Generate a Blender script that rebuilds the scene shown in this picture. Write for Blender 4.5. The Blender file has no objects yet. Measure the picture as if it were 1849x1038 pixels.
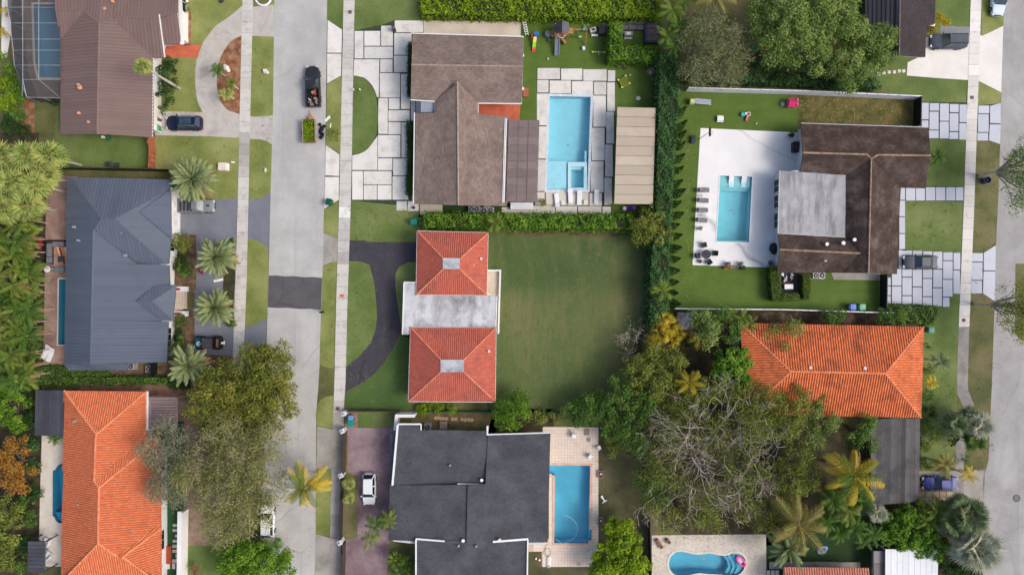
import bpy, bmesh, math, random
import numpy as np
from mathutils import Vector, Matrix
from mathutils.geometry import tessellate_polygon
R = math.radians
PI = math.pi
scene = bpy.context.scene
COL = scene.collection
# ---------------------------------------------------------------- camera, sky, sun, exposure
S, H = 0.075, 92.0            # metres per photo pixel on the ground, height of the drone
cam_d = bpy.data.cameras.new('camera')
cam = bpy.data.objects.new('camera', cam_d)
COL.objects.link(cam)
cam.location = (0, 0, H)
cam_d.sensor_width = 36.0
cam_d.lens = 36.0 * H / (1849 * S)
cam_d.clip_start = 1.0
cam_d.clip_end = 2000.0
scene.camera = cam
SUN_EL, SUN_AZ = R(47), R(102)   # azimuth clockwise from north (+Y): the sun stands in the east
world = bpy.data.worlds.new('World')
scene.world = world
world.use_nodes = True
wn = world.node_tree
sky = wn.nodes.new('ShaderNodeTexSky')
sky.sky_type = 'NISHITA'
sky.sun_disc = False
sky.sun_elevation = SUN_EL
sky.sun_rotation = SUN_AZ
sky.air_density = 1.0
sky.dust_density = 5.0
bg = wn.nodes['Background']
bg.inputs['Strength'].default_value = 0.15
wn.links.new(sky.outputs[0], bg.inputs[0])
sd = bpy.data.lights.new('sun', 'SUN')
sd.energy = 1.12
sd.angle = R(20)
sd.color = (1.0, 0.965, 0.92)
sun = bpy.data.objects.new('sun', sd)
COL.objects.link(sun)
sun.location = (60, 0, 80)
_dir = Vector((math.sin(SUN_AZ) * math.cos(SUN_EL), math.cos(SUN_AZ) * math.cos(SUN_EL), math.sin(SUN_EL)))
sun.rotation_euler = (-_dir).to_track_quat('-Z', 'Y').to_euler()
vs = scene.view_settings
vs.view_transform = 'Standard'
vs.look = 'None'
vs.gamma = 1.0
vs.use_curve_mapping = False
vs.exposure = 0.19
scene.cycles.max_bounces = 6
scene.cycles.transparent_max_bounces = 8

# ---------------------------------------------------------------- photo pixel -> place
def P(x, y, z=0.0):
 k = S * (H - z) / H
 return Vector(((x - 924.5) * k, (519 - y) * k, z))
def zA(*p): return [(x / 2.966, y / 2.966) for x, y in p]
def zz(x0, y0, *p): return [(x0 + x / 2.966, y0 + y / 2.966) for x, y in p]

# ---------------------------------------------------------------- materials
def lin(c):
 return tuple(((v / 255) / 12.92 if v / 255 <= 0.04045 else ((v / 255 + 0.055) / 1.055) ** 2.4) for v in c)
MATS = {}
def mat(n, cols, sc=1.0, rough=0.85, bump=0.0, bsc=12.0, metal=0.0, spec=0.3, fine=0.0, stretch=(1, 1, 1), detail=5.0, pos=(0.35, 0.65), coat=0.0):
 """Procedural surface: up to three colours mixed by world-space noise, finer grain on top, noise bump."""
 if n in MATS: return MATS[n]
 m = bpy.data.materials.new(n); m.use_nodes = True
 t = m.node_tree; N, L = t.nodes, t.links
 b = N['Principled BSDF']
 b.inputs['Roughness'].default_value = rough
 b.inputs['Metallic'].default_value = metal
 b.inputs['Specular IOR Level'].default_value = spec
 if coat: b.inputs['Coat Weight'].default_value = coat
 geo = N.new('ShaderNodeNewGeometry')
 mp = N.new('ShaderNodeMapping'); mp.inputs['Scale'].default_value = stretch
 L.new(geo.outputs['Position'], mp.inputs['Vector'])
 nz = N.new('ShaderNodeTexNoise'); nz.inputs['Scale'].default_value = sc; nz.inputs['Detail'].default_value = detail
 nz.inputs['Roughness'].default_value = 0.6
 L.new(mp.outputs[0], nz.inputs['Vector'])
 cr = N.new('ShaderNodeValToRGB')
 e = cr.color_ramp.elements
 cols = [lin(c) for c in cols]
 if len(cols) == 1:
  c = cols[0]; cols = [tuple(v * 0.9 for v in c), tuple(min(1, v * 1.08) for v in c)]
 e[0].position, e[1].position = pos
 e[0].color = (*cols[0], 1); e[1].color = (*cols[-1], 1)
 if len(cols) == 3:
  k = e.new(sum(pos) / 2); k.color = (*cols[1], 1)
 L.new(nz.outputs['Fac'], cr.inputs[0])
 out = cr.outputs[0]
 if fine:
  n2 = N.new('ShaderNodeTexNoise'); n2.inputs['Scale'].default_value = 3.2; n2.inputs['Detail'].default_value = 6.0
  n2.inputs['Roughness'].default_value = 0.75
  L.new(geo.outputs['Position'], n2.inputs['Vector'])
  mr = N.new('ShaderNodeMapRange')
  mr.inputs['From Min'].default_value = 0.25; mr.inputs['From Max'].default_value = 0.75
  mr.inputs['To Min'].default_value = 1 - fine; mr.inputs['To Max'].default_value = 1 + fine
  L.new(n2.outputs['Fac'], mr.inputs['Value'])
  mx = N.new('ShaderNodeVectorMath'); mx.operation = 'SCALE'
  L.new(out, mx.inputs[0]); L.new(mr.outputs[0], mx.inputs['Scale'])
  out = mx.outputs[0]
 L.new(out, b.inputs['Base Color'])
 if bump:
  n3 = N.new('ShaderNodeTexNoise'); n3.inputs['Scale'].default_value = bsc; n3.inputs['Detail'].default_value = 4.0
  L.new(geo.outputs['Position'], n3.inputs['Vector'])
  bp = N.new('ShaderNodeBump'); bp.inputs['Strength'].default_value = bump; bp.inputs['Distance'].default_value = 0.06
  L.new(n3.outputs['Fac'], bp.inputs['Height']); L.new(bp.outputs[0], b.inputs['Normal'])
 MATS[n] = m
 return m
def stained(n, base, spots, sc, lo, hi, rough=0.9, bump=0.15, fine=0.08, stretch=(1, 1, 1), sc2=None):
 """Base colour with weathering patches of their own shape on top (two noise layers)."""
 m = mat(n, base, sc=0.35, rough=rough, bump=bump, fine=fine)
 t = m.node_tree; N, L = t.nodes, t.links
 b = N['Principled BSDF']
 src = b.inputs['Base Color'].links[0].from_socket
 geo = N.new('ShaderNodeNewGeometry'); mp = N.new('ShaderNodeMapping'); mp.inputs['Scale'].default_value = stretch
 L.new(geo.outputs['Position'], mp.inputs['Vector'])
 nz = N.new('ShaderNodeTexNoise'); nz.inputs['Scale'].default_value = sc; nz.inputs['Detail'].default_value = 8; nz.inputs['Roughness'].default_value = 0.65
 nz.inputs['Distortion'].default_value = 0.4
 L.new(mp.outputs[0], nz.inputs['Vector'])
 mr = N.new('ShaderNodeMapRange'); mr.inputs['From Min'].default_value = lo; mr.inputs['From Max'].default_value = hi
 L.new(nz.outputs['Fac'], mr.inputs['Value'])
 mx = N.new('ShaderNodeMix'); mx.data_type = 'RGBA'
 L.new(mr.outputs[0], mx.inputs['Factor'])
 L.new(src, mx.inputs[6]); mx.inputs[7].default_value = (*lin(spots), 1)
 L.new(mx.outputs[2], b.inputs['Base Color'])
 return m
def overlay(m, kind, col, scale, lo, hi, amount=1.0, stretch=(1, 1, 1), mask=None):
 """another layer on a surface: 'crack' thin network lines, 'spot' noise patches (weeds, bare earth, oil)"""
 t = m.node_tree; N, L = t.nodes, t.links; b = N['Principled BSDF']
 src = b.inputs['Base Color'].links[0].from_socket
 geo = N.new('ShaderNodeNewGeometry'); mp = N.new('ShaderNodeMapping'); mp.inputs['Scale'].default_value = stretch
 L.new(geo.outputs['Position'], mp.inputs['Vector']); vec = mp.outputs[0]
 if kind == 'crack':
  wz = N.new('ShaderNodeTexNoise'); wz.inputs['Scale'].default_value = scale * 5; wz.inputs['Detail'].default_value = 4
  L.new(vec, wz.inputs['Vector'])
  ad = N.new('ShaderNodeMix'); ad.data_type = 'VECTOR'; ad.inputs['Factor'].default_value = .35 / max(.3, scale * 8)
  L.new(vec, ad.inputs[4]); L.new(wz.outputs['Color'], ad.inputs[5])
  tx = N.new('ShaderNodeTexVoronoi'); tx.feature = 'DISTANCE_TO_EDGE'; tx.inputs['Scale'].default_value = scale
  L.new(ad.outputs[1], tx.inputs['Vector']); f = tx.outputs['Distance']
 else:
  tx = N.new('ShaderNodeTexNoise'); tx.inputs['Scale'].default_value = scale; tx.inputs['Detail'].default_value = 5; tx.inputs['Roughness'].default_value = .65
  L.new(vec, tx.inputs['Vector']); f = tx.outputs['Fac']
 mr = N.new('ShaderNodeMapRange'); mr.inputs['From Min'].default_value = lo; mr.inputs['From Max'].default_value = hi; mr.inputs['To Max'].default_value = amount
 L.new(f, mr.inputs['Value']); fac = mr.outputs[0]
 if mask:
  mz = N.new('ShaderNodeTexNoise'); mz.inputs['Scale'].default_value = mask[0]; L.new(geo.outputs['Position'], mz.inputs['Vector'])
  m2 = N.new('ShaderNodeMapRange'); m2.inputs['From Min'].default_value = mask[1]; m2.inputs['From Max'].default_value = mask[2]; L.new(mz.outputs['Fac'], m2.inputs['Value'])
  mu = N.new('ShaderNodeMath'); mu.operation = 'MULTIPLY'; L.new(fac, mu.inputs[0]); L.new(m2.outputs[0], mu.inputs[1]); fac = mu.outputs[0]
 mx = N.new('ShaderNodeMix'); mx.data_type = 'RGBA'; L.new(fac, mx.inputs['Factor']); L.new(src, mx.inputs[6]); mx.inputs[7].default_value = (*lin(col), 1)
 L.new(mx.outputs[2], b.inputs['Base Color'])
 return m
def tonemat(n, cols, rough=0.6, trans=0.0, spec=0.35, jitter=0.0, grime=None):
 """Colour from the per-face attribute 'tone' (each leaf / tile its own shade)."""
 if n in MATS: return MATS[n]
 m = bpy.data.materials.new(n); m.use_nodes = True
 t = m.node_tree; N, L = t.nodes, t.links
 b = N['Principled BSDF']
 b.inputs['Roughness'].default_value = rough; b.inputs['Specular IOR Level'].default_value = spec
 at = N.new('ShaderNodeAttribute'); at.attribute_name = 'tone'
 fac = at.outputs['Fac']
 if jitter:
  oi = N.new('ShaderNodeObjectInfo')
  ma = N.new('ShaderNodeMath'); ma.operation = 'MULTIPLY_ADD'; ma.inputs[1].default_value = jitter;
  L.new(oi.outputs['Random'], ma.inputs[0]); L.new(fac, ma.inputs[2])
  m2 = N.new('ShaderNodeMath'); m2.operation = 'SUBTRACT'; m2.inputs[1].default_value = jitter / 2
  L.new(ma.outputs[0], m2.inputs[0]); fac = m2.outputs[0]
 cr = N.new('ShaderNodeValToRGB'); e = cr.color_ramp.elements
 cols = [lin(c) for c in cols]
 e[0].color = (*cols[0], 1); e[1].color = (*cols[-1], 1); e[0].position = 0.05; e[1].position = 0.95
 for i, c in enumerate(cols[1:-1]):
  k = e.new(0.05 + 0.9 * (i + 1) / (len(cols) - 1)); k.color = (*c, 1)
 L.new(fac, cr.inputs[0])
 out = cr.outputs[0]
 if grime:
  geo = N.new('ShaderNodeNewGeometry')
  nz = N.new('ShaderNodeTexNoise'); nz.inputs['Scale'].default_value = grime[1]; nz.inputs['Detail'].default_value = 7; nz.inputs['Roughness'].default_value = 0.7
  L.new(geo.outputs['Position'], nz.inputs['Vector'])
  mr = N.new('ShaderNodeMapRange'); mr.inputs['From Min'].default_value = grime[2]; mr.inputs['From Max'].default_value = grime[3]
  L.new(nz.outputs['Fac'], mr.inputs['Value'])
  mx = N.new('ShaderNodeMix'); mx.data_type = 'RGBA'
  L.new(mr.outputs[0], mx.inputs['Factor']); L.new(out, mx.inputs[6]); mx.inputs[7].default_value = (*lin(grime[0]), 1)
  out = mx.outputs[2]
 L.new(out, b.inputs['Base Color'])
 if trans:
  tr = N.new('ShaderNodeBsdfTranslucent'); ms = N.new('ShaderNodeMixShader'); ms.inputs[0].default_value = trans
  L.new(out, tr.inputs['Color']); L.new(b.outputs[0], ms.inputs[1]); L.new(tr.outputs[0], ms.inputs[2])
  L.new(ms.outputs[0], N['Material Output'].inputs['Surface'])
 MATS[n] = m
 return m

# ---------------------------------------------------------------- object helpers
def tag(o, label=None, cat=None, group=None, kind=None):
 if label: o['label'] = label
 if cat: o['category'] = cat
 if group: o['group'] = group
 if kind: o['kind'] = kind
 return o
def wloc(o):
 v = Vector((0, 0, 0))
 while o is not None:
  v += o.location; o = o.parent
 return v
def thing(name, label, cat, px=None, py=None, z=0.0, rot=0.0, group=None, at=None, scale=1.0):
 o = bpy.data.objects.new(name, None); COL.objects.link(o)
 o.empty_display_size = 0.3
 o.location = at if at is not None else P(px, py, z)
 o.rotation_euler = (0, 0, R(rot))
 if scale != 1.0: o.scale = (scale,) * 3
 return tag(o, label, cat, group)
def link_mesh(name, me, mats, parent=None, kind=None):
 o = bpy.data.objects.new(name, me); COL.objects.link(o)
 if not isinstance(mats, (list, tuple)): mats = [mats]
 if len(me.materials) == 0:
  for m in mats: me.materials.append(m)
 if parent is not None: o.parent = parent
 if kind: o['kind'] = kind
 return o
class MB:
 def __init__(s): s.v = []; s.f = []; s.m = []; s.t = []
 def face(s, pts, m=0, t=0.5):
  i = len(s.v); s.v += [tuple(p) for p in pts]; s.f.append(tuple(range(i, i + len(pts)))); s.m.append(m); s.t.append(t)
 def grid(s, rows, m=0, t=0.5, closed=True):
  """rows: rings of equal length joined by quads."""
  i = len(s.v); n = len(rows[0])
  for r in rows: s.v += [tuple(p) for p in r]
  for a in range(len(rows) - 1):
   for b in range(n if closed else n - 1):
    c = (b + 1) % n
    s.f.append((i + a * n + b, i + a * n + c, i + (a + 1) * n + c, i + (a + 1) * n + b)); s.m.append(m); s.t.append(t)
 def box(s, cx, cy, z0, sx, sy, sz, rot=0.0, m=0, t=0.5, taper=1.0, bev=0.0):
  c, n = math.cos(R(rot)), math.sin(R(rot))
  def q(x, y, z): return (cx + x * c - y * n, cy + x * n + y * c, z)
  x, y = sx / 2, sy / 2
  if bev:
   b = min(bev, x * 0.9, y * 0.9)
   def ring(x, y, z, b): return [q(*p, z) for p in ((-x + b, -y), (x - b, -y), (x, -y + b), (x, y - b), (x - b, y), (-x + b, y), (-x, y - b), (-x, -y + b))]
   r0, r1, r2 = ring(x, y, z0, b), ring(x * taper, y * taper, z0 + sz - b * 0.5, b), ring(x * taper - b * 0.5, y * taper - b * 0.5, z0 + sz, b * 0.8)
   s.grid([r0, r1, r2], m, t); s.face(r2, m, t); s.face(r0[::-1], m, t); return
  lo = [q(-x, -y, z0), q(x, -y, z0), q(x, y, z0), q(-x, y, z0)]
  hi = [q(-x * taper, -y * taper, z0 + sz), q(x * taper, -y * taper, z0 + sz), q(x * taper, y * taper, z0 + sz), q(-x * taper, y * taper, z0 + sz)]
  s.grid([lo, hi], m, t); s.face(hi, m, t); s.face(lo[::-1], m, t)
 def prism(s, pts, z0, z1, m=0, t=0.5, top=None):
  """pts: plan corners (Vectors); top: other plan corners for the upper ring."""
  top = top or pts
  lo = [(p[0], p[1], z0) for p in pts]; hi = [(p[0], p[1], z1) for p in top]
  s.grid([lo, hi], m, t); s.face(hi, m, t); s.face(lo[::-1], m, t)
 def cyl(s, cx, cy, z0, r, h, n=14, m=0, t=0.5, r2=None, axis='z', cap=True):
  r2 = r if r2 is None else r2
  def ring(rr, d):
   o = []
   for k in range(n):
    a = 2 * PI * k / n; u, w = rr * math.cos(a), rr * math.sin(a)
    o.append((cx + u, cy + w, z0 + d) if axis == 'z' else ((cx + d, cy + u, z0 + w) if axis == 'x' else (cx + u, cy + d, z0 + w)))
   return o
  a, b = ring(r, 0), ring(r2, h)
  s.grid([a, b], m, t)
  if cap: s.face(b, m, t); s.face(a[::-1], m, t)
 def tube(s, pts, r0, r1=None, n=5, m=0, t=0.5, cap=True):
  r1 = r0 if r1 is None else r1
  pts = [Vector(p) for p in pts]; rows = []
  for i, p in enumerate(pts):
   d = (pts[min(i + 1, len(pts) - 1)] - pts[max(i - 1, 0)])
   d = d.normalized() if d.length > 1e-6 else Vector((0, 0, 1))
   a = d.orthogonal().normalized(); b = d.cross(a)
   if abs(d.z) < 0.9:
    a = Vector((0, 0, 1)).cross(d).normalized(); b = d.cross(a)
   r = r0 + (r1 - r0) * i / max(1, len(pts) - 1)
   rows.append([p + a * (r * math.cos(2 * PI * k / n)) + b * (r * math.sin(2 * PI * k / n)) for k in range(n)])
  s.grid(rows, m, t)
  if cap: s.face(rows[-1], m, t); s.face(rows[0][::-1], m, t)
 def torus(s, cx, cy, z, r, q, n=20, k=6, m=0, t=0.5, a0=0.0, a1=2 * PI):
  full = abs(a1 - a0 - 2 * PI) < 1e-6
  pts = [(cx + r * math.cos(a0 + (a1 - a0) * i / n), cy + r * math.sin(a0 + (a1 - a0) * i / n), z) for i in range(n + 1)]
  s.tube(pts, q, n=k, m=m, t=t, cap=not full)
 def ball(s, cx, cy, z, r, n=8, k=5, m=0, t=0.5, sz=1.0):
  rows = []
  for i in range(k + 1):
   a = -PI / 2 + PI * i / k
   rr = max(1e-4, r * math.cos(a))
   rows.append([(cx + rr * math.cos(2 * PI * j / n), cy + rr * math.sin(2 * PI * j / n), z + r * sz * math.sin(a)) for j in range(n)])
  s.grid(rows, m, t)
 def build(s, name, mats, parent=None, smooth=False, kind=None, world=False, auto=None):
  off = wloc(parent) if (parent is not None and world) else Vector((0, 0, 0))
  me = bpy.data.meshes.new(name)
  v = [(p[0] - off.x, p[1] - off.y, p[2] - off.z) for p in s.v] if world else s.v
  me.from_pydata(v, [], s.f)
  if not isinstance(mats, (list, tuple)): mats = [mats]
  for m in mats: me.materials.append(m)
  if len(mats) > 1: me.polygons.foreach_set('material_index', s.m)
  at = me.attributes.new('tone', 'FLOAT', 'FACE'); at.data.foreach_set('value', s.t)
  if smooth:
   me.polygons.foreach_set('use_smooth', [True] * len(s.f))
  bm = bmesh.new(); bm.from_mesh(me)
  if smooth: bmesh.ops.remove_doubles(bm, verts=bm.verts, dist=1e-4)
  bmesh.ops.recalc_face_normals(bm, faces=bm.faces)
  bm.to_mesh(me); bm.free()
  if smooth: me.set_sharp_from_angle(angle=R(38))
  me.update()
  return link_mesh(name, me, mats, parent, kind)
def bx(parent, name, m, *boxes, bev=0.0, kind=None, label=None):
 """one part made of boxes (cx, cy, z0, sx, sy, sz[, rot]) in the thing's own frame"""
 b = MB()
 for q in boxes: b.box(*q, bev=bev)
 o = b.build(name, m, parent, kind=kind)
 if label: o['label'] = label
 return o
def copy_tree(o, parent=None):
 c = o.copy(); COL.objects.link(c)
 if parent is not None: c.parent = parent
 for ch in list(o.children): copy_tree(ch, c)
 return c

# ---------------------------------------------------------------- flat ground sheets with pool openings
POOLS = []       # outlines cut out of every sheet that holds them
def inside(p, poly):
 x, y = p; r = False; j = len(poly) - 1
 for i in range(len(poly)):
  xi, yi = poly[i]; xj, yj = poly[j]
  if (yi > y) != (yj > y) and x < (xj - xi) * (y - yi) / (yj - yi) + xi: r = not r
  j = i
 return r
def sheet(name, poly, layer, m, parent=None, raw=False, z=None, structure=True):
 z = layer * 0.004 if z is None else z
 holes = [h for h in POOLS if inside((sum(q[0] for q in h) / len(h), sum(q[1] for q in h) / len(h)), poly)]
 bm = bmesh.new(); edges = []
 for lp in [poly] + holes:
  vv = [bm.verts.new((*P(x, y).xy, z)) for x, y in lp]
  edges += [bm.edges.new((vv[i], vv[(i + 1) % len(vv)])) for i in range(len(vv))]
 bmesh.ops.triangle_fill(bm, edges=edges, use_beauty=True, use_dissolve=False)
 for f in bm.faces:
  f.normal_update()
  if f.normal.z < 0: f.normal_flip()
 me = bpy.data.meshes.new(name); bm.to_mesh(me); bm.free()
 o = link_mesh(name, me, m, parent)
 if structure and parent is None: o['kind'] = 'structure'
 return o
def smoothpoly(pts, it=2):
 for _ in range(it):
  q = []
  for i in range(len(pts)):
   a, b = pts[i], pts[(i + 1) % len(pts)]
   q += [(a[0] * .75 + b[0] * .25, a[1] * .75 + b[1] * .25), (a[0] * .25 + b[0] * .75, a[1] * .25 + b[1] * .75)]
  pts = q
 return pts
def curve(pts, n=6):
 """open Catmull-Rom through the points"""
 out = []
 for i in range(len(pts) - 1):
  p0, p1, p2, p3 = pts[max(i - 1, 0)], pts[i], pts[i + 1], pts[min(i + 2, len(pts) - 1)]
  for k in range(n):
   t = k / n
   out.append(tuple(0.5 * (2 * p1[j] + (-p0[j] + p2[j]) * t + (2 * p0[j] - 5 * p1[j] + 4 * p2[j] - p3[j]) * t * t + (-p0[j] + 3 * p1[j] - 3 * p2[j] + p3[j]) * t ** 3) for j in range(2)))
 out.append(tuple(pts[-1]))
 return out
rng_slab = random.Random(4)
def slabs(parent, name, polys, m, h=0.035):
 for pl in polys:
  if len(pl) == 2:
   (a, b), (c, d) = pl; pl = [(a, b), (c, b), (c, d), (a, d)]
  b = MB(); t = rng_slab.random(); dz = rng_slab.uniform(0, 0.006)
  b.prism([P(x, y) for x, y in pl], 0.004, h + dz, t=t)
  b.build(name, m, parent, world=parent is not None)
# ---------------------------------------------------------------- roofs and houses
class Facet:
 def __init__(s, pts):
  s.p = [P(*q) for q in pts]
  s.tri = tessellate_polygon([s.p])
  n = Vector((0, 0, 0))
  for i in range(len(s.p)):
   a, b = s.p[i], s.p[(i + 1) % len(s.p)]
   n += Vector(((a.y - b.y) * (a.z + b.z), (a.z - b.z) * (a.x + b.x), (a.x - b.x) * (a.y + b.y)))
  if n.z < 0: n = -n
  s.n = n.normalized()
  g = Vector((s.n.x, s.n.y))
  s.d = g.normalized() if g.length > 0.02 else Vector((0, -1))
  s.e = Vector((-s.d.y, s.d.x))
  s.poly = [(q.x, q.y) for q in s.p]
 def z(s, x, y):
  best = None
  for t in s.tri:
   a, b, c = (s.p[i] for i in t)
   det = (b.y - c.y) * (a.x - c.x) + (c.x - b.x) * (a.y - c.y)
   if abs(det) < 1e-6: continue
   u = ((b.y - c.y) * (x - c.x) + (c.x - b.x) * (y - c.y)) / det
   v = ((c.y - a.y) * (x - c.x) + (a.x - c.x) * (y - c.y)) / det
   w = 1 - u - v; k = min(u, v, w)
   if best is None or k > best[0]: best = (k, u * a.z + v * b.z + w * c.z)
  return best[1]
def clip(poly, ax, lo, hi):
 for sgn, lim in ((1, lo), (-1, -hi)):
  out = []
  for i in range(len(poly)):
   a, b = poly[i], poly[(i + 1) % len(poly)]
   da, db = sgn * a.dot(ax) - lim, sgn * b.dot(ax) - lim
   if da >= 0: out.append(a)
   if (da >= 0) != (db >= 0): out.append(a + (b - a) * (da / (da - db)))
  poly = out
  if len(poly) < 3: return []
 return poly
def roof_slab(parent, facets, m, th=0.16, name='roof', mfascia=None):
 b = MB(); cnt = {}
 key = lambda p: (round(p.x, 2), round(p.y, 2), round(p.z, 2))
 for f in facets:
  n = len(f.p)
  for i in range(n):
   k = tuple(sorted((key(f.p[i]), key(f.p[(i + 1) % n])))); cnt[k] = cnt.get(k, 0) + 1
 for f in facets:
  for t in f.tri:
   b.face([f.p[i] for i in t]); b.face([f.p[i] - Vector((0, 0, th)) for i in reversed(t)])
  n = len(f.p)
  for i in range(n):
   a, c = f.p[i], f.p[(i + 1) % n]
   if cnt[tuple(sorted((key(a), key(c))))] == 1:
    b.face([a, c, c - Vector((0, 0, th)), a - Vector((0, 0, th))], m=1 if mfascia else 0)
 me = b
 off = wloc(parent)
 mesh = bpy.data.meshes.new(name)
 mesh.from_pydata([(p[0] - off.x, p[1] - off.y, p[2] - off.z) for p in b.v], [], b.f)
 mesh.materials.append(m)
 if mfascia: mesh.materials.append(mfascia); mesh.polygons.foreach_set('material_index', b.m)
 # normals: tops up, undersides down
 bm = bmesh.new(); bm.from_mesh(mesh); bm.faces.ensure_lookup_table()
 i = 0
 for f in facets:
  for t in f.tri:
   for want in (1, -1):
    fc = bm.faces[i]; fc.normal_update()
    if fc.normal.z * want < 0: fc.normal_flip()
    i += 1
  n = len(f.p)
  for k in range(n):
   a, c = f.p[k], f.p[(k + 1) % n]
   if cnt[tuple(sorted((key(a), key(c))))] == 1: i += 1
 bm.to_mesh(mesh); bm.free()
 return link_mesh(name, mesh, [m], parent)
def metal_panels(parent, facets, m, w=0.44, name='roof_panel', seam=0.085, rng=random.Random(1), dirs=None, lift=0.02):
 """standing-seam sheets: every strip between two seams is an object of its own"""
 for fi, f in enumerate(facets):
  e = f.e if not dirs or dirs[fi] is None else Vector(dirs[fi]).normalized()
  pl = [Vector(q) for q in f.poly]
  lo, hi = min(q.dot(e) for q in pl), max(q.dot(e) for q in pl)
  k = max(1, round((hi - lo) / w)); st = (hi - lo) / k
  for i in range(k):
   a = lo + i * st
   q = clip(pl, e, a, a + st)
   if len(q) < 3: continue
   b = MB(); t = rng.random()
   b.face([(v.x, v.y, f.z(v.x, v.y) + lift) for v in q], t=t)
   # raised rib on the strip's low side
   s = clip(pl, e, a, a + 0.13)
   if len(s) >= 3:
    up = [(v.x, v.y, f.z(v.x, v.y) + lift + seam) for v in s]; dn = [(v.x, v.y, f.z(v.x, v.y) + lift - 0.01) for v in s]
    b.grid([dn, up], t=t); b.face(up, t=t)
   b.build(name, m, parent, world=True)
def tile_field(parent, facets, m, col=0.33, row=0.36, amp=0.085, rng=random.Random(2)):
 """barrel tiles: one arched piece per tile, courses overlap like steps; joined, as a tile is 4 pixels wide"""
 b = MB()
 for f in facets:
  pl = [Vector(q) for q in f.poly]; e, d = f.e, f.d
  c0 = (min(q.dot(e) for q in pl), max(q.dot(e) for q in pl)); r0 = (min(q.dot(d) for q in pl), max(q.dot(d) for q in pl))
  ctone = {}
  for i in range(int((c0[1] - c0[0]) / col) + 1):
   for j in range(int((r0[1] - r0[0]) / row) + 1):
    ce, cd = c0[0] + (i + 0.5) * col, r0[1] - (j + 0.5) * row
    c = e * ce + d * cd
    if not inside((c.x, c.y), f.poly): continue
    t = min(1, max(0, rng.gauss(0.5, 0.15))); hw = col * 0.34
    dv = rng.uniform(-0.012, 0.012)
    rows = []
    for (dd, lift) in ((-row * 0.55, 0.015), (row * 0.5, 0.032)):
     ring = []
     for (uu, zzv) in ((-hw, 0.0), (-hw * 0.55, amp * 0.8), (hw * 0.55, amp * 0.8), (hw, 0.0)):
      q = e * (ce + uu + dv) + d * (cd + dd)
      ring.append((q.x, q.y, f.z(q.x, q.y) + zzv + lift))
     rows.append(ring)
    b.grid(rows, t=t, closed=False)
    b.face(rows[1], t=t)
 return b.build('clay_tiles', m, parent, world=True, kind='stuff')
def caps(parent, lines, m, r=0.15, name='ridge_cap', seg=0.42, n=6):
 """ridge and hip tiles: short overlapping barrels along each line"""
 rng = random.Random(5)
 for ln in lines:
  a, c = P(*ln[0]), P(*ln[1]); L = (c - a).length; k = max(1, int(L / seg)); b = MB()
  for i in range(k):
   p, q = a.lerp(c, i / k), a.lerp(c, min(1, (i + 1.12) / k))
   b.tube([p, q], r * 1.08, r * 0.9, n=n, t=rng.random())
  b.build(name, m, parent, world=True)
def walls(parent, pts, z1, m, name='wall', z0=0.0):
 b = MB(); b.prism([P(x, y) for x, y in pts], z0, z1)
 return b.build(name, m, parent, world=True)
def bar(parent, name, a, c, w, h, m, dz=0.0):
 """a straight bar between two (px, py, z) points: gutters, fascias, parapets"""
 p, q = P(*a), P(*c); d = (q - p); n = Vector((-d.y, d.x, 0)).normalized() * (w / 2)
 b = MB()
 lo = [p - n, q - n, q + n, p + n]
 lo = [v + Vector((0, 0, dz)) for v in lo]; hi = [v + Vector((0, 0, h)) for v in lo]
 b.grid([lo, hi]); b.face(hi); b.face(lo[::-1])
 return b.build(name, m, parent, world=True)
def vent(parent, x, y, z, m, r=0.11, h=0.35, name='vent_pipe'):
 p = P(x, y, z); b = MB()
 b.cyl(p.x, p.y, z - 0.1, r, h, n=8); b.cyl(p.x, p.y, z + h - 0.1, r * 1.5, 0.08, n=8)
 if r < .13: b.box(p.x, p.y, z - 0.12, r * 3.4, r * 3.4, 0.05)
 return b.build(name, m, parent, world=True)
def window(parent, a, c, z0, z1, mf, mg, out=0.05, bars=2, name='window', kindname='pane'):
 """a window let into the wall between ground points a and c: frame and pane; stands proud of the wall"""
 p, q = P(*a), P(*c); d = (q - p).normalized(); n = Vector((-d.y, d.x, 0)) * out
 b = MB(); L = (q - p).length
 def rect(u0, u1, v0, v1, o):
  P0 = [p + d * u0 + Vector((0, 0, v0)), p + d * u1 + Vector((0, 0, v0)), p + d * u1 + Vector((0, 0, v1)), p + d * u0 + Vector((0, 0, v1))]
  lo = [v - n for v in P0]; hi = [v + n * o for v in P0]
  b.grid([lo, hi]); b.face(hi)
 fr = 0.07
 rect(0, L, z0, z0 + fr, 1); rect(0, L, z1 - fr, z1, 1); rect(0, fr, z0, z1, 1.02); rect(L - fr, L, z0, z1, 1.02)
 for i in range(1, bars): rect(L * i / bars - .025, L * i / bars + .025, z0, z1, 1.04)
 w = b.build(name, mf, parent, world=True)
 b = MB(); g = [p + Vector((0, 0, z0)), q + Vector((0, 0, z0)), q + Vector((0, 0, z1)), p + Vector((0, 0, z1))]
 g = [v + n * 0.4 for v in g]; b.face(g)
 o = b.build(kindname, mg, w)
 o.data.transform(Matrix.Translation(-wloc(w)))
 return w
def house(name, label, px, py, cat='house'):
 return thing(name, label, cat, px, py)

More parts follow.
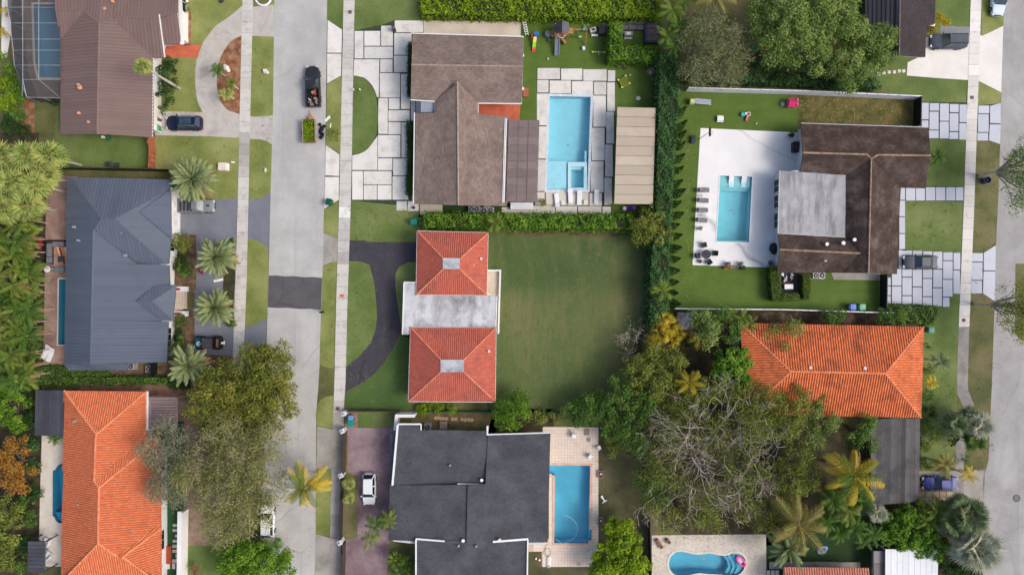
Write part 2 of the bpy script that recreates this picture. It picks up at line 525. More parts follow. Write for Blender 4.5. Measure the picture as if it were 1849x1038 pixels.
# ---------------------------------------------------------------- fences and garden walls
def fence(name, label, cat, pts, h, m, step=2.0, th=0.06, post=0.1, mpost=None, group=None, panel='panel', boards=0, cap=False):
 t = thing(name, label, cat, *pts[0], group=group)
 mpost = mpost or m
 for i in range(len(pts) - 1):
  a, c = P(*pts[i]), P(*pts[i + 1]); L = (c - a).length; k = max(1, round(L / step)); rot = math.degrees(math.atan2(c.y - a.y, c.x - a.x))
  for j in range(k):
   p, q = a.lerp(c, j / k), a.lerp(c, (j + 1) / k); mid = (p + q) / 2; ln = (q - p).length - post
   b = MB()
   if boards:
    nb = max(1, round(ln / boards))
    for u in range(nb):
     w = p.lerp(q, (u + 0.5) / nb)
     bb = MB(); bb.box(w.x, w.y, 0.05, ln / nb - 0.02, th * (1.0 + 0.2 * (u % 2)), h - 0.05 - 0.02 * (u % 3), rot, t=random.Random(u * 7 + j).random())
     bb.build('board', m, t, world=True)
   else:
    b.box(mid.x, mid.y, 0.05, ln, th, h - 0.08, rot); b.box(mid.x, mid.y, h - 0.035, ln, th * 1.7, 0.05, rot)
    b.build(panel, m, t, world=True)
   b = MB(); b.box(p.x, p.y, 0, post, post, h + 0.06, rot); b.box(p.x, p.y, h + 0.06, post * 1.2, post * 1.2, 0.04, rot)
   if j == k - 1 and i == len(pts) - 2: b.box(q.x, q.y, 0, post, post, h + 0.06, rot)
   b.build('post', mpost, t, world=True)
 return t
def garden_wall(name, label, pts, h, m, th=0.2, cat='wall', mcap=None):
 t = thing(name, label, cat, *pts[0])
 for i in range(len(pts) - 1):
  a, c = P(*pts[i]), P(*pts[i + 1]); L = (c - a).length; rot = math.degrees(math.atan2(c.y - a.y, c.x - a.x)); mid = (a + c) / 2
  b = MB(); b.box(mid.x, mid.y, 0, L + th * (0.98 if i else 0), th - 0.003 * i, h, rot); b.build('masonry', m, t, world=True)
  b = MB(); b.box(mid.x, mid.y, h, L + th * 0.9 + 0.06, th + 0.06 - 0.003 * i, 0.05 + 0.003 * i, rot); b.build('coping', mcap or m, t, world=True)
 return t

# ---------------------------------------------------------------- swimming pools
def pool(label, outline, depth, mbasin, mwater, mcoping=None, cop=0.3, steps=(), mstep=None, shelf=None, zc=0.05, spa=None):
 c = (sum(q[0] for q in outline) / len(outline), sum(q[1] for q in outline) / len(outline))
 t = thing('swimming_pool', label, 'swimming pool', *c)
 pts = [P(*q) for q in outline]
 b = MB()
 b.grid([[(p.x, p.y, 0.03) for p in pts], [(p.x, p.y, -depth) for p in pts]])
 ys = [p.y for p in pts]; fl = lambda p: -depth * (.82 + .4 * (max(ys) - p.y) / (max(ys) - min(ys)))
 b.v = [(vx, vy, fl(Vector((vx, vy, 0))) if vz < 0 else vz) for vx, vy, vz in b.v]
 for tr in tessellate_polygon([pts]): b.face([(pts[i].x, pts[i].y, fl(pts[i])) for i in tr])
 o = b.build('basin', mbasin, t, world=True)
 if cop and mcoping:
  cen = P(*c); n = len(pts); b = MB(); outer = []
  area = sum(pts[i].x * pts[(i + 1) % n].y - pts[(i + 1) % n].x * pts[i].y for i in range(n)); sg = 1 if area > 0 else -1
  for i in range(n):
   d0 = (pts[i] - pts[i - 1]).normalized(); d1 = (pts[(i + 1) % n] - pts[i]).normalized()
   nn = (Vector((d0.y, -d0.x, 0)) + Vector((d1.y, -d1.x, 0))) * sg
   k = max(0.5, 1 + d0.dot(d1)) ; outer.append(pts[i] + nn * (cop / k))
  for i in range(n):
   j = (i + 1) % n; L = (pts[j] - pts[i]).length; kk = max(1, int(L / 0.6))
   for u in range(kk):
    f0, f1 = u / kk, (u + 0.965) / kk
    q = [pts[i].lerp(pts[j], f0), pts[i].lerp(pts[j], f1), outer[i].lerp(outer[j], f1), outer[i].lerp(outer[j], f0)]
    b.prism(q, 0.0, zc, t=random.Random(i * 31 + u).random())
  b.build('coping', mcoping, t, world=True, kind='stuff' if len(b.f) > 1500 else None)
 for (pl, zt) in steps:
  b = MB(); b.prism([P(*q) for q in pl], -depth * 1.25, zt); b.build('step', mstep or mbasin, t, world=True)
 n = len(pts); cc = P(*c); b = MB()
 rr = [p + (cc - p).normalized() * .02 for p in pts]; b.grid([[(p.x, p.y, -.25) for p in rr], [(p.x, p.y, -.0) for p in rr]]); b.build('tile_band', MATS['pool_tile_band'], t, world=True)
 if depth > 1.0:
  b = MB(); b.cyl(cc.x, cc.y, -depth * 1.03, .16, .05, n=12); b.build('drain', MATS['galvanised'], t, world=True)
 b = MB()
 for tr in tessellate_polygon([pts]): b.face([(pts[i].x, pts[i].y, -0.09) for i in tr])
 b.build('water', mwater, t, world=True)
 return t

# ---------------------------------------------------------------- foliage
def leaf_mesh(name, c, nrm, ln, wd, tone, rng, m, parent, off, droop=None):
 """diamond leaves: c centres (N,3), nrm normals, ln/wd sizes"""
 n = len(c)
 rv = rng.normal(size=(n, 3))
 u = np.cross(nrm, rv); u /= np.linalg.norm(u, axis=1, keepdims=True) + 1e-9
 v = np.cross(nrm, u)
 c = c - np.array(off)
 V = np.empty((n, 4, 3))
 V[:, 0] = c - u * ln[:, None] * .5; V[:, 2] = c + u * ln[:, None] * .5
 V[:, 1] = c + v * wd[:, None] * .5 + nrm * (wd * 0.12)[:, None]; V[:, 3] = c - v * wd[:, None] * .5 + nrm * (wd * 0.12)[:, None]
 me = bpy.data.meshes.new(name)
 me.vertices.add(4 * n); me.loops.add(4 * n); me.polygons.add(n)
 me.vertices.foreach_set('co', V.reshape(-1).astype(np.float32))
 me.loops.foreach_set('vertex_index', np.arange(4 * n, dtype=np.int32))
 me.polygons.foreach_set('loop_start', np.arange(0, 4 * n, 4, dtype=np.int32))
 me.update(calc_edges=True)
 at = me.attributes.new('tone', 'FLOAT', 'FACE'); at.data.foreach_set('value', np.clip(tone, 0, 1).astype(np.float32))
 return link_mesh(name, me, m, parent)
def unit(a): return a / (np.linalg.norm(a, axis=1, keepdims=True) + 1e-9)
def lobe_points(lobes, dens, rng, fill=0.35, flat=0.8):
 C, Nn, T = [], [], []
 for (x, y, z, r) in lobes:
  n = max(12, int(dens * r * r * 4))
  d = unit(rng.normal(size=(n, 3)))
  d[:, 2] = np.where(d[:, 2] < -0.45, -d[:, 2], d[:, 2])
  rad = r * (1 - fill * rng.random(n) ** 1.6)
  # lumpy lobe surface
  rad *= 1 + 0.16 * np.sin(d[:, 0] * 5 + x * 3) * np.cos(d[:, 1] * 6 + y * 2)
  p = d * rad[:, None]; p[:, 2] *= flat
  C.append(p + np.array([x, y, z])); Nn.append(d)
  T.append(0.5 + rng.normal() * 0.16 + rng.normal(size=n) * 0.2)
 return np.concatenate(C), np.concatenate(Nn), np.concatenate(T)
def leaves(name, lobes, m, parent, seed, dens=60, leaf=0.3, asp=0.5, fill=0.35, flat=0.8, up=0.35, off=None, ragged=0.0):
 rng = np.random.default_rng(seed)
 c, d, t = lobe_points(lobes, dens, rng, fill, flat)
 n = len(c)
 if ragged: c = c + rng.normal(size=c.shape) * ragged
 nr = unit(d * 0.55 + rng.normal(size=(n, 3)) * 0.45 + np.array([0, 0, up]))
 ln = leaf * rng.uniform(0.65, 1.35, n)
 return leaf_mesh(name, c, nr, ln, ln * asp, t, rng, m, parent, off if off is not None else wloc(parent))
def tree(name, label, blobs, h, hb, m, seed, mtrunk, cat='tree', dens=60, leaf=0.32, asp=0.5, lobe=1.1, group=None, trunk=None, tr=0.16, fill=0.4, ragged=0.05, up=0.35, gap=1.0, branches=True, flat=0.8, twigs=0):
 """blobs: crown patches (px, py, r_px) seen at about 0.8 of the height; trunk: ground pixel or None"""
 rg = random.Random(seed)
 zc = hb + (h - hb) * 0.7
 B = []
 for (x, y, r) in blobs:
  p = P(x, y, zc); B.append((p.x, p.y, r * S * (H - zc) / H))
 if trunk: base = P(*trunk)
 else:
  w = sum(b[2] ** 2 for b in B); base = Vector((sum(b[0] * b[2] ** 2 for b in B) / w, sum(b[1] * b[2] ** 2 for b in B) / w, 0))
 t = thing(name, label, cat, at=base, group=group)
 lobes = []
 Rm = max(b[2] for b in B)
 for (x, y, r) in B:
  k = max(3, int(r * r * 1.5 / (lobe * lobe) * gap))
  for i in range(k):
   q = math.sqrt((i + 0.5) / k) * 0.92 * r; a = i * 2.39996 + rg.uniform(-.5, .5)
   lr = lobe * rg.uniform(0.6, 1.25) * min(1, r / (1.6 * lobe) + 0.15)
   q = max(0, min(q + rg.uniform(-.25, .25), r - lr * 0.55))
   ff = 0.62 + 0.38 * r / Rm
   zt = hb + (h - hb) * ff * (0.25 + 0.75 * math.sqrt(max(0.0, 1 - (q / (r * 1.02)) ** 2)) ) - lr * 0.6 + rg.uniform(-.55, .35)
   lobes.append((x + q * math.cos(a), y + q * math.sin(a), max(zt, 0.3), lr))
 b = MB()
 th = max(hb * 0.9, h * 0.35)
 b.tube([base + Vector((0, 0, -0.05)), base + Vector((rg.uniform(-.1, .1), rg.uniform(-.1, .1), th * .5)), base + Vector((rg.uniform(-.2, .2), rg.uniform(-.2, .2), th))], tr, tr * .7, n=7)
 b.build('trunk', mtrunk, t, smooth=True, world=True)
 if branches:
  b = MB(); top = base + Vector((0, 0, th * 0.95))
  for (x, y, z, r) in lobes[::2]:
   e = Vector((x, y, z)); mid = top.lerp(e, .5) + Vector((rg.uniform(-.3, .3), rg.uniform(-.3, .3), rg.uniform(0, .5)))
   b.tube([top, mid, e], tr * .42, tr * .1, n=4)
  b.build('branches', mtrunk, t, world=True)
 if twigs:
  b = MB()
  for (x, y, z, r) in lobes:
   o = Vector((x, y, z - r * .3))
   for i in range(twigs):
    v = Vector((rg.gauss(0, 1), rg.gauss(0, 1), abs(rg.gauss(.3, .5)))).normalized() * r * rg.uniform(.9, 1.35)
    b.tube([o, o + v * .5 + Vector((rg.uniform(-.1, .1), rg.uniform(-.1, .1), .12)), o + v], .045, .018, n=3, cap=False)
  b.build('twigs', mtrunk, t, world=True, kind='stuff')
 leaves('crown', lobes, m, t, seed, dens, leaf, asp, fill, flat=flat, up=up, ragged=ragged)
 return t
def shrub(label, x, y, r, h, m, seed, mtrunk, name='shrub', cat='shrub', leaf=0.24, dens=80, asp=0.5, group=None, lobe=None, **k):
 blobs = [(x, y, r)] if not isinstance(x, list) else x
 return tree(name, label, blobs, h, 0.15, m, seed, mtrunk, cat=cat, dens=dens, leaf=leaf, asp=asp, lobe=lobe or max(0.3, min(0.8, r * S * 0.42)), group=group, tr=0.05, branches=False, **k)
def hedge(label, poly, h, m, seed, mcore, dens=110, leaf=0.22, asp=0.55, group=None, name='hedge', rough=0.16, top=None, up=0.3):
 """poly: outline on the ground (px) or, with top, outline of the top at height h"""
 rng = np.random.default_rng(seed)
 pw = [P(x, y, h if top else 0) for x, y in poly]
 cen = sum(pw, Vector((0, 0, 0))) / len(pw); cen.z = 0
 t = thing(name, label, 'hedge', at=cen, group=group)
 p2 = [(q.x, q.y) for q in pw]
 x0, x1 = min(q[0] for q in p2), max(q[0] for q in p2); y0, y1 = min(q[1] for q in p2), max(q[1] for q in p2)
 n = int((x1 - x0) * (y1 - y0) * dens)
 q = np.column_stack([rng.uniform(x0, x1, n), rng.uniform(y0, y1, n)])
 keep = np.ones(n, bool)
 ins = np.zeros(n, bool); j = len(p2) - 1
 for i in range(len(p2)):
  xi, yi = p2[i]; xj, yj = p2[j]
  cond = ((yi > q[:, 1]) != (yj > q[:, 1])) & (q[:, 0] < (xj - xi) * (q[:, 1] - yi) / (yj - yi + 1e-12) + xi)
  ins ^= cond; j = i
 q = q[ins]; n = len(q)
 bump = 1.3 * np.sin(q[:, 0] * .7 + q[:, 1] * .9 + seed) * np.sin(q[:, 0] * .45 - q[:, 1] * .6) + np.sin(q[:, 0] * 2.1 + seed) * np.cos(q[:, 1] * 1.7 + seed * 2) + 0.6 * np.sin(q[:, 0] * 4.7 + q[:, 1] * 3.1)
 z = h + rough * bump + rng.normal(size=n) * rough * 0.9
 c = np.column_stack([q, z]); d = np.tile(np.array([0, 0, 1.0]), (n, 1)); tone = 0.5 + 0.14 * bump + rng.normal(size=n) * 0.22
 cs, ds = [c], [d]; ts = [tone]
 for i in range(len(pw)):
  a, b_ = pw[i], pw[(i + 1) % len(pw)]; L = (b_ - a).length; k = int(L * h * dens * 0.55)
  if k < 1: continue
  u = rng.random(k); v = rng.random(k)
  e = (b_ - a).normalized(); nn = np.array([e.y, -e.x, 0])
  mid = (a + b_) / 2
  if (mid - cen).xy.dot(Vector(nn[:2])) < 0: nn = -nn
  pp = np.array(a)[None] * (1 - u[:, None]) + np.array(b_)[None] * u[:, None]
  pp[:, 2] = v * h
  pp += nn * (rng.normal(size=k) * rough * 1.0 + 0.05 * np.sin(u * L * 3 + v * 4))[:, None]
  cs.append(pp); ds.append(np.tile(nn, (k, 1))); ts.append(0.42 + rng.normal(size=k) * 0.22)
 c, d, tone = np.concatenate(cs), np.concatenate(ds), np.concatenate(ts)
 n = len(c)
 nr = unit(d * 0.6 + rng.normal(size=(n, 3)) * 0.42 + np.array([0, 0, up])); ln = leaf * rng.uniform(0.65, 1.35, n)
 b = MB()
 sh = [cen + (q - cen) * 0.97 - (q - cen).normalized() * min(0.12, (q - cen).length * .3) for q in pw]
 b.prism(sh, 0, h - 0.2); b.build('shade_core', mcore, t, world=True)  # added solid block, no real stems: closes the hedge and darkens its gaps
 leaf_mesh('foliage', c, nr, ln, ln * asp, tone, rng, m, t, wloc(t))
 return t

# ---------------------------------------------------------------- palms
def frond_feather(L, K, lw, ll, droop, seed, curl=0.5, fwd=0.9):
 """arching rachis with two rows of narrow leaflets"""
 rg = random.Random(seed); b = MB()
 pts = []; a = 0.0; p = Vector((0, 0, 0)); n = 8
 for i in range(n + 1):
  pts.append(p.copy()); a = -droop * (i / n) ** 1.3
  p = p + Vector((math.cos(a), 0, math.sin(a))) * (L / n)
 def at(t):
  f = t * n; i = min(n - 1, int(f)); return pts[i].lerp(pts[i + 1], f - i), (pts[i + 1] - pts[i]).normalized()
 b.tube(pts, 0.045 * max(.5, L / 3), 0.01, n=3, t=0.85)
 for k in range(K):
  t = 0.12 + 0.88 * (k + 0.5) / K
  q, d = at(t); ln = ll * (0.35 + 0.65 * math.sin(PI * min(1, 0.16 + t * 0.86)) ** 0.7)
  for sgn in (-1, 1):
   side = Vector((0, sgn, 0)); w = (side * 1.0 + d * fwd * (0.6 + t)).normalized()
   dn = curl * rg.uniform(.6, 1.3)
   e1 = q + w * ln * .55 + Vector((0, 0, -dn * ln * .2)); e2 = q + w * ln * rg.uniform(.85, 1.05) + Vector((rg.uniform(-.04, .04), 0, -dn * ln * .62))
   wd = d * lw; tn = min(1, max(0, rg.gauss(.5 + .12 * (1 if t > .75 else 0), .16)))
   b.face([q - wd * .5, e1 - wd * .6, e1 + wd * .6, q + wd * .5], t=tn); b.face([e1 - wd * .6, e2, e1 + wd * .6], t=min(1, tn + .12))
 return b
def frond_fan(pet, L, K, spread, droop, seed, wide=1.0, split=0.55):
 """fan leaf: stalk and pleated blade with split drooping tips"""
 rg = random.Random(seed); b = MB()
 hub = Vector((pet, 0, -0.12 * pet)); b.tube([(0, 0, 0), (pet * .5, 0, 0.05 * pet), hub], 0.035, 0.02, n=3, t=0.9)
 da = 2 * spread / K
 for k in range(K):
  a = -spread + da * (k + .5); ln = L * (0.72 + 0.28 * math.cos(a * 0.6)) * rg.uniform(.92, 1.06)
  def pt(ang, r, zz): return hub + Vector((math.cos(ang) * r, math.sin(ang) * r, zz))
  tn = min(1, max(0, rg.gauss(.5, .17)))
  r1 = ln * split; hw = da * .56 * wide
  zf = lambda r: -droop * (r / L) ** 2 * L * .5 - 0.06 * r
  m0 = pt(a, r1, zf(r1) + 0.035 * L); l0 = pt(a - hw, r1 * .97, zf(r1) - 0.01); r0 = pt(a + hw, r1 * .97, zf(r1) - 0.01)
  tip = pt(a, ln, zf(ln) * rg.uniform(.8, 1.5))
  b.face([hub, l0, m0], t=tn); b.face([hub, m0, r0], t=max(0, tn - .1)); b.face([l0, tip, m0], t=min(1, tn + .1)); b.face([m0, tip, r0], t=tn)
 return b
FROND = {}
def frond_meshes(key, maker, m, nvar=3):
 if key not in FROND:
  out = []
  for i in range(nvar):
   b = maker(i)
   me = bpy.data.meshes.new('frond'); me.from_pydata([tuple(v) for v in b.v], [], b.f)
   at = me.attributes.new('tone', 'FLOAT', 'FACE'); at.data.foreach_set('value', b.t)
   me.materials.append(m); out.append(me)
  FROND[key] = out
 return FROND[key]
def palm(name, label, x, y, h, key, maker, m, n, mtrunk, seed, el=(-10, 70), scale=1.0, tr=0.14, group=None, cat='palm tree', stems=1, spread=0.0, m2=None, dead=None):
 """crown seen at pixel (x, y) and height h; fronds are parts that share meshes"""
 rg = random.Random(seed); ms = frond_meshes(key, maker, m); mi = frond_meshes((key[0], m2.name), maker, m2) if m2 else ms
 top = P(x, y, h); g = Vector((top.x, top.y, 0))
 t = thing(name, label, cat, at=g, group=group)
 for s in range(stems):
  a = 2 * PI * s / max(1, stems) + rg.uniform(-.5, .5); rr = spread * (0 if stems == 1 else rg.uniform(.35, 1))
  hh = h * (1 if stems == 1 else rg.uniform(.7, 1.05)); sx, sy = rr * math.cos(a), rr * math.sin(a)
  b = MB(); k = 5
  b.tube([(sx * .35 * (1 - i / k) + sx * i / k, sy * .35 * (1 - i / k) + sy * i / k, hh * i / k) for i in range(k + 1)], tr * 1.15, tr * .8, n=7)
  if stems == 1: b.tube([(0, 0, hh - .05), (0, 0, hh + .35 * scale)], tr * 1.1, tr * .5, n=7)
  b.build('trunk', mtrunk, t, smooth=True)
  nn = max(3, n // stems)
  for i in range(nn):
   f = (i + .5) / nn; az = i * 2.39996 + rg.uniform(-.25, .25) + s
   e = R(el[0] + (el[1] - el[0]) * f ** 1.1 + rg.uniform(-7, 7)); sc = scale * rg.uniform(.78, 1.12) * (1 - .25 * max(0, f - .7))
   o = bpy.data.objects.new('frond', (mi if f > .72 else ms)[rg.randrange(len(ms))]); COL.objects.link(o); o.parent = t
   if dead and i < nn * .12: o.data = frond_meshes((key[0], dead.name), maker, dead)[0]
   o.location = (sx, sy, hh + 0.12 + .2 * f * scale); o.rotation_euler = (rg.uniform(-.35, .35), -e, az + rg.uniform(-.3, .3)); o.scale = (sc,) * 3
 return t

# ---------------------------------------------------------------- bare trees
def bare(name, label, x, y, h, rad, m, seed, depth=6, base=None, tr=0.22, cat='tree', first=6, lean=0.75, z0=0.12):
 rg = random.Random(seed); top = P(x, y, h * .7); g = Vector((top.x, top.y, 0))
 t = thing(name, label, cat, at=g)
 b = MB(); b.tube([(0, 0, -.05), (rg.uniform(-.1, .1), 0, h * z0 * .6), (0, 0, h * z0 + .15)], tr, tr * .8, n=7); b.build('trunk', m, t, smooth=True)
 tw = MB()
 def grow(p, d, L, r, k):
  pts = [p]; q = p.copy(); dd = d.copy(); n = 3
  for i in range(n):
   dd = (dd + Vector((rg.gauss(0, .22), rg.gauss(0, .22), rg.gauss(0.03, .14)))).normalized(); q = q + dd * (L / n); pts.append(q.copy())
  tw.tube(pts, max(r * .9, .027), max(r * .56, .019), n=4 if r > .05 else 3, cap=False, t=rg.random())
  if k <= 0: return
  for c in range(2 if rg.random() < .62 else 3):
   nd = (dd + Vector((rg.gauss(0, .6), rg.gauss(0, .6), rg.gauss(0.02, .3)))).normalized()
   if q.z > h: nd.z = -abs(nd.z) * .5
   grow(q, nd, L * rg.uniform(.62, .85), r * .62, k - 1)
 for i in range(first):
  a = 2 * PI * i / first + rg.uniform(-.3, .3); el = R(rg.uniform(22, 62))
  grow(Vector((0, 0, h * z0)), Vector((math.cos(a) * math.cos(el), math.sin(a) * math.cos(el), math.sin(el) * lean)).normalized(), rad * rg.uniform(.3, .42), tr * .5, depth)
 tw.build('branches', m, t)
 return t
def cypress(label, x, y, h, r, m, mtrunk, group, seed=3, n=420):
 tip = P(x, y, h); g = Vector((tip.x, tip.y, 0)); t = thing('cypress', label, 'tree', at=g, group=group)
 b = MB(); b.tube([(0, 0, 0), (0, 0, h * .8)], .05, .02, n=5); b.build('trunk', mtrunk, t)
 rng = np.random.default_rng(seed); f = rng.random(n) ** 1.5; a = rng.random(n) * 2 * PI; rr = r * (1 - f) ** .85 * (0.8 + .3 * rng.random(n)) + .03
 c = np.column_stack([rr * np.cos(a), rr * np.sin(a), 0.15 + f * (h - .15)]); d = np.column_stack([np.cos(a), np.sin(a), np.full(n, .25)])
 nr = unit(d + rng.normal(size=(n, 3)) * .35); ln = .26 * rng.uniform(.7, 1.3, n)
 leaf_mesh('foliage', c, nr, ln, ln * .45, .5 + rng.normal(size=n) * .2, rng, m, t, (0, 0, 0))
 return t

# ---------------------------------------------------------------- cars
def wheel(t, x, y, r, w, mt, mr, name='wheel'):
 b = MB(); b.cyl(x, y - w / 2, r, r, w, n=16, axis='y'); wh = b.build(name, mt, t)
 s = 1 if y > 0 else -1
 b = MB(); b.cyl(x, y + s * (w / 2 - 0.02), r, r * .64, s * 0.035, n=10, axis='y'); b.build('rim', mr, wh)
def car(name, label, x, y, rot, L, W, Ht, mp, kind='suv', cat='car', rails=None, mglass=None, mblack=None, roofm=None, mrim=None, sunroof=False, z=0.0):
 """+X is the nose. kind: suv, sedan, hatch, pickup"""
 t = thing(name, label, cat, x, y, z, rot)
 hl, hw = L / 2, W / 2
 belt = {'suv': 0.98, 'sedan': 0.86, 'hatch': 0.9, 'pickup': 1.02}[kind]
 deck = {'suv': belt, 'sedan': belt - .02, 'hatch': belt, 'pickup': belt}[kind]
 st = [(-hl, .66, belt * .55), (-hl + .05, .8, belt * .72), (-hl + .16, .91, deck * .93), (-hl + .5, .98, deck), (-L * .1, 1.0, belt), (L * .12, 1.0, belt), (L * .24, .98, belt - .03), (hl - .6, .94, belt - .1), (hl - .28, .84, belt - .2), (hl - .1, .68, belt - .3), (hl, .48, belt * .5)]
 rows = []
 for (sx, kw, zt) in st:
  w = hw * kw
  rows.append([(sx, -w * .97, .24), (sx, -w, zt * .55), (sx, -w * .985, zt * .85), (sx, -w * .87, zt), (sx, 0, zt + .035), (sx, w * .87, zt), (sx, w * .985, zt * .85), (sx, w, zt * .55), (sx, w * .97, .24)])
 b = MB()
 if kind == 'pickup':
  bedx = -L * .08
  rows2 = [r for r in rows if r[0][0] >= bedx - .4]
  rows2 = [[(bedx, *q[1:]) for q in rows[4]]] + rows[5:]
  b.grid(rows2); b.face(rows2[0][::-1]); b.face(rows2[-1])
 else:
  b.grid(rows); b.face(rows[0][::-1]); b.face(rows[-1])
 b.build('body', mp, t, smooth=True)
 if kind == 'pickup':
  fz = .62
  b = MB();
  for sg in (-1, 1): b.box((bedx - hl) / 2, sg * (hw - .09), .3, hl + bedx - .01, .16, belt - .3)
  b.build('bed_side', mp, t)
  b = MB(); b.box((bedx - hl) / 2, 0, fz - .25, hl + bedx - .02, W - .36, .25); b.build('bed_floor', mblack, t)
  b = MB(); b.box(-hl + .04, 0, .35, .09, W - .36, belt - .38); b.build('tailgate', mp, t)
  x0b, x0t, x1t, x1b = bedx + .06, bedx + .12, L * .1, L * .22
 elif kind == 'sedan': x0b, x0t, x1t, x1b = -L * .34, -L * .2, L * .06, L * .2
 elif kind == 'hatch': x0b, x0t, x1t, x1b = -L * .47, -L * .36, L * .1, L * .24
 else: x0b, x0t, x1t, x1b = -L * .475, -L * .41, L * .09, L * .2
 wb, wt = hw * .9, hw * .66; zb, zt = belt - .02, Ht
 A = [Vector((x0b, -wb, zb)), Vector((x1b, -wb, zb)), Vector((x1b, wb, zb)), Vector((x0b, wb, zb))]
 T = [Vector((x0t, -wt, zt)), Vector((x1t, -wt, zt)), Vector((x1t, wt, zt)), Vector((x0t, wt, zt))]
 b = MB(); rl = lambda q, e: [q[0] + Vector((e, 0, 0)), q[1] - Vector((e, 0, 0)), q[1] + Vector((0, e, 0)), q[2] - Vector((0, e, 0)), q[2] - Vector((e, 0, 0)), q[3] + Vector((e, 0, 0)), q[3] - Vector((0, e, 0)), q[0] + Vector((0, e, 0))]
 r2_ = rl(T, .16); b.grid([rl(A, .12), r2_]); b.face(r2_); b.build('cabin', mp, t, smooth=True)
 def pane(nm, q, o, f0=.06, f1=.94, g0=.1, g1=.9):
  bl, br, tl, trr = q
  a, c = bl.lerp(br, f0), bl.lerp(br, f1); d, e = tl.lerp(trr, f0), tl.lerp(trr, f1)
  pts = [a.lerp(d, g0), c.lerp(e, g0), c.lerp(e, g1), a.lerp(d, g1)]
  bb = MB(); bb.face([p + o for p in pts]); bb.build(nm, mglass, t)
 fx = Vector((.012, 0, .012))
 pane('windshield', (A[1], A[2], T[1], T[2]), fx, .04, .96, .04, .96)
 pane('rear_window', (A[3], A[0], T[3], T[0]), Vector((-.012, 0, .012)), .07, .93, .08, .95)
 for sg, (i, j) in ((-1, (0, 1)), (1, (3, 2))):
  o = Vector((0, sg * .012, .006))
  for f0, f1 in ((.05, .47), (.53, .95)): pane('side_window', (A[i], A[j], T[i], T[j]), o, f0, f1, .12, .92)
 b = MB(); b.box((x0t + x1t) / 2, 0, zt - .01, (x1t - x0t) * 1.02, wt * 2 * 1.02, .055, bev=.12); b.build('roof', roofm or mp, t, smooth=True)
 if sunroof:
  b = MB(); b.box((x0t + x1t) / 2 + .15, 0, zt + .046, (x1t - x0t) * .62, wt * 1.35, .012, bev=.05); b.build('sunroof', mglass, t)
 if rails:
  for sg in (-1, 1):
   b = MB(); b.tube([(x0t + .1, sg * wt * .9, zt + .05), (x0t + .25, sg * wt * .93, zt + .11), (x1t - .3, sg * wt * .93, zt + .11), (x1t - .12, sg * wt * .9, zt + .05)], .028, n=5); b.build('roof_rail', rails, t)
 for wx in (-L * .3, L * .31):
  for sg in (-1, 1): wheel(t, wx, sg * (hw - .1), .34, .24, mblack, mrim or mblack)
 for sg in (-1, 1):
  b = MB(); b.box(x1b - .12, sg * (hw + .06), belt - .04, .16, .2, .13, bev=.04); b.build('wing_mirror', mp, t)
  b = MB(); b.box(hl - .15, sg * hw * .62, belt - .4, .24, .34, .13, rot=-sg * 18); b.build('headlight', MATS['lamp_glass'], t)
  b = MB(); b.box(-hl + .06, sg * hw * .68, belt * .68, .14, .32, .15); b.build('tail_light', MATS['red_lens'], t)
 b = MB(); b.box(hl - .03, 0, .42, .06, W * .45, .18); b.build('grille', mblack, t)
 return t
# ---------------------------------------------------------------- palette
lawn_a = mat('lawn_front', [(108, 117, 60), (126, 134, 74), (142, 146, 90)], sc=0.22, fine=0.22, bump=0.5, bsc=9)
lawn_b = mat('lawn_cut', [(82, 100, 48), (98, 116, 60), (118, 128, 78)], sc=0.16, fine=0.2, bump=0.5, bsc=9)
lawn_c = mat('lawn_big', [(68, 88, 46), (84, 99, 55), (98, 107, 64)], sc=0.07, fine=0.16, bump=0.5, bsc=9, pos=(0.38, 0.66))
lawn_d = mat('lawn_dry', [(84, 88, 50), (106, 106, 66), (124, 116, 84)], sc=0.3, fine=0.25, bump=0.5, bsc=9)
turf_m = mat('turf', [(78, 102, 38), (90, 112, 46)], sc=0.5, fine=0.1, bump=0.3, bsc=14)
overlay(lawn_a, 'spot', (150, 140, 92), .9, .6, .78, .6); overlay(lawn_a, 'spot', (66, 92, 38), 1.6, .6, .75, .5)
overlay(lawn_b, 'spot', (140, 132, 88), .8, .62, .8, .55); overlay(lawn_b, 'spot', (58, 86, 36), 1.5, .6, .75, .5)
overlay(lawn_c, 'spot', (116, 114, 72), .6, .5, .75, .6, stretch=(1, .2, 1)); overlay(lawn_c, 'spot', (58, 84, 42), 1.2, .6, .74, .5); overlay(lawn_c, 'spot', (126, 116, 80), .1, .5, .7, .55); overlay(lawn_c, 'spot', (130, 122, 88), 1.4, .58, .74, .5); overlay(lawn_c, 'spot', (70, 92, 44), .8, .52, .68, .55, stretch=(2.5, .5, 1))
overlay(turf_m, 'spot', (66, 94, 34), .35, .5, .8, .6, stretch=(.2, 2.2, 1))
turf_d = mat('turf_dark', [(40, 66, 30), (54, 78, 36)], sc=0.4, fine=0.15, bump=0.3, bsc=14)
soil_m = mat('soil', [(74, 58, 46), (104, 82, 64), (126, 104, 84)], sc=0.9, fine=0.3, bump=0.7, bsc=6)
mulch_m = mat('mulch', [(112, 72, 50), (140, 96, 70), (158, 122, 96)], sc=1.2, fine=0.3, bump=0.7, bsc=7)
litter_m = mat('leaf_litter', [(44, 42, 28), (62, 56, 38), (84, 72, 52)], sc=0.6, fine=0.35, bump=0.8, bsc=5)
road_m = stained('road_surface', [(170, 169, 167), (186, 185, 182)], (150, 149, 148), 0.12, 0.5, 0.8, stretch=(1, 0.35, 1), fine=0.07)
road_r = stained('road_surface_grey', [(150, 148, 148), (166, 164, 163)], (184, 182, 180), 0.15, 0.52, 0.75, stretch=(1, 0.4, 1), fine=0.08)
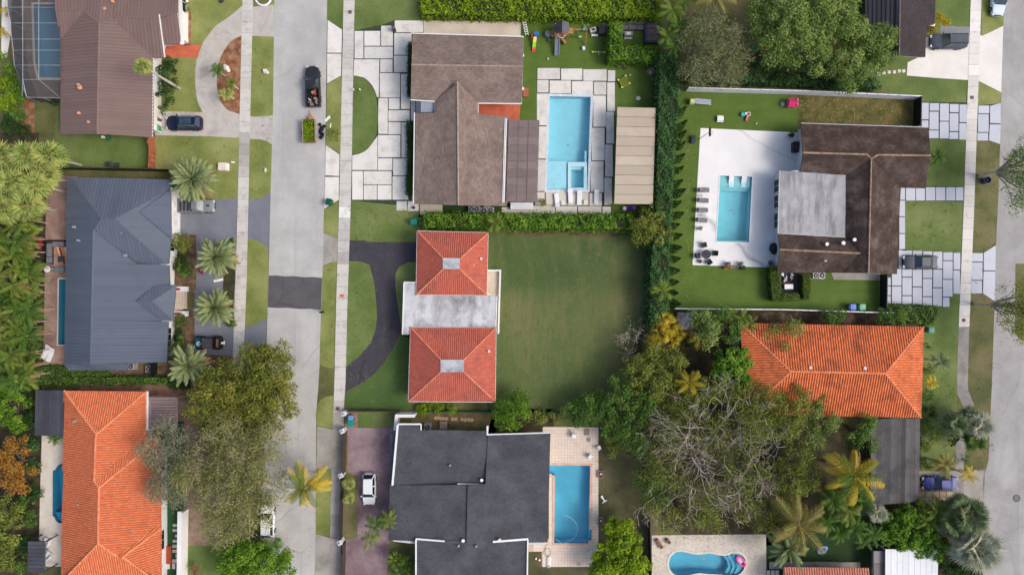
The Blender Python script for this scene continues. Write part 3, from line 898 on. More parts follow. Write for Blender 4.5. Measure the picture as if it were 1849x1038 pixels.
for rm in (road_m, road_r):
 overlay(rm, 'spot', (136, 134, 132), .35, .55, .8, .5, stretch=(2.2, .06, 1)); overlay(rm, 'spot', (206, 205, 202), .8, .66, .8, .5); overlay(rm, 'spot', (120, 118, 116), 1.4, .7, .8, .55, mask=(.12, .5, .65))
 overlay(rm, 'crack', (132, 130, 128), .1, .007, .002, .4, mask=(.08, .46, .6))
patch_m = mat('asphalt_patch', [(84, 82, 86), (94, 91, 95)], sc=0.6, fine=0.12, bump=0.4, bsc=20)
asph_m = mat('black_asphalt', [(62, 60, 67), (70, 67, 74)], sc=0.5, fine=0.1, bump=0.4, bsc=20)
for am in (asph_m, patch_m): overlay(am, 'spot', (96, 93, 98), .5, .55, .8, .5, stretch=(1, .4, 1)); overlay(am, 'spot', (46, 44, 50), 1.1, .64, .8, .6); overlay(am, 'crack', (44, 43, 48), .22, .01, .002, .5)
asph_b = stained('blue_grey_asphalt', [(112, 116, 126), (124, 127, 136)], (98, 102, 114), 0.2, 0.5, 0.75, fine=0.06)
conc_m = stained('old_concrete', [(176, 170, 163), (194, 189, 182)], (142, 136, 130), 0.35, 0.48, 0.75, fine=0.09)
conc_g = stained('grey_concrete', [(150, 146, 140), (168, 163, 156)], (122, 118, 110), 0.3, 0.45, 0.72, fine=0.1)
conc_w = mat('white_concrete', [(220, 216, 209), (230, 226, 220)], sc=0.4, fine=0.03, bump=0.1)
deck_w = overlay(mat('white_deck', [(226, 225, 225), (236, 235, 235)], sc=0.25, fine=0.03, bump=0.05, rough=0.7), 'spot', (204, 202, 202), .3, .55, .85, .6)
overlay(deck_w, 'crack', (178, 178, 182), .08, .008, .002, .8, mask=(.05, .4, .5))
pool_band = mat('pool_tile_band', [(70, 120, 156), (96, 146, 178)], sc=5, rough=.3)
joint_m = mat('dark_joint_turf', [(50, 58, 44), (70, 74, 58)], sc=3, fine=0.2)
slab_m = tonemat('paving_slab', [(206, 204, 199), (222, 219, 213), (216, 213, 206)], rough=0.85, grime=((176, 171, 162), 0.6, 0.48, 0.8))
slab_cool = tonemat('paving_slab_cool', [(186, 190, 202), (198, 201, 212), (192, 195, 206)], rough=0.85, grime=((172, 176, 186), 0.5, 0.55, 0.85))
slab_sand = tonemat('paving_slab_sand', [(200, 194, 183), (216, 211, 202), (208, 203, 194)], rough=0.85, grime=((182, 174, 162), 0.5, 0.55, 0.85))
walk_m = tonemat('sidewalk_slab', [(150, 147, 142), (188, 185, 179), (202, 199, 193), (196, 192, 186), (226, 224, 220)], rough=0.9, grime=((140, 136, 130), 0.9, 0.5, 0.8))
walk_w = tonemat('sidewalk_slab_white', [(196, 190, 182), (216, 212, 206), (232, 229, 224)], rough=0.9, grime=((160, 154, 146), 0.9, 0.56, 0.8))
paver_p = stained('purple_pavers', [(132, 112, 116), (158, 138, 142)], (96, 78, 84), 0.22, 0.42, 0.7, fine=0.25)
paver_k = stained('pink_pavers', [(150, 122, 112), (176, 148, 138)], (124, 98, 92), 0.5, 0.45, 0.7, fine=0.15)
terra_m = mat('terracotta_paving', [(176, 90, 66), (198, 108, 80)], sc=0.9, fine=0.1, bump=0.2)
beige_m = stained('beige_deck', [(206, 198, 186), (220, 213, 202)], (184, 170, 156), 0.4, 0.5, 0.78, fine=0.05)
tan_m = mat('tan_slab', [(192, 178, 160), (208, 196, 180)], sc=0.5, fine=0.06)
white_p = mat('white_paint', [(224, 224, 224), (234, 234, 233)], sc=0.6, rough=0.6, fine=0.02)
white_v = mat('white_vinyl', [(228, 230, 236), (238, 239, 244)], sc=0.6, rough=0.45, spec=0.4)
wall_c = mat('cream_wall', [(214, 208, 198), (226, 221, 212)], sc=0.6, fine=0.03)
wall_g = mat('pale_grey_wall', [(196, 200, 206), (210, 213, 218)], sc=0.6, fine=0.03)
dark_g = mat('dark_glass', [(24, 30, 36), (34, 40, 48)], sc=0.8, rough=0.08, spec=0.6)
black_m = mat('black_paint', [(24, 24, 28), (34, 34, 38)], sc=1.5, rough=0.5)
char_m = mat('charcoal_fabric', [(52, 52, 60), (70, 70, 78)], sc=2, rough=0.8, fine=0.1)
grey_f = mat('grey_fabric', [(110, 108, 112), (132, 130, 134)], sc=2, rough=0.8, fine=0.1)
metal_g = mat('galvanised', [(150, 152, 156), (176, 178, 182)], sc=2, rough=0.45, metal=0.3)
wood_m = mat('brown_wood', [(128, 84, 60), (158, 108, 78)], sc=2, rough=0.8, fine=0.2, stretch=(1, 6, 1))
wood_o = mat('cedar_wood', [(170, 112, 72), (196, 138, 94)], sc=2, rough=0.8, fine=0.2)
brick_o = mat('orange_brown_boards', [(150, 84, 58), (176, 104, 76)], sc=2, rough=0.85, fine=0.2)
rubber_m = mat('tyre_rubber', [(18, 18, 20), (28, 28, 30)], sc=2, rough=0.85)
rim_m = mat('alloy_rim', [(150, 152, 156), (180, 182, 186)], sc=2, rough=0.3, metal=0.8)
mat('lamp_glass', [(190, 196, 204), (220, 224, 228)], sc=4, rough=0.1, spec=0.6)
mat('red_lens', [(120, 18, 18), (150, 26, 24)], sc=4, rough=0.2, spec=0.6)
bark_m = mat('bark', [(92, 80, 66), (124, 110, 92)], sc=3, fine=0.3, bump=0.5)
bark_p = mat('pale_bark', [(160, 150, 136), (188, 178, 164)], sc=3, fine=0.2, bump=0.4)
palm_t = mat('palm_trunk', [(166, 160, 148), (190, 184, 172)], sc=4, fine=0.2, bump=0.4)
def plastic(n, c): return mat('plastic_' + n, [tuple(max(0, v - 8) for v in c), c], sc=2, rough=0.4, spec=0.45)

# ---------------------------------------------------------------- pool outlines first: every sheet is cut round them
PO = {}
PO['screen'] = [(61, 9), (100, 9), (109.5, 40), (109.5, 140), (70, 140), (64, 110)]
PO['narrow'] = [(106.5, 504), (132, 504), (132, 622), (105, 622)]
PO['left'] = curve([(128, 836), (112, 836), (104, 841), (100, 847), (97, 849)], 4)[:-1] + [(95.5, 849), (95, 931), (98, 932)] + curve([(99, 935), (103, 941), (110, 944), (128, 945)], 4)
PO['main'] = [(993, 174.5), (1066.5, 175.5), (1060.5, 342.5), (988, 342.5)]
PO['deck'] = [(1300.2, 317.5), (1357.8, 319.5), (1352, 437.5), (1293.5, 436)]
def z6(*p): return [(960 + x / 3.604, 750 + y / 3.604) for x, y in p]
PO['tiled'] = z6((112, 323), (376, 325), (381, 335), (373, 700), (374, 733), (389, 736), (388, 806), (371, 810), (367, 829), (147, 828), (152, 390), (112, 385))
PO['curvy'] = smoothpoly(zz(920, 688, (852, 975), (862, 935), (895, 910), (935, 912), (985, 926), (1030, 926), (1075, 919), (1125, 932), (1160, 934), (1205, 916), (1245, 928), (1266, 960), (1258, 1003), (1228, 1036), (1180, 1042), (1120, 1032), (1060, 1030), (1010, 1024), (955, 1038), (890, 1040), (860, 1012)), 2)
POOLS += list(PO.values())

# ---------------------------------------------------------------- ground
FAR = 4200
sheet('ground', [(-FAR, -FAR), (FAR, -FAR), (FAR, FAR), (-FAR, FAR)], 0, mat('rough_grass', [(78, 84, 46), (98, 100, 60), (118, 110, 76)], sc=0.25, fine=0.28, bump=0.6, bsc=8))
# streets run far beyond the frame
sheet('street', [(520, -3500), (614, -3500), (590.8, 0), (588.5, 200), (586, 345), (583, 480), (579.7, 580), (577, 660), (574.6, 700), (571, 745), (570, 960), (568, 1038), (520, 4500), (430, 4500), (468, 1038), (478, 800), (482, 600), (485, 500), (488.7, 345), (493, 200), (495.5, 0)], 2, road_m)
sheet('street', [(1900, -3500), (1990, -3500), (1868, 0), (1866, 300), (1860, 620), (1852, 1038), (1830, 4500), (1745, 4500), (1775.5, 1038), (1776, 860), (1784.6, 833), (1791, 690), (1795.7, 550), (1797, 470), (1803, 345), (1806, 260), (1808, 165), (1813, 0)], 2, road_r)
sheet('asphalt_patch', [(485.3, 497.8), (498, 497.2), (514, 499), (530, 498.6), (552, 500.6), (566, 500), (582, 501.8), (580.6, 530), (579.7, 559.8), (560, 557.4), (541, 557.9), (520, 555.6), (501, 556), (483.6, 554.8)], 3, patch_m)
# verge island on the far kerb of the eastern street
sheet('verge', [(1833.5, 476), (1900, 476), (1900, 640), (1840, 612), (1832, 600)], 3, lawn_d)

def strip_slabs(parent, name, left, right, ys, m, tone=None):
 """walk slabs between two edges given as (y, x) lists"""
 def ev(tab, y):
  for (y0, x0), (y1, x1) in zip(tab, tab[1:]):
   if y0 <= y <= y1: return x0 + (x1 - x0) * (y - y0) / (y1 - y0)
  return tab[0][1] if y < tab[0][0] else tab[-1][1]
 rg = random.Random(len(ys))
 for a, c in zip(ys, ys[1:]):
  b = MB(); pl = [(ev(left, a), a + .22), (ev(right, a), a + .22), (ev(right, c), c - .22), (ev(left, c), c - .22)]
  t = tone(0.5 * (a + c)) if tone else None
  b.prism([P(*q) for q in pl], 0.004, 0.03 + rg.uniform(0, .01), t=rg.uniform(.3, .68) if t is None else t)
  b.build(name, m, parent, world=True)
def walk(label_unused, left, right, y0, y1, step, m, tone=None):
 pts = [(x, y) for y, x in left] + [(x, y) for y, x in reversed(right)]
 s = sheet('sidewalk', pts, 3, joint_walk)
 n = max(1, round((y1 - y0) / step)); ys = [y0 + (y1 - y0) * i / n for i in range(n + 1)]
 strip_slabs(s, 'walk_slab', left, right, ys, m, tone)
joint_walk = mat('walk_joint', [(120, 116, 108), (140, 136, 128)], sc=2)
rgw = random.Random(77)
def tone_e(y):
 if 378 < y < 400: return 0.95
 if 55 < y < 130: return rgw.uniform(.28, .4)
 if 400 < y < 475: return rgw.uniform(.12, .35)
 if y < 55: return .75
 if y > 720: return rgw.uniform(.05, .3)
 return rgw.uniform(.42, .62)
walk('', [(-40, 620.8), (0, 620.5), (350, 613), (560, 606.7), (690, 604), (745, 601.5)], [(-40, 640.6), (0, 640.4), (350, 634), (560, 627), (690, 624), (745, 620)], -40, 745, 20.5, walk_m, tone_e)
walk('', [(845, 598.5), (970, 596)], [(845, 618), (970, 616.5)], 845, 970, 21, walk_m, lambda y: rgw.uniform(.0, .2))
walk('', [(-40, 438.5), (0, 438), (200, 433), (345, 430), (500, 425.5), (640, 420.8), (760, 417)], [(-40, 457.4), (0, 457), (200, 452), (345, 449), (500, 445.7), (640, 440), (760, 436)], -40, 760, 20, walk_m, lambda y: rgw.uniform(.05, .3) if 245 < y < 320 else rgw.uniform(.3, .6))
def tone_r(y): return rgw.uniform(.6, .95) if y < 140 else (rgw.uniform(.0, .2) if y > 590 else rgw.uniform(.3, .6))
walk('', [(-40, 1753), (0, 1752.6), (140, 1748), (350, 1741), (570, 1731.7), (590, 1731)], [(-40, 1772.4), (0, 1772), (140, 1767), (350, 1759.7), (570, 1751), (590, 1750)], -40, 590, 20, walk_w, tone_r)
# the dark southern stretch jogs round the palms
sheet('sidewalk', [(1731, 590), (1750, 590), (1747.5, 690), (1748, 705), (1758, 728), (1757, 745), (1745, 800), (1740, 850), (1740, 905), (1722, 905), (1724, 850), (1726, 800), (1741, 745), (1740, 735), (1728, 710), (1728, 690)], 3, stained('dark_walk', [(136, 132, 130), (152, 148, 145)], (112, 108, 106), 0.6, .45, .75, fine=.1))

# ---------------------------------------------------------------- lawns, beds, drives (west side)
sheet('lawn', [(262, -40), (496, -40), (495, 60), (493, 200), (488.7, 347), (470, 358), (449, 362), (322, 362), (322, 306), (262, 306)], 1, lawn_a)
sheet('lawn', [(100, 180), (280, 180), (280, 304), (100, 304)], 2, lawn_b)
dr = curve([(440, 8), (420, 26), (404.6, 37), (390, 47), (377.6, 62), (368, 75), (362.4, 87.7), (356, 105), (353.5, 118), (352.3, 145), (355.7, 178.7), (361, 193), (366, 203)], 3)
inner = curve([(432.5, 207), (424, 203.5), (411.3, 199), (402, 189), (396, 178.7), (391.5, 155), (392.8, 128), (399.5, 101), (414.7, 77.5), (425, 70), (435.5, 65.5)], 3)
sheet('driveway', dr + [(310, 201.5), (297, 202), (286, 206), (279, 213), (279.5, 244.5), (380, 246.5), (433, 249.5)] + inner + [(455, 65.5), (494.5, 67), (495, 9), (457, 13)], 2, conc_m)
sheet('driveway', [(450, 210.7), (470, 211), (492.5, 208.5), (491, 261), (482, 255), (472, 252), (450, 251)], 2, conc_m)
sheet('mulch_bed', [(435.7, 65)] + inner[::-1][1:-1] + [(432.7, 207.5)], 1.5, mulch_m)
sheet('brick_path', [(290, 80.5), (364, 81), (360, 92), (357.4, 105), (290, 104.5)], 3, terra_m)
sheet('planting_bed', [(331, 22), (345.6, 22), (344.5, 82), (331, 82)], 3, mulch_m)
sheet('planting_bed', [(278, 104.5), (292, 104.5), (290, 170), (278, 170)], 2, mulch_m)
sheet('patio', [(10, -40), (112, -40), (112, 178), (48, 178), (25, 120), (14, 30)], 1, stained('pinkish_deck', [(134, 116, 106), (152, 134, 124)], (112, 96, 88), 0.6, .45, .75))
sheet('path', [(4, -40), (22, -40), (20, 60), (12, 106), (2, 106)], 3, conc_w)
sheet('planting_bed', [(44, 178), (62, 178), (62, 240), (40, 240)], 2, mulch_m)
# grey-roofed house
sheet('driveway', [(318, 361), (428.6, 359), (420.8, 642), (350, 642), (352, 425), (318, 425)], 2, asph_b)
apr = [(449, 359)] + curve([(462, 360), (475, 356), (488.6, 346)], 3) + [(485, 452)] + [(481.8, 520), (481, 620), (440.4, 642)]
sheet('driveway', apr, 2, asph_b)
sheet('lawn', [(447, 432)] + curve([(456, 432), (468, 436), (477, 443), (483.8, 452), (484.5, 500), (483, 545), (482.6, 573), (470, 580), (458, 587), (449, 589), (442, 588)], 3), 3, lawn_a)
sheet('planting_bed', [(300, 424), (354.5, 424), (354.5, 520), (352, 527), (300, 527)], 3, soil_m)
sheet('planting_bed', [(300, 558), (346, 558), (351, 566), (352, 640), (420, 642), (419, 690), (120, 690), (120, 660), (300, 660)], 3, soil_m)
sheet('planting_bed', curve([(421, 428), (416, 432), (413, 445), (408, 470), (404, 500), (402, 530), (404, 560), (408, 585), (413, 589), (419, 589)], 3) + [(425, 500)], 3, mat('dark_bed', [(44, 48, 30), (70, 72, 44)], sc=1.2, fine=.3, bump=.6))
sheet('patio', [(82, 318), (140, 318), (140, 660), (74, 660), (78, 500)], 2, paver_k)
sheet('planting_bed', [(64, 330), (84, 330), (78, 660), (56, 660)], 3, litter_m)
sheet('ground_cover', [(-60, 240), (70, 240), (66, 700), (-60, 700)], 1, litter_m)
sheet('entry_steps_base', [(314, 522), (338, 522), (338, 562), (314, 562)], 3, tan_m)
# orange-roofed house
sheet('patio', [(76, 776), (130, 776), (130, 1022), (70, 1022), (72, 900)], 2, beige_m)
sheet('ground_cover', [(-60, 690), (76, 690), (70, 1060), (-60, 1060)], 1, litter_m)
sheet('soil', [(145, 690), (350, 690), (350, 716), (264, 716), (264, 708), (145, 708)], 3, mat('pink_soil', [(120, 88, 74), (146, 112, 96)], sc=.8, fine=.2))
sheet('turf', [(284, 760), (332, 760), (332, 1060), (284, 1060)], 2, mat('deep_turf', [(34, 74, 44), (42, 84, 52)], sc=.5, fine=.1))
sheet('soil', [(318, 700), (418, 700), (418, 1000), (332, 1000), (332, 776), (318, 776)], 1, mat('dry_soil', [(112, 94, 80), (140, 120, 104), (96, 92, 62)], sc=.3, fine=.25))
sheet('lawn', [(338, 985), (470, 985), (466, 1060), (338, 1060)], 2, lawn_b)

# ---------------------------------------------------------------- central blocks
sheet('verge', [(591, -40), (620.8, -40), (619.6, 54), (618, 54), (591, 36)], 2.5, lawn_b)
sheet('lawn', [(640.6, -40), (790, -40), (790, 60), (640, 57)], 1, lawn_b)
isl = zz(460, 0, (387, 455), (400, 444), (430, 428), (465, 409), (460, 828), (440, 812), (415, 797), (381, 775))
drv = sheet('driveway', [(591.5, 37), (618, 54.5), (619, 56), (637.5, 56), (690, 45), (712, 37), (765, 37), (765, 59), (746, 62), (742, 400), (711, 372), (633, 361), (611.8, 361), (585.3, 377.5), (588, 200)], 1.5, joint_m)
sheet('verge', isl, 3, lawn_a)
arc = zz(460, 0, *curve([(525, 409), (560, 414), (590, 425), (630, 468), (652, 535), (658, 600), (655, 690), (640, 745), (600, 797), (560, 820), (520, 829)], 4))
sheet('lawn', [(636.5, 138)] + arc[1:-1] + [(634.5, 279.5)], 3, lawn_b)
SL = [((535, 168), (582, 315)), ((587, 168), (672, 247)), ((587, 252), (740, 315)), ((677, 140), (740, 247)), ((750, 112), (902, 175)), ((747, 180), (840, 295)), ((745, 300), (838, 388)), ((672, 320), (738, 388)), ((670, 393), (778, 523)), ((783, 397), (832, 585)), ((718, 527), (776, 587)), ((716, 592), (830, 650)), ((716, 655), (782, 720)), ((786, 657), (828, 845)), ((660, 725), (780, 843)), ((660, 848), (737, 912)), ((741, 850), (822, 940)), ((522, 917), (580, 1070)), ((584, 917), (733, 988)), ((584, 992), (654, 1070)), ((658, 992), (733, 1070)), ((738, 945), (822, 1070)), ((760, 1078), (815, 1128)), ((820, 1078), (878, 1130)), ((837, 540), (860, 655)), ((865, 543), (888, 603))]
slabs(drv, 'slab', [zz(460, 0, *q) for q in SL], slab_m)
slabs(drv, 'slab', [[(591.8, 37), (617.6, 54.2), (616.8, 95.8), (591, 95.8)], [(590.8, 97.6), (616.7, 97.6), (615.8, 137.2), (590.8, 151)], [(588.3, 262), (613.2, 279.4), (612.3, 318), (587.3, 317)], [(587.2, 319.8), (612.2, 319.8), (611.7, 361), (585.6, 377)]], slab_m)
def full(*p): return zz(460, 0, *p)
top_arc = curve([(530, 406), (560, 411), (592, 422), (632, 464), (655, 522)], 4); bot_arc = curve([(661, 724), (643, 749), (603, 800), (562, 824), (523, 833)], 4)
slabs(drv, 'slab', [full((533, 320), (667, 320), (664, 522), *top_arc[::-1]), full((657, 911), (522, 911), *bot_arc[::-1][0:1], *bot_arc[::-1][1:-1], (657, 730)), full((663, 527), (713, 527), (713, 718), (663, 718), (661, 640), (662, 600))], slab_m)
sheet('verge', [(585, 378.5), (600, 371), (611, 364), (610.6, 429), (600, 427), (586, 420), (584, 412)], 3, lawn_a)
sheet('lawn', [(633, 363), (745, 373), (760, 386), (760, 437), (700, 436.5), (662, 435), (632, 434)], 2, lawn_b)
sheet('apron', [(584.5, 420.5), (598, 426), (610.4, 430.5), (608.5, 472), (596, 474), (583, 479)], 2.5, conc_g)
sheet('driveway', zz(460, 340, (505, 278), (590, 280), (600, 287), (700, 289), (900, 290), (900, 393), (862, 393), (815, 398), (775, 420), (755, 450), (752, 520), (758, 570), (765, 620), (776, 690), (784, 745), (780, 775), (740, 860), (690, 940), (640, 990), (585, 1038), (530, 1065), (485, 1090), (487, 960), (520, 930), (560, 900), (600, 855), (625, 820), (645, 765), (655, 700), (652, 620), (644, 540), (637, 490), (615, 410), (590, 400), (560, 392), (505, 390)), 2, asph_m)
sheet('verge', zz(460, 340, (365, 413), (400, 398), (441, 390), (432, 600), (428, 780), (424, 964), (395, 960), (362, 950), (347, 938), (350, 800), (356, 640)), 3, lawn_a)
sheet('lawn', zz(460, 340, (505, 391), (560, 393), (590, 401), (614, 411), (636, 490), (643, 540), (651, 620), (654, 700), (644, 765), (624, 820), (599, 854), (559, 899), (519, 929), (488, 958), (495, 650)), 1, lawn_b)
sheet('lawn', [(716, 480), (722, 476), (760, 470), (760, 615), (722, 604), (717, 560), (712, 520)], 1, lawn_b)
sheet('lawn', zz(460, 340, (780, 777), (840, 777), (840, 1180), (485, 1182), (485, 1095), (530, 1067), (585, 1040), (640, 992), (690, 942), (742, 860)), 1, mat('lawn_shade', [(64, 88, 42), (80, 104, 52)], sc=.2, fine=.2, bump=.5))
sheet('lawn', [(870, 416), (1180, 416), (1172, 500), (1168, 560), (1165, 640), (1120, 745), (880, 745)], 1, lawn_c)
sheet('soil', [(770, 410), (1170, 410), (1165, 424), (1060, 428), (1020, 423), (960, 427), (900, 421), (770, 421)], 1.5, mat('hedge_soil', [(70, 62, 40), (98, 86, 58), (86, 92, 52)], sc=.8, fine=.3))
sheet('verge', [(572.5, 735), (578, 722), (590, 716), (601.5, 714), (600.5, 774), (586, 771), (572.5, 766)], 3, lawn_a)
sheet('driveway', [(573, 769), (587, 772), (601, 775.5), (601, 745), (621, 745), (622, 850), (598.5, 846), (571, 846)], 2.5, conc_g)
sheet('verge', [(571.5, 847), (598, 847), (595.8, 970), (570, 962)], 3, lawn_a)
sheet('driveway', [(569.5, 963), (596, 971), (617, 971), (620, 1060), (568, 1060)], 2.5, conc_g)
sheet('driveway', [(617, 848), (622, 848), (619, 1000), (616, 1000)], 2.5, conc_g)
sheet('lawn', [(645, 743), (722, 743), (722, 772), (646, 772)], 2, lawn_b)
pdrv = sheet('driveway', [(628, 771.5), (724, 771.5), (724, 890), (703, 980), (697, 1060), (620, 1060), (623, 975), (645, 968), (645, 862), (627, 850)], 2, paver_p)
sheet('planting_bed', [(618, 853), (646, 858), (645, 970), (616, 968)], 3, lawn_d)
sheet('path', [(623, 744), (646, 744), (646, 771), (623, 771)], 3, mat('brown_path', [(128, 100, 88), (150, 120, 106)], sc=1, fine=.15))
sheet('garden', [(720, 741), (895, 741), (895, 790), (720, 790)], 1, mat('garden_earth', [(74, 78, 40), (100, 92, 58), (118, 98, 76)], sc=.6, fine=.3))
sheet('garden', [(890, 738), (1000, 738), (1000, 790), (880, 790)], 1, litter_m)
sheet('lawn', [(1076, 770), (1190, 770), (1180, 1060), (950, 1060), (950, 990), (1076, 990)], 1, mat('lawn_worn', [(66, 66, 42), (88, 86, 58), (104, 98, 72)], sc=.25, fine=.2, bump=.5))
# pool garden with big slabs
sheet('turf', [(932, 34), (1195, 34), (1192, 390), (930, 390)], 1, turf_m)
pdk = sheet('pool_deck', zz(920, 0, (146, 362), (568, 376), (560, 800), (545, 1145), (60, 1145), (60, 1075), (150, 1062)), 2, joint_m)
SL2 = [((150, 366), (270, 426)), ((276, 369), (390, 430)), ((395, 373), (520, 434)), ((526, 378), (566, 437)), ((149, 430), (209, 497)), ((215, 433), (329, 501)), ((334, 436), (447, 506)), ((452, 440), (518, 509)), ((523, 443), (564, 596)), ((147, 503), (206, 672)), ((449, 514), (516, 680)), ((145, 678), (201, 850)), ((518, 600), (559, 770)), ((441, 686), (509, 860)), ((512, 776), (553, 947)), ((140, 856), (196, 1024)), ((436, 865), (503, 1030)), ((508, 953), (548, 1098))]
slabs(pdk, 'slab', [zz(920, 0, *q) for q in SL2], slab_m)
def z5(*p): return [(820 + x / 5.136, 330 + y / 5.136) for x, y in p]
SL3 = [((750, 87), (840, 205)), ((850, 89), (1044, 208)), ((1051, 92), (1246, 211)), ((1256, 97), (1369, 213)), ((735, 213), (937, 290)), ((945, 217), (1140, 292)), ((1150, 219), (1366, 293)), ((1376, 221), (1453, 295)), ((440, 228), (727, 290))]
slabs(pdk, 'slab', [z5(*q) for q in SL3], slab_sand)
sheet('terrace', [(860, 183), (940, 183), (938, 220), (860, 220)], 3, terra_m)
sheet('terrace', [(765, 37), (941, 40), (940, 68), (765, 68)], 2, tan_m)
sheet('side_yard', [(756, 366), (840, 366), (935, 368), (935, 392), (756, 392)], 2, turf_d)
sheet('side_path', [(758, 366), (799, 367), (799, 388), (758, 388)], 3, tan_m)

# ---------------------------------------------------------------- eastern blocks
sheet('lawn', [(1560, -40), (1752, -40), (1741, 300), (1731, 600), (1724, 880), (1664, 880), (1664, 560), (1600, 560), (1600, 160), (1560, 160)], 1, lawn_b)
sheet('verge', [(1772, -40), (1813, -40), (1812, 47), (1792, 57), (1772, 66)], 2.5, lawn_a)
sheet('verge', [(1766.5, 148), (1790, 160), (1808, 168), (1806, 187), (1765, 191)], 2.5, lawn_a)
sheet('verge', [(1762, 255), (1804, 258), (1803, 345), (1797.5, 437), (1778, 456), (1755, 456)], 2.5, lawn_d)
sheet('verge', [(1751, 531), (1776, 531), (1795, 546), (1791, 690), (1785, 830), (1776, 848), (1740, 850), (1745, 800), (1757, 745), (1758, 728), (1748, 705), (1747, 690), (1750, 590)], 2.5, mat('verge_dry', [(76, 82, 48), (98, 98, 60), (116, 106, 76)], sc=.25, fine=.25, bump=.5))
sheet('driveway', zz(1349, 0, (900, 205), (1199, 190), (1252, 190), (1372, 141), (1362, 497), (1240, 435), (1183, 430), (1000, 418), (855, 406), (860, 336), (915, 310), (900, 290)), 2, conc_w)
sheet('gravel', zz(1349, 0, (1035, 140), (1190, 146), (1190, 192), (1035, 186)), 2, mat('grey_gravel', [(120, 122, 126), (150, 152, 156)], sc=6, fine=.2, bump=.6, bsc=20))
sheet('turf', [(1195, 160), (1440, 168), (1440, 245), (1664, 480), (1600, 565), (1195, 560)], 1, turf_m)
sheet('garden', [(1440, 168), (1655, 172), (1655, 235), (1440, 232)], 2, mat('littered_grass', [(70, 74, 34), (92, 90, 48), (116, 100, 58)], sc=.7, fine=.3, bump=.5))
sheet('pool_deck', [(1265, 231.5), (1440, 239.5), (1462, 239.5), (1462, 320), (1430, 420), (1430, 484.5), (1390, 483), (1250.5, 478.5)], 2, deck_w)
ed = sheet('driveway', zz(1349, 0, (930, 546), (1358, 552), (1357, 775), (1294, 754), (930, 744)), 2, joint_m)
U = [((935, 552), (972, 640)), ((977, 554), (1027, 594)), ((1032, 556), (1080, 648)), ((1085, 559), (1132, 602)), ((1137, 561), (1176, 655)), ((935, 646), (970, 682)), ((976, 600), (1025, 695)), ((1084, 608), (1131, 703)), ((1031, 653), (1079, 743)), ((974, 700), (1025, 742)), ((1136, 661), (1173, 749)), ((1083, 709), (1130, 746)), ((1238, 567), (1296, 608)), ((1236, 613), (1293, 708)), ((1232, 713), (1290, 754))]
slabs(ed, 'slab', [zz(1349, 0, *q) for q in U] + [zz(1349, 0, (1301, 569), (1358, 553), (1357, 662), (1300, 660)), zz(1349, 0, (1299, 667), (1357, 668), (1355, 773), (1295, 753))], slab_cool)
wk = sheet('path', [(1618, 335), (1740, 337), (1739, 364.5), (1633, 362), (1630, 455), (1618, 455)], 2, joint_m)
slabs(wk, 'slab', [zz(1349, 340, ((x0), -5), ((x1), 66)) for x0, x1 in ((850, 900), (904, 952), (957, 1007), (1011, 1061), (1066, 1114), (1118, 1157))] + [zz(1349, 340, (815, y0), (845, y1)) for y0, y1 in ((-5, 62), (67, 150), (155, 240), (245, 326))], slab_cool)
ld = sheet('driveway', zz(1349, 340, (745, 328), (840, 331), (1140, 345), (1203, 345), (1268, 344), (1332, 300), (1324, 607), (1268, 566), (1200, 563), (1090, 566), (1083, 636), (745, 622)), 2, joint_m)
Lw = [((812, 331), (831, 426)), ((750, 478), (769, 520)), ((750, 525), (769, 572)), ((750, 577), (769, 618)), ((775, 432), (826, 521)), ((775, 526), (826, 619)), ((831, 334), (882, 428)), ((831, 432), (882, 473)), ((831, 478), (881, 572)), ((831, 577), (881, 620)), ((887, 335), (937, 380)), ((887, 384), (936, 430)), ((886, 435), (936, 525)), ((886, 530), (936, 622)), ((942, 338), (991, 430)), ((941, 435), (991, 480)), ((941, 485), (990, 578)), ((940, 583), (990, 627)), ((996, 340), (1045, 430)), ((996, 436), (1044, 530)), ((995, 535), (1043, 630)), ((1050, 343), (1100, 385)), ((1049, 390), (1100, 485)), ((1048, 490), (1099, 580)), ((1048, 585), (1083, 634)), ((1105, 346), (1141, 435)), ((1104, 440), (1139, 564)), ((1204, 347), (1262, 392)), ((1202, 397), (1260, 490)), ((1200, 495), (1257, 563))]
slabs(ld, 'slab', [zz(1349, 340, *q) for q in Lw] + [zz(1349, 340, (1267, 346), (1331, 305), (1329, 440), (1266, 440)), zz(1349, 340, (1266, 445), (1328, 445), (1324, 604), (1262, 562))], slab_cool)
sheet('soil', [(1215, 561), (1670, 562), (1670, 592), (1340, 592), (1340, 620), (1290, 640), (1215, 620)], 1, mat('dark_litter', [(48, 40, 30), (74, 60, 46), (104, 88, 70)], sc=.8, fine=.35, bump=.7))
sheet('side_path', [(1500, 490), (1590, 490), (1590, 506), (1506, 505)], 3, conc_g)
sheet('nook_floor', [(1406, 488), (1444, 488), (1444, 531), (1406, 531)], 3, mat('dark_decking', [(58, 56, 64), (76, 74, 82)], sc=1, fine=.1))
sheet('ground_cover', smoothpoly([(1172, 575), (1350, 600), (1350, 740), (1570, 760), (1570, 905), (1400, 1000), (1180, 960), (1150, 800), (1090, 780), (1100, 745), (1135, 690), (1140, 625)], 2), 1.5, litter_m)
sheet('driveway', [(1655, 850), (1727, 850), (1778, 845), (1776, 905), (1655, 908)], 2, conc_g)
pads = sheet('parking_pads', [(1656, 885), (1721, 885), (1720, 908), (1656, 908)], 3, joint_m)
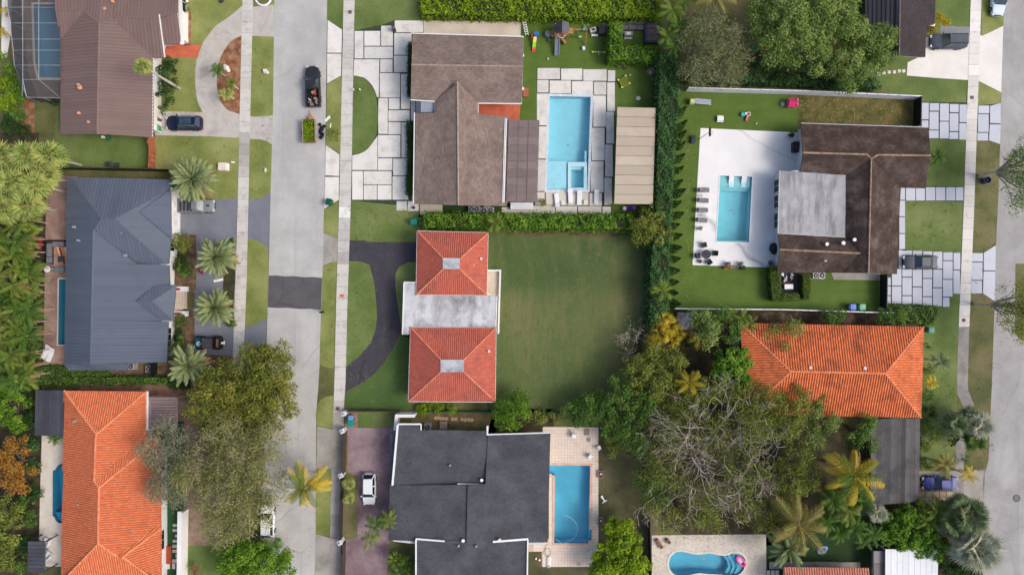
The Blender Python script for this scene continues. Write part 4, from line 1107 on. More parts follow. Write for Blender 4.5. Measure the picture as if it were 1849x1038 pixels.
slabs(pads, 'slab', [[(1657 + i * 13 + .5, 886.5 + j * 11), (1669.5 + i * 13, 886.5 + j * 11), (1669.5 + i * 13, 896.8 + j * 11), (1657.5 + i * 13, 896.8 + j * 11)] for i in range(5) for j in range(2)], tonemat('mossy_slab', [(150, 138, 118), (176, 164, 146), (160, 134, 106)], grime=((120, 104, 84), 1.2, .45, .7)))
sheet('patio', [(1177, 966), (1383, 964), (1384, 1060), (1177, 1060)], 2, stained('coral_deck', [(196, 188, 174), (214, 206, 194)], (168, 156, 138), 2.5, .5, .7, fine=.12))
sheet('turf', [(1384, 930), (1590, 930), (1590, 1060), (1384, 1060)], 1.5, mat('dark_green_turf', [(30, 54, 24), (42, 68, 32)], sc=.5, fine=.12))  # turf of a dark green colour
sheet('ground_cover', [(1590, 905), (1775, 905), (1775, 1060), (1590, 1060)], 1, litter_m)
sheet('patio', [(1574, 994), (1600, 994), (1600, 1060), (1574, 1060)], 2.5, conc_g)
st = sheet('path', [(1383, 1028), (1408, 1028), (1408, 1060), (1383, 1060)], 2.5, mat('dark_gap', [(40, 48, 34), (54, 62, 46)], sc=2))
slabs(st, 'slab', [[(1384 + i * 8, 1029), (1390.5 + i * 8, 1029), (1390.5 + i * 8, 1058), (1384 + i * 8, 1058)] for i in range(3)], slab_sand)
sheet('yard', [(1205, -40), (1560, -40), (1560, 160), (1205, 160)], 1, mat('olive_yard', [(70, 74, 40), (92, 92, 54), (104, 96, 66)], sc=.3, fine=.25, bump=.5))  # dull olive to brown grass
# small slabs laid in grass
for k, (x, y) in enumerate([(705, 397), (733, 391), (760, 388), (788, 387), (815, 382), (838, 382)]):
 q = zz(1349, 0, (x, y))[0]; b = MB(); p = P(*q); b.box(p.x, p.y, 0.005, .42, .42, .05, rot=k * 4 - 8)
 tag(b.build('stepping_stone', slab_sand), 'square pale stepping stone in the line leading from the white driveway to the big trees', 'stepping stone', 'stepping stones by the white driveway')
# ---------------------------------------------------------------- roof materials
brown_mt = tonemat('brown_metal', [(122, 102, 96), (127, 107, 101)], rough=0.5, spec=0.4, grime=((114, 94, 90), 0.3, .5, .85))
grey_mt = tonemat('grey_metal', [(90, 98, 113), (95, 103, 117)], rough=0.42, spec=0.5, grime=((84, 90, 104), 0.25, .5, .85))
orange_t = tonemat('orange_tiles', [(196, 102, 66), (216, 120, 80), (228, 138, 98)], rough=0.8, grime=((168, 92, 62), 0.7, .55, .85))
mortar_m = mat('tile_bed', [(164, 88, 54), (184, 104, 68)], sc=2)
orange_w = tonemat('weathered_orange_tiles', [(198, 100, 56), (226, 122, 72), (240, 146, 96)], rough=0.8, grime=((120, 66, 44), 0.45, .48, .74))
red_t = tonemat('red_tiles', [(170, 86, 70), (188, 100, 82), (202, 114, 94)], rough=0.8, grime=((142, 80, 68), 0.5, .5, .78))
salmon_t = tonemat('salmon_tiles', [(176, 110, 92), (206, 134, 114), (220, 150, 130)], rough=0.8)
cap_o = tonemat('orange_ridge', [(212, 130, 90), (228, 148, 106)], rough=0.8)
cap_r = tonemat('red_ridge', [(196, 116, 90), (214, 134, 106)], rough=0.8)
cap_w = tonemat('brown_ridge', [(142, 116, 96), (170, 142, 118)], rough=0.85)
def shingle(n, cols, row=0.2, ang=0.0, strength=.55, mott=.16, sc=.4):
 """asphalt shingles: courses and tabs as relief and grain (each tab is a pixel wide here)"""
 m = mat(n, cols, sc=sc, rough=.92, fine=mott, spec=.15)
 t = m.node_tree; N, L = t.nodes, t.links; b = N['Principled BSDF']
 src = b.inputs['Base Color'].links[0].from_socket
 geo = N.new('ShaderNodeNewGeometry'); mp = N.new('ShaderNodeMapping'); mp.inputs['Rotation'].default_value = (0, 0, ang)
 L.new(geo.outputs['Position'], mp.inputs['Vector'])
 br = N.new('ShaderNodeTexBrick'); br.inputs['Scale'].default_value = 1.0; br.inputs['Brick Width'].default_value = .42; br.inputs['Row Height'].default_value = row
 br.inputs['Mortar Size'].default_value = 0.02; br.inputs['Color1'].default_value = (.78, .78, .78, 1); br.inputs['Color2'].default_value = (1.18, 1.18, 1.18, 1); br.inputs['Mortar'].default_value = (.7, .7, .7, 1)
 L.new(mp.outputs[0], br.inputs['Vector'])
 mx = N.new('ShaderNodeMix'); mx.data_type = 'RGBA'; mx.blend_type = 'MULTIPLY'; mx.inputs['Factor'].default_value = strength
 L.new(src, mx.inputs[6]); L.new(br.outputs['Color'], mx.inputs[7]); L.new(mx.outputs[2], b.inputs['Base Color'])
 bp = N.new('ShaderNodeBump'); bp.inputs['Strength'].default_value = .5; bp.inputs['Distance'].default_value = .03
 L.new(br.outputs['Fac'], bp.inputs['Height']); bp.invert = True; L.new(bp.outputs[0], b.inputs['Normal'])
 return m
shg_b = shingle('brown_shingles', [(122, 107, 100), (132, 116, 108), (142, 125, 116)], .24, strength=.8, mott=.1)
shg_bv = shingle('brown_shingles_turned', [(122, 107, 100), (132, 116, 108), (142, 125, 116)], .24, ang=PI / 2, strength=.8, mott=.1)
shg_g = shingle('slate_shingles', [(72, 74, 80), (80, 82, 88), (88, 90, 96)], .16, strength=.5, mott=.12)
shg_d = shingle('dark_brown_shingles', [(66, 56, 52), (80, 67, 62), (98, 85, 78)], .26, strength=.85, mott=.14, sc=.5)
shg_dv = shingle('dark_brown_shingles_turned', [(66, 56, 52), (80, 67, 62), (106, 93, 86)], .26, ang=PI / 2, strength=.85, mott=.16, sc=.5)
shg_k = shingle('black_shingles', [(62, 56, 58), (72, 66, 67)], .24, ang=PI / 2, strength=.6, mott=.2)
flat_r = stained('white_flat_roof', [(184, 185, 188), (206, 207, 210)], (108, 106, 106), .3, .44, .66, fine=.08, stretch=(1, .6, 1))
flat_r2 = stained('mottled_flat_roof', [(146, 146, 149), (176, 176, 179)], (110, 108, 108), .5, .45, .7, fine=.08, stretch=(1.6, .35, 1))
overlay(flat_r2, 'spot', (206, 206, 208), .7, .58, .75, .6, stretch=(2, .5, 1))
cupola_m = stained('grey_cap', [(158, 162, 168), (186, 190, 194)], (128, 132, 138), .9, .45, .7, fine=.08)
carport_m = tonemat('carport_sheets', [(70, 68, 70), (104, 102, 102), (84, 82, 83)], rough=.85, grime=((52, 50, 52), .5, .45, .72))
ply_m = tonemat('smoky_panels', [(112, 98, 96), (126, 111, 108)], rough=.35, spec=.5, grime=((96, 84, 84), .6, .5, .8))
tan_pm = tonemat('tan_panels', [(174, 162, 144), (190, 177, 160)], rough=.6, grime=((176, 158, 138), .45, .45, .75))
mauve_m = tonemat('mauve_slats', [(140, 118, 118), (160, 138, 138)], rough=.6)
slate_pm = tonemat('dark_sheet_roof', [(64, 66, 74), (78, 80, 88)], rough=.6, grime=((54, 56, 64), .6, .45, .75))
whiteroof = tonemat('white_sheet_roof', [(214, 218, 224), (226, 229, 233)], rough=.5, grime=((196, 200, 206), .6, .5, .8))
copper_m = mat('copper_vent', [(206, 140, 106), (226, 164, 130)], sc=3, rough=.5)

# ================================================================ house with the brown metal roof
E, RG = 2.8, 4.2
t = house('house', 'house with brown ribbed metal roof beside the screened pool', 190, 130)
walls(t, [(142, -40), (340, -40), (340, 78), (300, 84), (292, 106), (291, 240), (142, 238)], 2.75, white_p)
F = [Facet(q) for q in (
 [(109.5, 73, E), (109.5, 244, E), (175.5, 242, RG), (178.7, 43.8, RG), (153, 20, 3.7)],            # western slope
 [(178.7, 43.8, RG), (175.5, 242, RG), (276, 248.5, E), (277.5, 105, E), (202, 32, 3.85)],           # eastern slope
 [(100, 17, 3.6), (153, 20, 3.7), (109.5, 73, E)],
 [(202, 32, 3.85), (288, 33.5, 3.85), (297.8, 105, E), (277.5, 105, E)],
 [(100, 17, 3.6), (100, -80, E), (322, -80, E), (321, 22.5, 3.9), (288, 33.5, 3.85), (202, 32, 3.85), (178.7, 43.8, RG), (153, 20, 3.7)],
 [(288, 24, RG - .35), (319, 23, RG - .35), (327, 80, E), (297.5, 81, E)])]
roof_slab(t, F, MATS['brown_metal'])
metal_panels(t, F, brown_mt, dirs=[(0, 1), (0, 1), (1, 0), (1, 0), (1, 0), (1, 0)])
caps(t, [((178.7, 43.8, RG), (175.5, 242, RG)), ((153, 20, 3.7), (178.7, 43.8, RG)), ((178.7, 43.8, RG), (202, 32, 3.85)), ((202, 32, 3.85), (288, 33.5, 3.85)), ((100, 17, 3.6), (153, 20, 3.7))], brown_mt, r=.13, seg=2.5)
bar(t, 'gutter', (277.3, 106, E - .1), (275.7, 249, E - .1), .14, .14, white_p)
bar(t, 'gutter', (288, 27, RG - .3), (298, 104, E - .05), .12, .12, white_p)
bar(t, 'fascia', (323.5, -40, E), (329.5, 81, E), .5, .1, white_p)
for x, y in ((143.5, 154.5), (146, 159), (144, 205), (162, 221), (191, 17), (205, 4)): vent(t, x, y, 3.7, copper_m, r=.14 if y != 159 else .2, h=.3)
window(t, (340.2, -6), (340.2, 30), .7, 2.1, white_p, dark_g); window(t, (291.2, 118), (291.2, 150), .8, 2.1, white_p, dark_g); window(t, (291.2, 180), (291.2, 232), .1, 2.3, white_p, wall_c, bars=4, name='garage_door', kindname='door_panel')
# pool cage
sc_m = bpy.data.materials.new('insect_screen'); sc_m.use_nodes = True
n_ = sc_m.node_tree.nodes; l_ = sc_m.node_tree.links; tr_ = n_.new('ShaderNodeBsdfTransparent'); mx_ = n_.new('ShaderNodeMixShader'); mx_.inputs[0].default_value = .5
n_['Principled BSDF'].inputs['Base Color'].default_value = (.07, .07, .075, 1); n_['Principled BSDF'].inputs['Roughness'].default_value = .8
l_.new(tr_.outputs[0], mx_.inputs[1]); l_.new(n_['Principled BSDF'].outputs[0], mx_.inputs[2]); l_.new(mx_.outputs[0], n_['Material Output'].inputs['Surface'])
t = thing('screen_enclosure', 'mesh pool cage with pale aluminium beams on the brown roofed house', 'pool enclosure', 70, 90)
frame_m = mat('pale_aluminium', [(140, 148, 154), (160, 167, 172)], sc=2, rough=.5)
zt, ze = 3.2, 2.5
cx_ = [22, 47, 70, 108.5]; rowsy = [-30, 13.5, 42, 71, 91, 118, 144]
def outer(y): return {-30: 12, 13.5: 14, 42: 20, 71: 22, 91: 24, 118: 26, 144: 40}[y]
bm_ = MB()
for y in rowsy: bm_.tube([P(outer(y), y + (30 if y == 144 else 0), ze), P(41 if y > 60 else outer(y) + 6, y, zt), P(109, y, zt)], .035, n=4)
for x in (41, 70): bm_.tube([P(x, -30, zt), P(x, 144, zt)], .04, n=4)
bm_.tube([P(12, -30, ze), P(14, 13.5, ze), P(24, 91, ze), P(26, 118, ze), P(48, 176, ze), P(108.5, 177, ze)], .05, n=4)
bm_.tube([P(41, 144, zt), P(48, 176, ze)], .05, n=4); bm_.tube([P(70, 144, zt), P(108, 176, ze)], .04, n=4)
bm_.build('frame', frame_m, t, world=True)
bm_ = MB()
for x, y in ((12, -30), (14, 13.5), (20, 42), (24, 91), (26, 118), (48, 176), (78, 177), (108, 177)):
 q = P(x, y, ze); bm_.tube([(q.x, q.y, 0), q], .045, n=4)
bm_.build('posts', frame_m, t, world=True)
for a, c in zip(rowsy, rowsy[1:]):
 for x0, x1 in ((None, 41), (41, 70), (70, 109)):
  b = MB(); l0 = outer(a) if x0 is None else x0; l1 = outer(c) if x0 is None else x0; zl = ze if x0 is None else zt - .01
  cy = c
  b.face([P(l0, a + .4, zl), P(x1 - .4, a + .4, zt - .01), P(x1 - .4, cy - .4, zt - .01), P(l1, (cy + (28 if c == 144 and x0 is None else 0)) - .4, zl)]); b.build('screen_panel', sc_m, t, world=True)
b = MB(); b.face([P(42, 144.5, zt - .01), P(108, 144.5, zt - .01), P(108, 176.5, ze), P(49, 175.5, ze)]); b.build('screen_panel', sc_m, t, world=True)
pts_ = [(12, -30), (14, 13.5), (20, 42), (24, 91), (26, 118), (48, 176), (108, 177)]
for a, c in zip(pts_, pts_[1:]):
 p, q = P(*a, ze), P(*c, ze); b = MB(); b.face([(p.x, p.y, .02), (q.x, q.y, .02), q, p]); b.build('screen_panel', sc_m, t, world=True)

# ================================================================ house with the grey metal roof
E, RG = 3.0, 4.7
t = house('house', 'house with blue grey standing seam roof of several hips beside the fan palms', 215, 495)
walls(t, [(156, 338), (320, 341), (325.5, 344), (325.5, 424), (320, 424), (320, 464), (316, 466), (314.5, 520), (316, 560), (314, 640), (156, 640)], 2.95, white_p)
F = [Facet(q) for q in (
 [(121.4, 320, E), (128, 320, E), (183.7, 395.6, RG + .3), (172, 414, RG), (168.6, 417.5, RG), (163.5, 657, RG), (116.3, 657, E)],
 [(128, 320, E), (305, 324.3, E), (306.8, 341.7, E + .1), (207.4, 395.6, RG + .3), (183.7, 395.6, RG + .3)],
 [(207.4, 395.6, RG + .3), (306.8, 341.7, E + .1), (308.5, 429.3, E), (305, 476.5, E), (300, 476.5, E)],
 [(183.7, 395.6, RG + .3), (207.4, 395.6, RG + .3), (300, 476.5, E), (286, 478, E), (247.8, 476.5, E + .1), (168.6, 417.5, RG), (172, 414, RG)],
 [(168.6, 417.5, RG), (247.8, 476.5, E + .45), (305.5, 479, E), (306.8, 513.6, E), (293, 577.7, E), (304, 578, E), (301.8, 653.5, E), (163.5, 657, RG)],
 [(116.3, 657, E), (163.5, 657, RG - .5), (234, 656.5, E), (228, 669, E - .4), (124, 668, E - .4)],
 [(236, 645, E), (302, 645, E), (303, 654, E - .1), (290, 648, E)])]
roof_slab(t, F[:6], MATS['grey_metal'])
metal_panels(t, F[:6], grey_mt, dirs=[(0, 1), (1, 0), (0, 1), (1, 0), (0, 1), (1, 0)])
F2 = [Facet(q) for q in ([(252.9, 383, E + 1.2), (308.5, 343.4, E + .35), (309.5, 429.3, E + .3)],
 [(247.8, 544, E + 1.05), (281.5, 513.6, E + .3), (318, 514.5, E + .25), (274.8, 544, E + 1.05)], [(247.8, 544, E + 1.05), (274.8, 544, E + 1.05), (312.5, 578.5, E + .25), (293.3, 577.7, E + .25)], [(274.8, 544, E + 1.05), (318, 514.5, E + .25), (312.5, 578.5, E + .25)])]
roof_slab(t, F2, MATS['grey_metal'], name='dormer_roof')
metal_panels(t, F2, grey_mt, dirs=[(0, 1), (1, 0), (1, 0), (0, 1)])
caps(t, [((168.6, 417.5, RG), (163.5, 657, RG)), ((183.7, 395.6, RG + .3), (207.4, 395.6, RG + .3)), ((128, 320, E), (183.7, 395.6, RG + .3)), ((207.4, 395.6, RG + .3), (306.8, 341.7, E + .1)), ((207.4, 395.6, RG + .3), (300, 476.5, E)), ((183.7, 395.6, RG + .3), (168.6, 417.5, RG)),
   ((252.9, 383, E + 1.2), (308.5, 343.4, E + .35)), ((252.9, 383, E + 1.2), (309.5, 429.3, E + .3)), ((247.8, 544, E + 1.05), (274.8, 544, E + 1.05)), ((274.8, 544, E + 1.05), (318, 514.5, E + .25)), ((274.8, 544, E + 1.05), (312.5, 578.5, E + .25))], grey_mt, r=.1, seg=2.5)
bar(t, 'gutter', (248.5, 477.5, E), (290, 478.5, E), .16, .12, metal_g); bar(t, 'gutter', (293, 579, E), (311, 579.5, E), .16, .12, metal_g); bar(t, 'gutter', (306, 480, E - .1), (302, 654, E - .1), .14, .12, mat('dark_gutter', [(60, 62, 72), (70, 72, 82)]))
for x, y in ((134, 410), (142, 434), (161, 423), (222, 420.5), (226.5, 461)): vent(t, x, y, 4.0 if x < 170 else 4.2, metal_g, r=.1, h=.3)
for y0, y1 in ((366, 378), (384, 394), (397, 410)): window(t, (325.8, y0), (325.8, y1), .8, 2.0, white_p, wall_g, bars=3)
window(t, (320.3, 432), (320.3, 455), .8, 2.3, white_p, dark_g, bars=3); window(t, (315.2, 532), (315.8, 550), .05, 2.3, mat('red_door', [(120, 24, 40), (140, 30, 48)]), dark_g, bars=1, name='door'); window(t, (315, 590), (314.4, 625), .8, 2.2, white_p, dark_g, bars=3)
for i in range(4): bx(t, 'entry_step', tan_m, (P(329 - 4 * i, 542).x - t.location.x, P(0, 542).y - t.location.y, 0.02, .34 - .004 * i, 2.6, .14 * (i + 1)))
mag_m = mat('magenta_flowers', [(150, 24, 72), (190, 40, 96)], sc=6)
for y in (522, 566):
 q = P(328, y); bx(t, 'planter', white_p, (q.x - t.location.x, q.y - t.location.y, 0, 1.9, .7, .55)); bx(t, 'flower_bed', mag_m, (q.x - t.location.x - .35, q.y - t.location.y, .53, .8, .32, .1))

# ================================================================ orange tiled house, west
E, RG = 2.8, 4.5
t = house('house', 'long orange tiled house beside the narrow blue pool under olive trees', 190, 880)
walls(t, [(148, 722), (272, 722), (274, 800), (302, 806), (302, 1060), (146, 1060)], 2.75, white_p)
F = [Facet(q) for q in (
 [(116.3, 705, E), (173.6, 784, RG), (170, 868.4, RG), (178.7, 880, RG + .2), (177, 981, RG + .2), (90, 1072, E), (110.2, 1072, E)],
 [(116.3, 705, E), (264.7, 706.5, E), (173.6, 784, RG)],
 [(264.7, 706.5, E), (264.7, 791, E), (170, 868.4, RG), (173.6, 784, RG)],
 [(264.7, 791, E), (289.5, 790, E), (178.7, 880, RG + .2), (170, 868.4, RG)],
 [(178.7, 880, RG + .2), (289.5, 790, E), (290.5, 944, E), (211, 1003.5, RG - .4), (177, 981, RG + .2)],
 [(211, 1003.5, RG - .4), (290.5, 944, E), (291, 953, E), (221, 1005, RG - .4)],
 [(221, 1005, RG - .4), (291, 953, E), (291, 1072, E), (320, 1072, E)],
 [(177, 981, RG + .2), (211, 1003.5, RG - .4), (221, 1005, RG - .4), (315, 1072, E), (90, 1072, E)])]
roof_slab(t, F, mortar_m)
tile_field(t, F, orange_t, col=.3, row=.34, amp=.06)
caps(t, [((116.3, 705, E), (173.6, 784, RG)), ((264.7, 706.5, E), (173.6, 784, RG)), ((173.6, 784, RG), (170, 868.4, RG)), ((170, 868.4, RG), (178.7, 880, RG + .2)), ((178.7, 880, RG + .2), (177, 981, RG + .2)), ((178.7, 880, RG + .2), (289.5, 790, E)), ((177, 981, RG + .2), (90, 1072, E)), ((177, 981, RG + .2), (211, 1003.5, RG - .4)), ((221, 1005, RG - .4), (291, 953, E)), ((221, 1005, RG - .4), (315, 1072, E))], cap_o, r=.13)
bar(t, 'gutter', (266.3, 706, E - .1), (266.3, 776, E - .1), .3, .14, white_p)
for x, y in ((135, 760), (183.5, 829), (239, 956), (143, 910)): vent(t, x, y, 3.6, MATS['galvanised'], r=.09, h=.3)
for a, c in ((826, 846), (950, 985)): window(t, (302.3, a), (302.3, c), .8, 2.2, white_p, dark_g, bars=2)
bx(t, 'porch_step', mat('brick_red_step', [(140, 66, 44), (164, 80, 56)]), (P(305, 1000).x - t.location.x, P(0, 1000).y - t.location.y, 0.01, .9, 2.4, .3))
def sheet_roof(name, label, cat, quad, z, m, k, along, posts=True, th=.08, mpost=None, gap=.03, seam=.04, zs=None, pname='roof_sheet', slab=True):
 """free-standing roof of parallel sheets; quad = 4 px corners, z per corner via zs"""
 zs = zs or (z,) * 4
 t = thing(name, label, cat, sum(q[0] for q in quad) / 4, sum(q[1] for q in quad) / 4)
 c = [P(*q, zz_) for q, zz_ in zip(quad, zs)]
 rg = random.Random(k)
 for i in range(k):
  f0, f1 = i / k, (i + 1) / k - gap / k
  if along == 'x': q = [c[0].lerp(c[1], f0), c[0].lerp(c[1], f1), c[3].lerp(c[2], f1), c[3].lerp(c[2], f0)]
  else: q = [c[0].lerp(c[3], f0), c[1].lerp(c[2], f0), c[1].lerp(c[2], f1), c[0].lerp(c[3], f1)]
  b = MB(); dz = Vector((0, 0, th)); b.grid([q, [v + dz for v in q]], t=rg.random()); b.face([v + dz for v in q], t=rg.random()); b.face(q[::-1])
  if seam:
   u = [v + dz for v in q]; g = .1
   r = [u[0], u[1], u[1].lerp(u[2], g), u[0].lerp(u[3], g)] if along == 'y' else [u[0], u[0].lerp(u[1], g), u[3].lerp(u[2], g), u[3]]
   s = [v + Vector((0, 0, seam)) for v in r]; b.grid([r, s]); b.face(s)
  b.build(pname, m, t, world=True)
 if posts:
  mpost = mpost or m
  for v in c:
   cc = sum(c, Vector()) / 4; w = v + (cc - v) * .05
   b = MB(); b.box(w.x, w.y, 0, .13, .13, w.z - .03); b.build('post', mpost, t, world=True)
  for i, j in ((0, 1), (1, 2), (2, 3), (3, 0)):
   cc = sum(c, Vector()) / 4; p, q = c[i] + (c[j] - c[i]) * .03 + (cc - c[i]) * .04, c[j] + (c[i] - c[j]) * .03 + (cc - c[j]) * .04
   b = MB(); b.tube([p - Vector((0, 0, .1)), q - Vector((0, 0, .1))], .07, n=4); b.build('beam', mpost, t, world=True)
 return t
sheet_roof('louvre_pergola', 'mauve slatted pergola against the white gutter of the orange roof', 'pergola', [(267.5, 716.5), (320, 717), (320, 776), (267.5, 775)], 2.6, mauve_m, 20, 'y', gap=.4, seam=0, pname='slat')
sheet_roof('shed', 'dark sheet roofed lean to at the corner of the orange roof and patio', 'shed', [(65, 704), (115.5, 704.5), (115, 786.5), (63.5, 786)], 2.7, slate_pm, 8, 'x', zs=(2.3, 2.75, 2.75, 2.3))
sheet_roof('gazebo', 'small dark slatted gazebo roof at the southern end of the beige patio', 'gazebo', [(51, 976), (81.5, 976.5), (81, 1033), (50, 1032)], 2.6, slate_pm, 8, 'y')

# ================================================================ brown shingled house by the slab drive
E, RG = 2.9, 4.4
t = house('house', 'brown shingled house between the slab driveway and the large rectangular pool', 835, 230)
walls(t, [(762, 84), (922, 84), (920, 174), (856, 174), (856, 222), (900, 222), (900, 360), (766, 358), (766, 216), (798, 214), (798, 174), (762, 172)], 2.85, wall_c)
FA = [Facet([(745, 60.7, E), (945.5, 67.4, E), (944, 120.5, RG), (743, 117, RG)]), Facet([(743, 117, RG), (944, 120.5, RG), (942, 187, E), (863, 185.5, E), (825.8, 148.3, RG - .7), (785, 183.5, E), (741.5, 180.4, E)])]
FB = [Facet([(825.8, 148.3, RG - .1), (827.5, 370.8, RG), (748, 367.6, E), (750.6, 204, E), (785, 204, E + .3), (785, 183.5, E + .05)]), Facet([(825.8, 148.3, RG - .1), (863, 185.5, E + .05), (863, 206, E + .3), (920, 210.7, E), (915, 372, E), (827.5, 370.8, RG)])]
roof_slab(t, FA, shg_b); roof_slab(t, FB, shg_bv, name='cross_roof')
capb = tonemat('shingle_ridge', [(150, 132, 122), (170, 150, 138)], rough=.9)
caps(t, [((743, 117, RG), (944, 120.5, RG)), ((825.8, 148.3, RG - .1), (827.5, 370.8, RG))], capb, r=.12, seg=.3)
for a, c in (((741.5, 181, E - .1), (785, 184, E - .1)), ((785.3, 184, E - .1), (785.3, 203, E - .1)), ((863, 187, E - .1), (942, 188, E - .1)), ((863.2, 187, E - .1), (863.2, 205, E - .1)), ((748.6, 204, E - .1), (746.5, 367, E - .1)), ((944.7, 68, E - .1), (941.5, 187, E - .1)), ((742.5, 61, E - .1), (945, 67, E - .1))): bar(t, 'gutter', a, c, .12, .13, white_p)
bx(t, 'flat_canopy', mat('blue_grey_sheet', [(132, 140, 154), (150, 158, 170)]), (P(772.5, 0, 2.6).x - t.location.x, P(0, 193, 2.6).y - t.location.y, 2.55, 1.85, 1.45, .08))
for y in (100, 160): vent(t, 944, y, 2.9, white_p, r=.1, h=.1, name='flood_lamp')
window(t, (922.3, 92), (922.3, 110), .9, 2.1, white_p, dark_g); window(t, (900.4, 250), (900.2, 330), .1, 2.4, white_p, dark_g, bars=4, name='patio_door')
t = sheet_roof('patio_cover', 'smoky ribbed patio cover between the brown shingles and the pool slabs', 'patio cover', [(918.5, 217.5), (974, 217.5), (970, 365.5), (914, 364.5)], 2.9, ply_m, 10, 'y', zs=(3.0, 2.75, 2.75, 3.0), mpost=white_p, seam=.03)
bar(t, 'gutter', (914.5, 214, 2.9), (910, 366, 2.9), .14, .12, white_p); bar(t, 'gutter', (912, 214, 2.95), (907.6, 366, 2.95), .1, .1, white_p)
bar(t, 'rafter', (937, 218, 2.98), (933, 365, 2.98), .06, .06, ply_m); bar(t, 'rafter', (955, 218, 2.92), (951, 365, 2.92), .06, .06, ply_m)
sheet_roof('pergola', 'tan boarded pergola roof beside the tall dark hedge at the pool', 'pergola', [(1114.5, 194), (1183.5, 195.5), (1178.5, 369.5), (1109, 369)], 2.9, tan_pm, 10, 'y', gap=.035, mpost=wood_o, seam=0)

# ================================================================ red tiled house, centre
E, RG = 2.9, 4.5
t = house('house', 'red tiled house of two square hipped roofs joined by a stained flat roof', 815, 560)
walls(t, [(762, 426), (874, 426), (872, 520), (889, 532), (889, 592), (888, 714), (748, 714), (748, 600), (738, 598), (738, 514), (760, 512)], 2.53, wall_c)
def hip(sq, cup):
 (a, b_, c, d), (e, f, g, h) = sq, cup
 return [Facet([(*a, E), (*b_, E), (*f, RG), (*e, RG)]), Facet([(*b_, E), (*c, E), (*g, RG), (*f, RG)]), Facet([(*c, E), (*d, E), (*h, RG), (*g, RG)]), Facet([(*d, E), (*a, E), (*e, RG), (*h, RG)])]
SQ1, CU1 = [(753.3, 417.2), (881.4, 420.4), (879, 533), (751.6, 532.2)], [(799.5, 465.8), (830.9, 466.4), (830.2, 486), (799.5, 485.7)]
SQ2, CU2 = [(741.5, 591), (895.6, 591.5), (894.3, 725.2), (737.4, 724.4)], [(795.5, 649), (837.6, 649), (837.6, 671.4), (795.5, 671.4)]
for SQ, CU in ((SQ1, CU1), (SQ2, CU2)):
 F = hip(SQ, CU); roof_slab(t, F, MATS['red_tiles']); tile_field(t, F, red_t, col=.27, row=.3, amp=.045)
 caps(t, [((*SQ[i], E), (*CU[i], RG)) for i in range(4)], cap_r, r=.12)
 b = MB(); b.prism([P(*q, RG) for q in CU], RG - .3, RG + .12); b.build('roof_cap', cupola_m, t, world=True)
 for i in range(4): bar(t, 'gutter', (*SQ[i], E - .12), (*SQ[(i + 1) % 4], E - .12), .1, .12, white_p)
b = MB(); b.prism([P(*q, 2.75) for q in [(729.7, 509.6), (752, 510.5), (752, 532.5), (897.6, 534.5), (895, 591.5), (741, 591.5), (741, 604), (726.4, 604)]], 2.55, 2.72); b.build('flat_roof', flat_r, t, world=True)
for a, c in (((729.5, 509.6, 2.72), (726.6, 604, 2.72)), ((729.7, 509.4, 2.72), (751, 510, 2.72)), ((897.4, 534.5, 2.72), (895.2, 591, 2.72))): bar(t, 'edge_trim', a, c, .12, .06, white_p)
for x, y, r in ((855, 478, .14), (869, 467, .08), (861.5, 657, .14), (883, 634, .08)): vent(t, x, y, 3.45, copper_m if r > .1 else white_p, r=r, h=.3)
sheet('terrace', [(879, 489), (903, 488), (902, 534), (897, 600), (879, 600)], 3, tan_m)
garden_wall('wall', 'low white wall round the tan terrace behind the red house', [(881, 488.5), (903.5, 488.5), (900, 600.5)], .5, white_p, th=.16)

# ================================================================ slate grey shingled house, south
E = 3.2
t = house('house', 'slate grey shingled house with white parapets between purple drive and tiled pool', 850, 880)
walls(t, [(726, 790), (876, 790), (984, 790), (980, 968), (948, 968), (948, 1060), (762, 1060), (762, 968), (716, 962)], 2.9, wall_g)
def flatroof(name, pts, m, th=.2):
 f = Facet(pts); roof_slab(t, [f], m, th=th, name=name)
flatroof('roof', [(719.6, 765.5, 3.3), (760, 765.5, 3.3), (760, 776, 3.4), (879, 777.5, 3.5), (876.5, 873.5, 3.25), (709.5, 875, 3.0)], shg_g)
flatroof('roof', [(704, 876, 3.0), (844.5, 875, 3.9), (844.4, 981, 3.9), (701, 974.5, 3.0)], shg_g)
flatroof('roof', [(881.4, 784, 3.15), (994, 780.7, 3.15), (989, 978.6, 3.15), (842, 981, 4.1), (844.6, 876, 4.1), (876.5, 874, 3.9)], shg_g)
flatroof('roof', [(752, 973, 3.5), (850, 977, 4.0), (954, 972.5, 3.5), (952, 1070, 3.5), (752, 1070, 3.5)], shg_g)
flatroof('lean_to', [(704.5, 784.5, 2.5), (711.5, 784.5, 2.7), (709, 874, 2.7), (702.5, 872, 2.5)], mat('slate_sheet', [(74, 82, 96), (86, 94, 108)], sc=1), th=.1)
for a, c, w in (((718.6, 766, 3.2), (709, 875, 3.0), .24), ((751.5, 972, 3.4), (751.5, 1070, 3.4), .18), ((953, 972, 3.4), (951.5, 1070, 3.4), .18), ((719, 764.8, 3.2), (760, 764.8, 3.2), .18), ((760.6, 765, 3.2), (760.6, 776, 3.3), .12), ((880.6, 768, 3.1), (879.6, 785, 3.1), .24), ((880, 783.6, 3.05), (994, 780.2, 3.05), .14)): bar(t, 'parapet', a, c, w, .28, white_p)
bar(t, 'parapet', (751, 971.3, 3.4), (803, 975.5, 3.75), .2, .25, white_p); bar(t, 'parapet', (890, 976.5, 3.75), (953.5, 971.5, 3.4), .24, .25, white_p); bar(t, 'parapet', (826, 872.5, 3.4), (874, 873.6, 3.2), .12, .2, white_p)
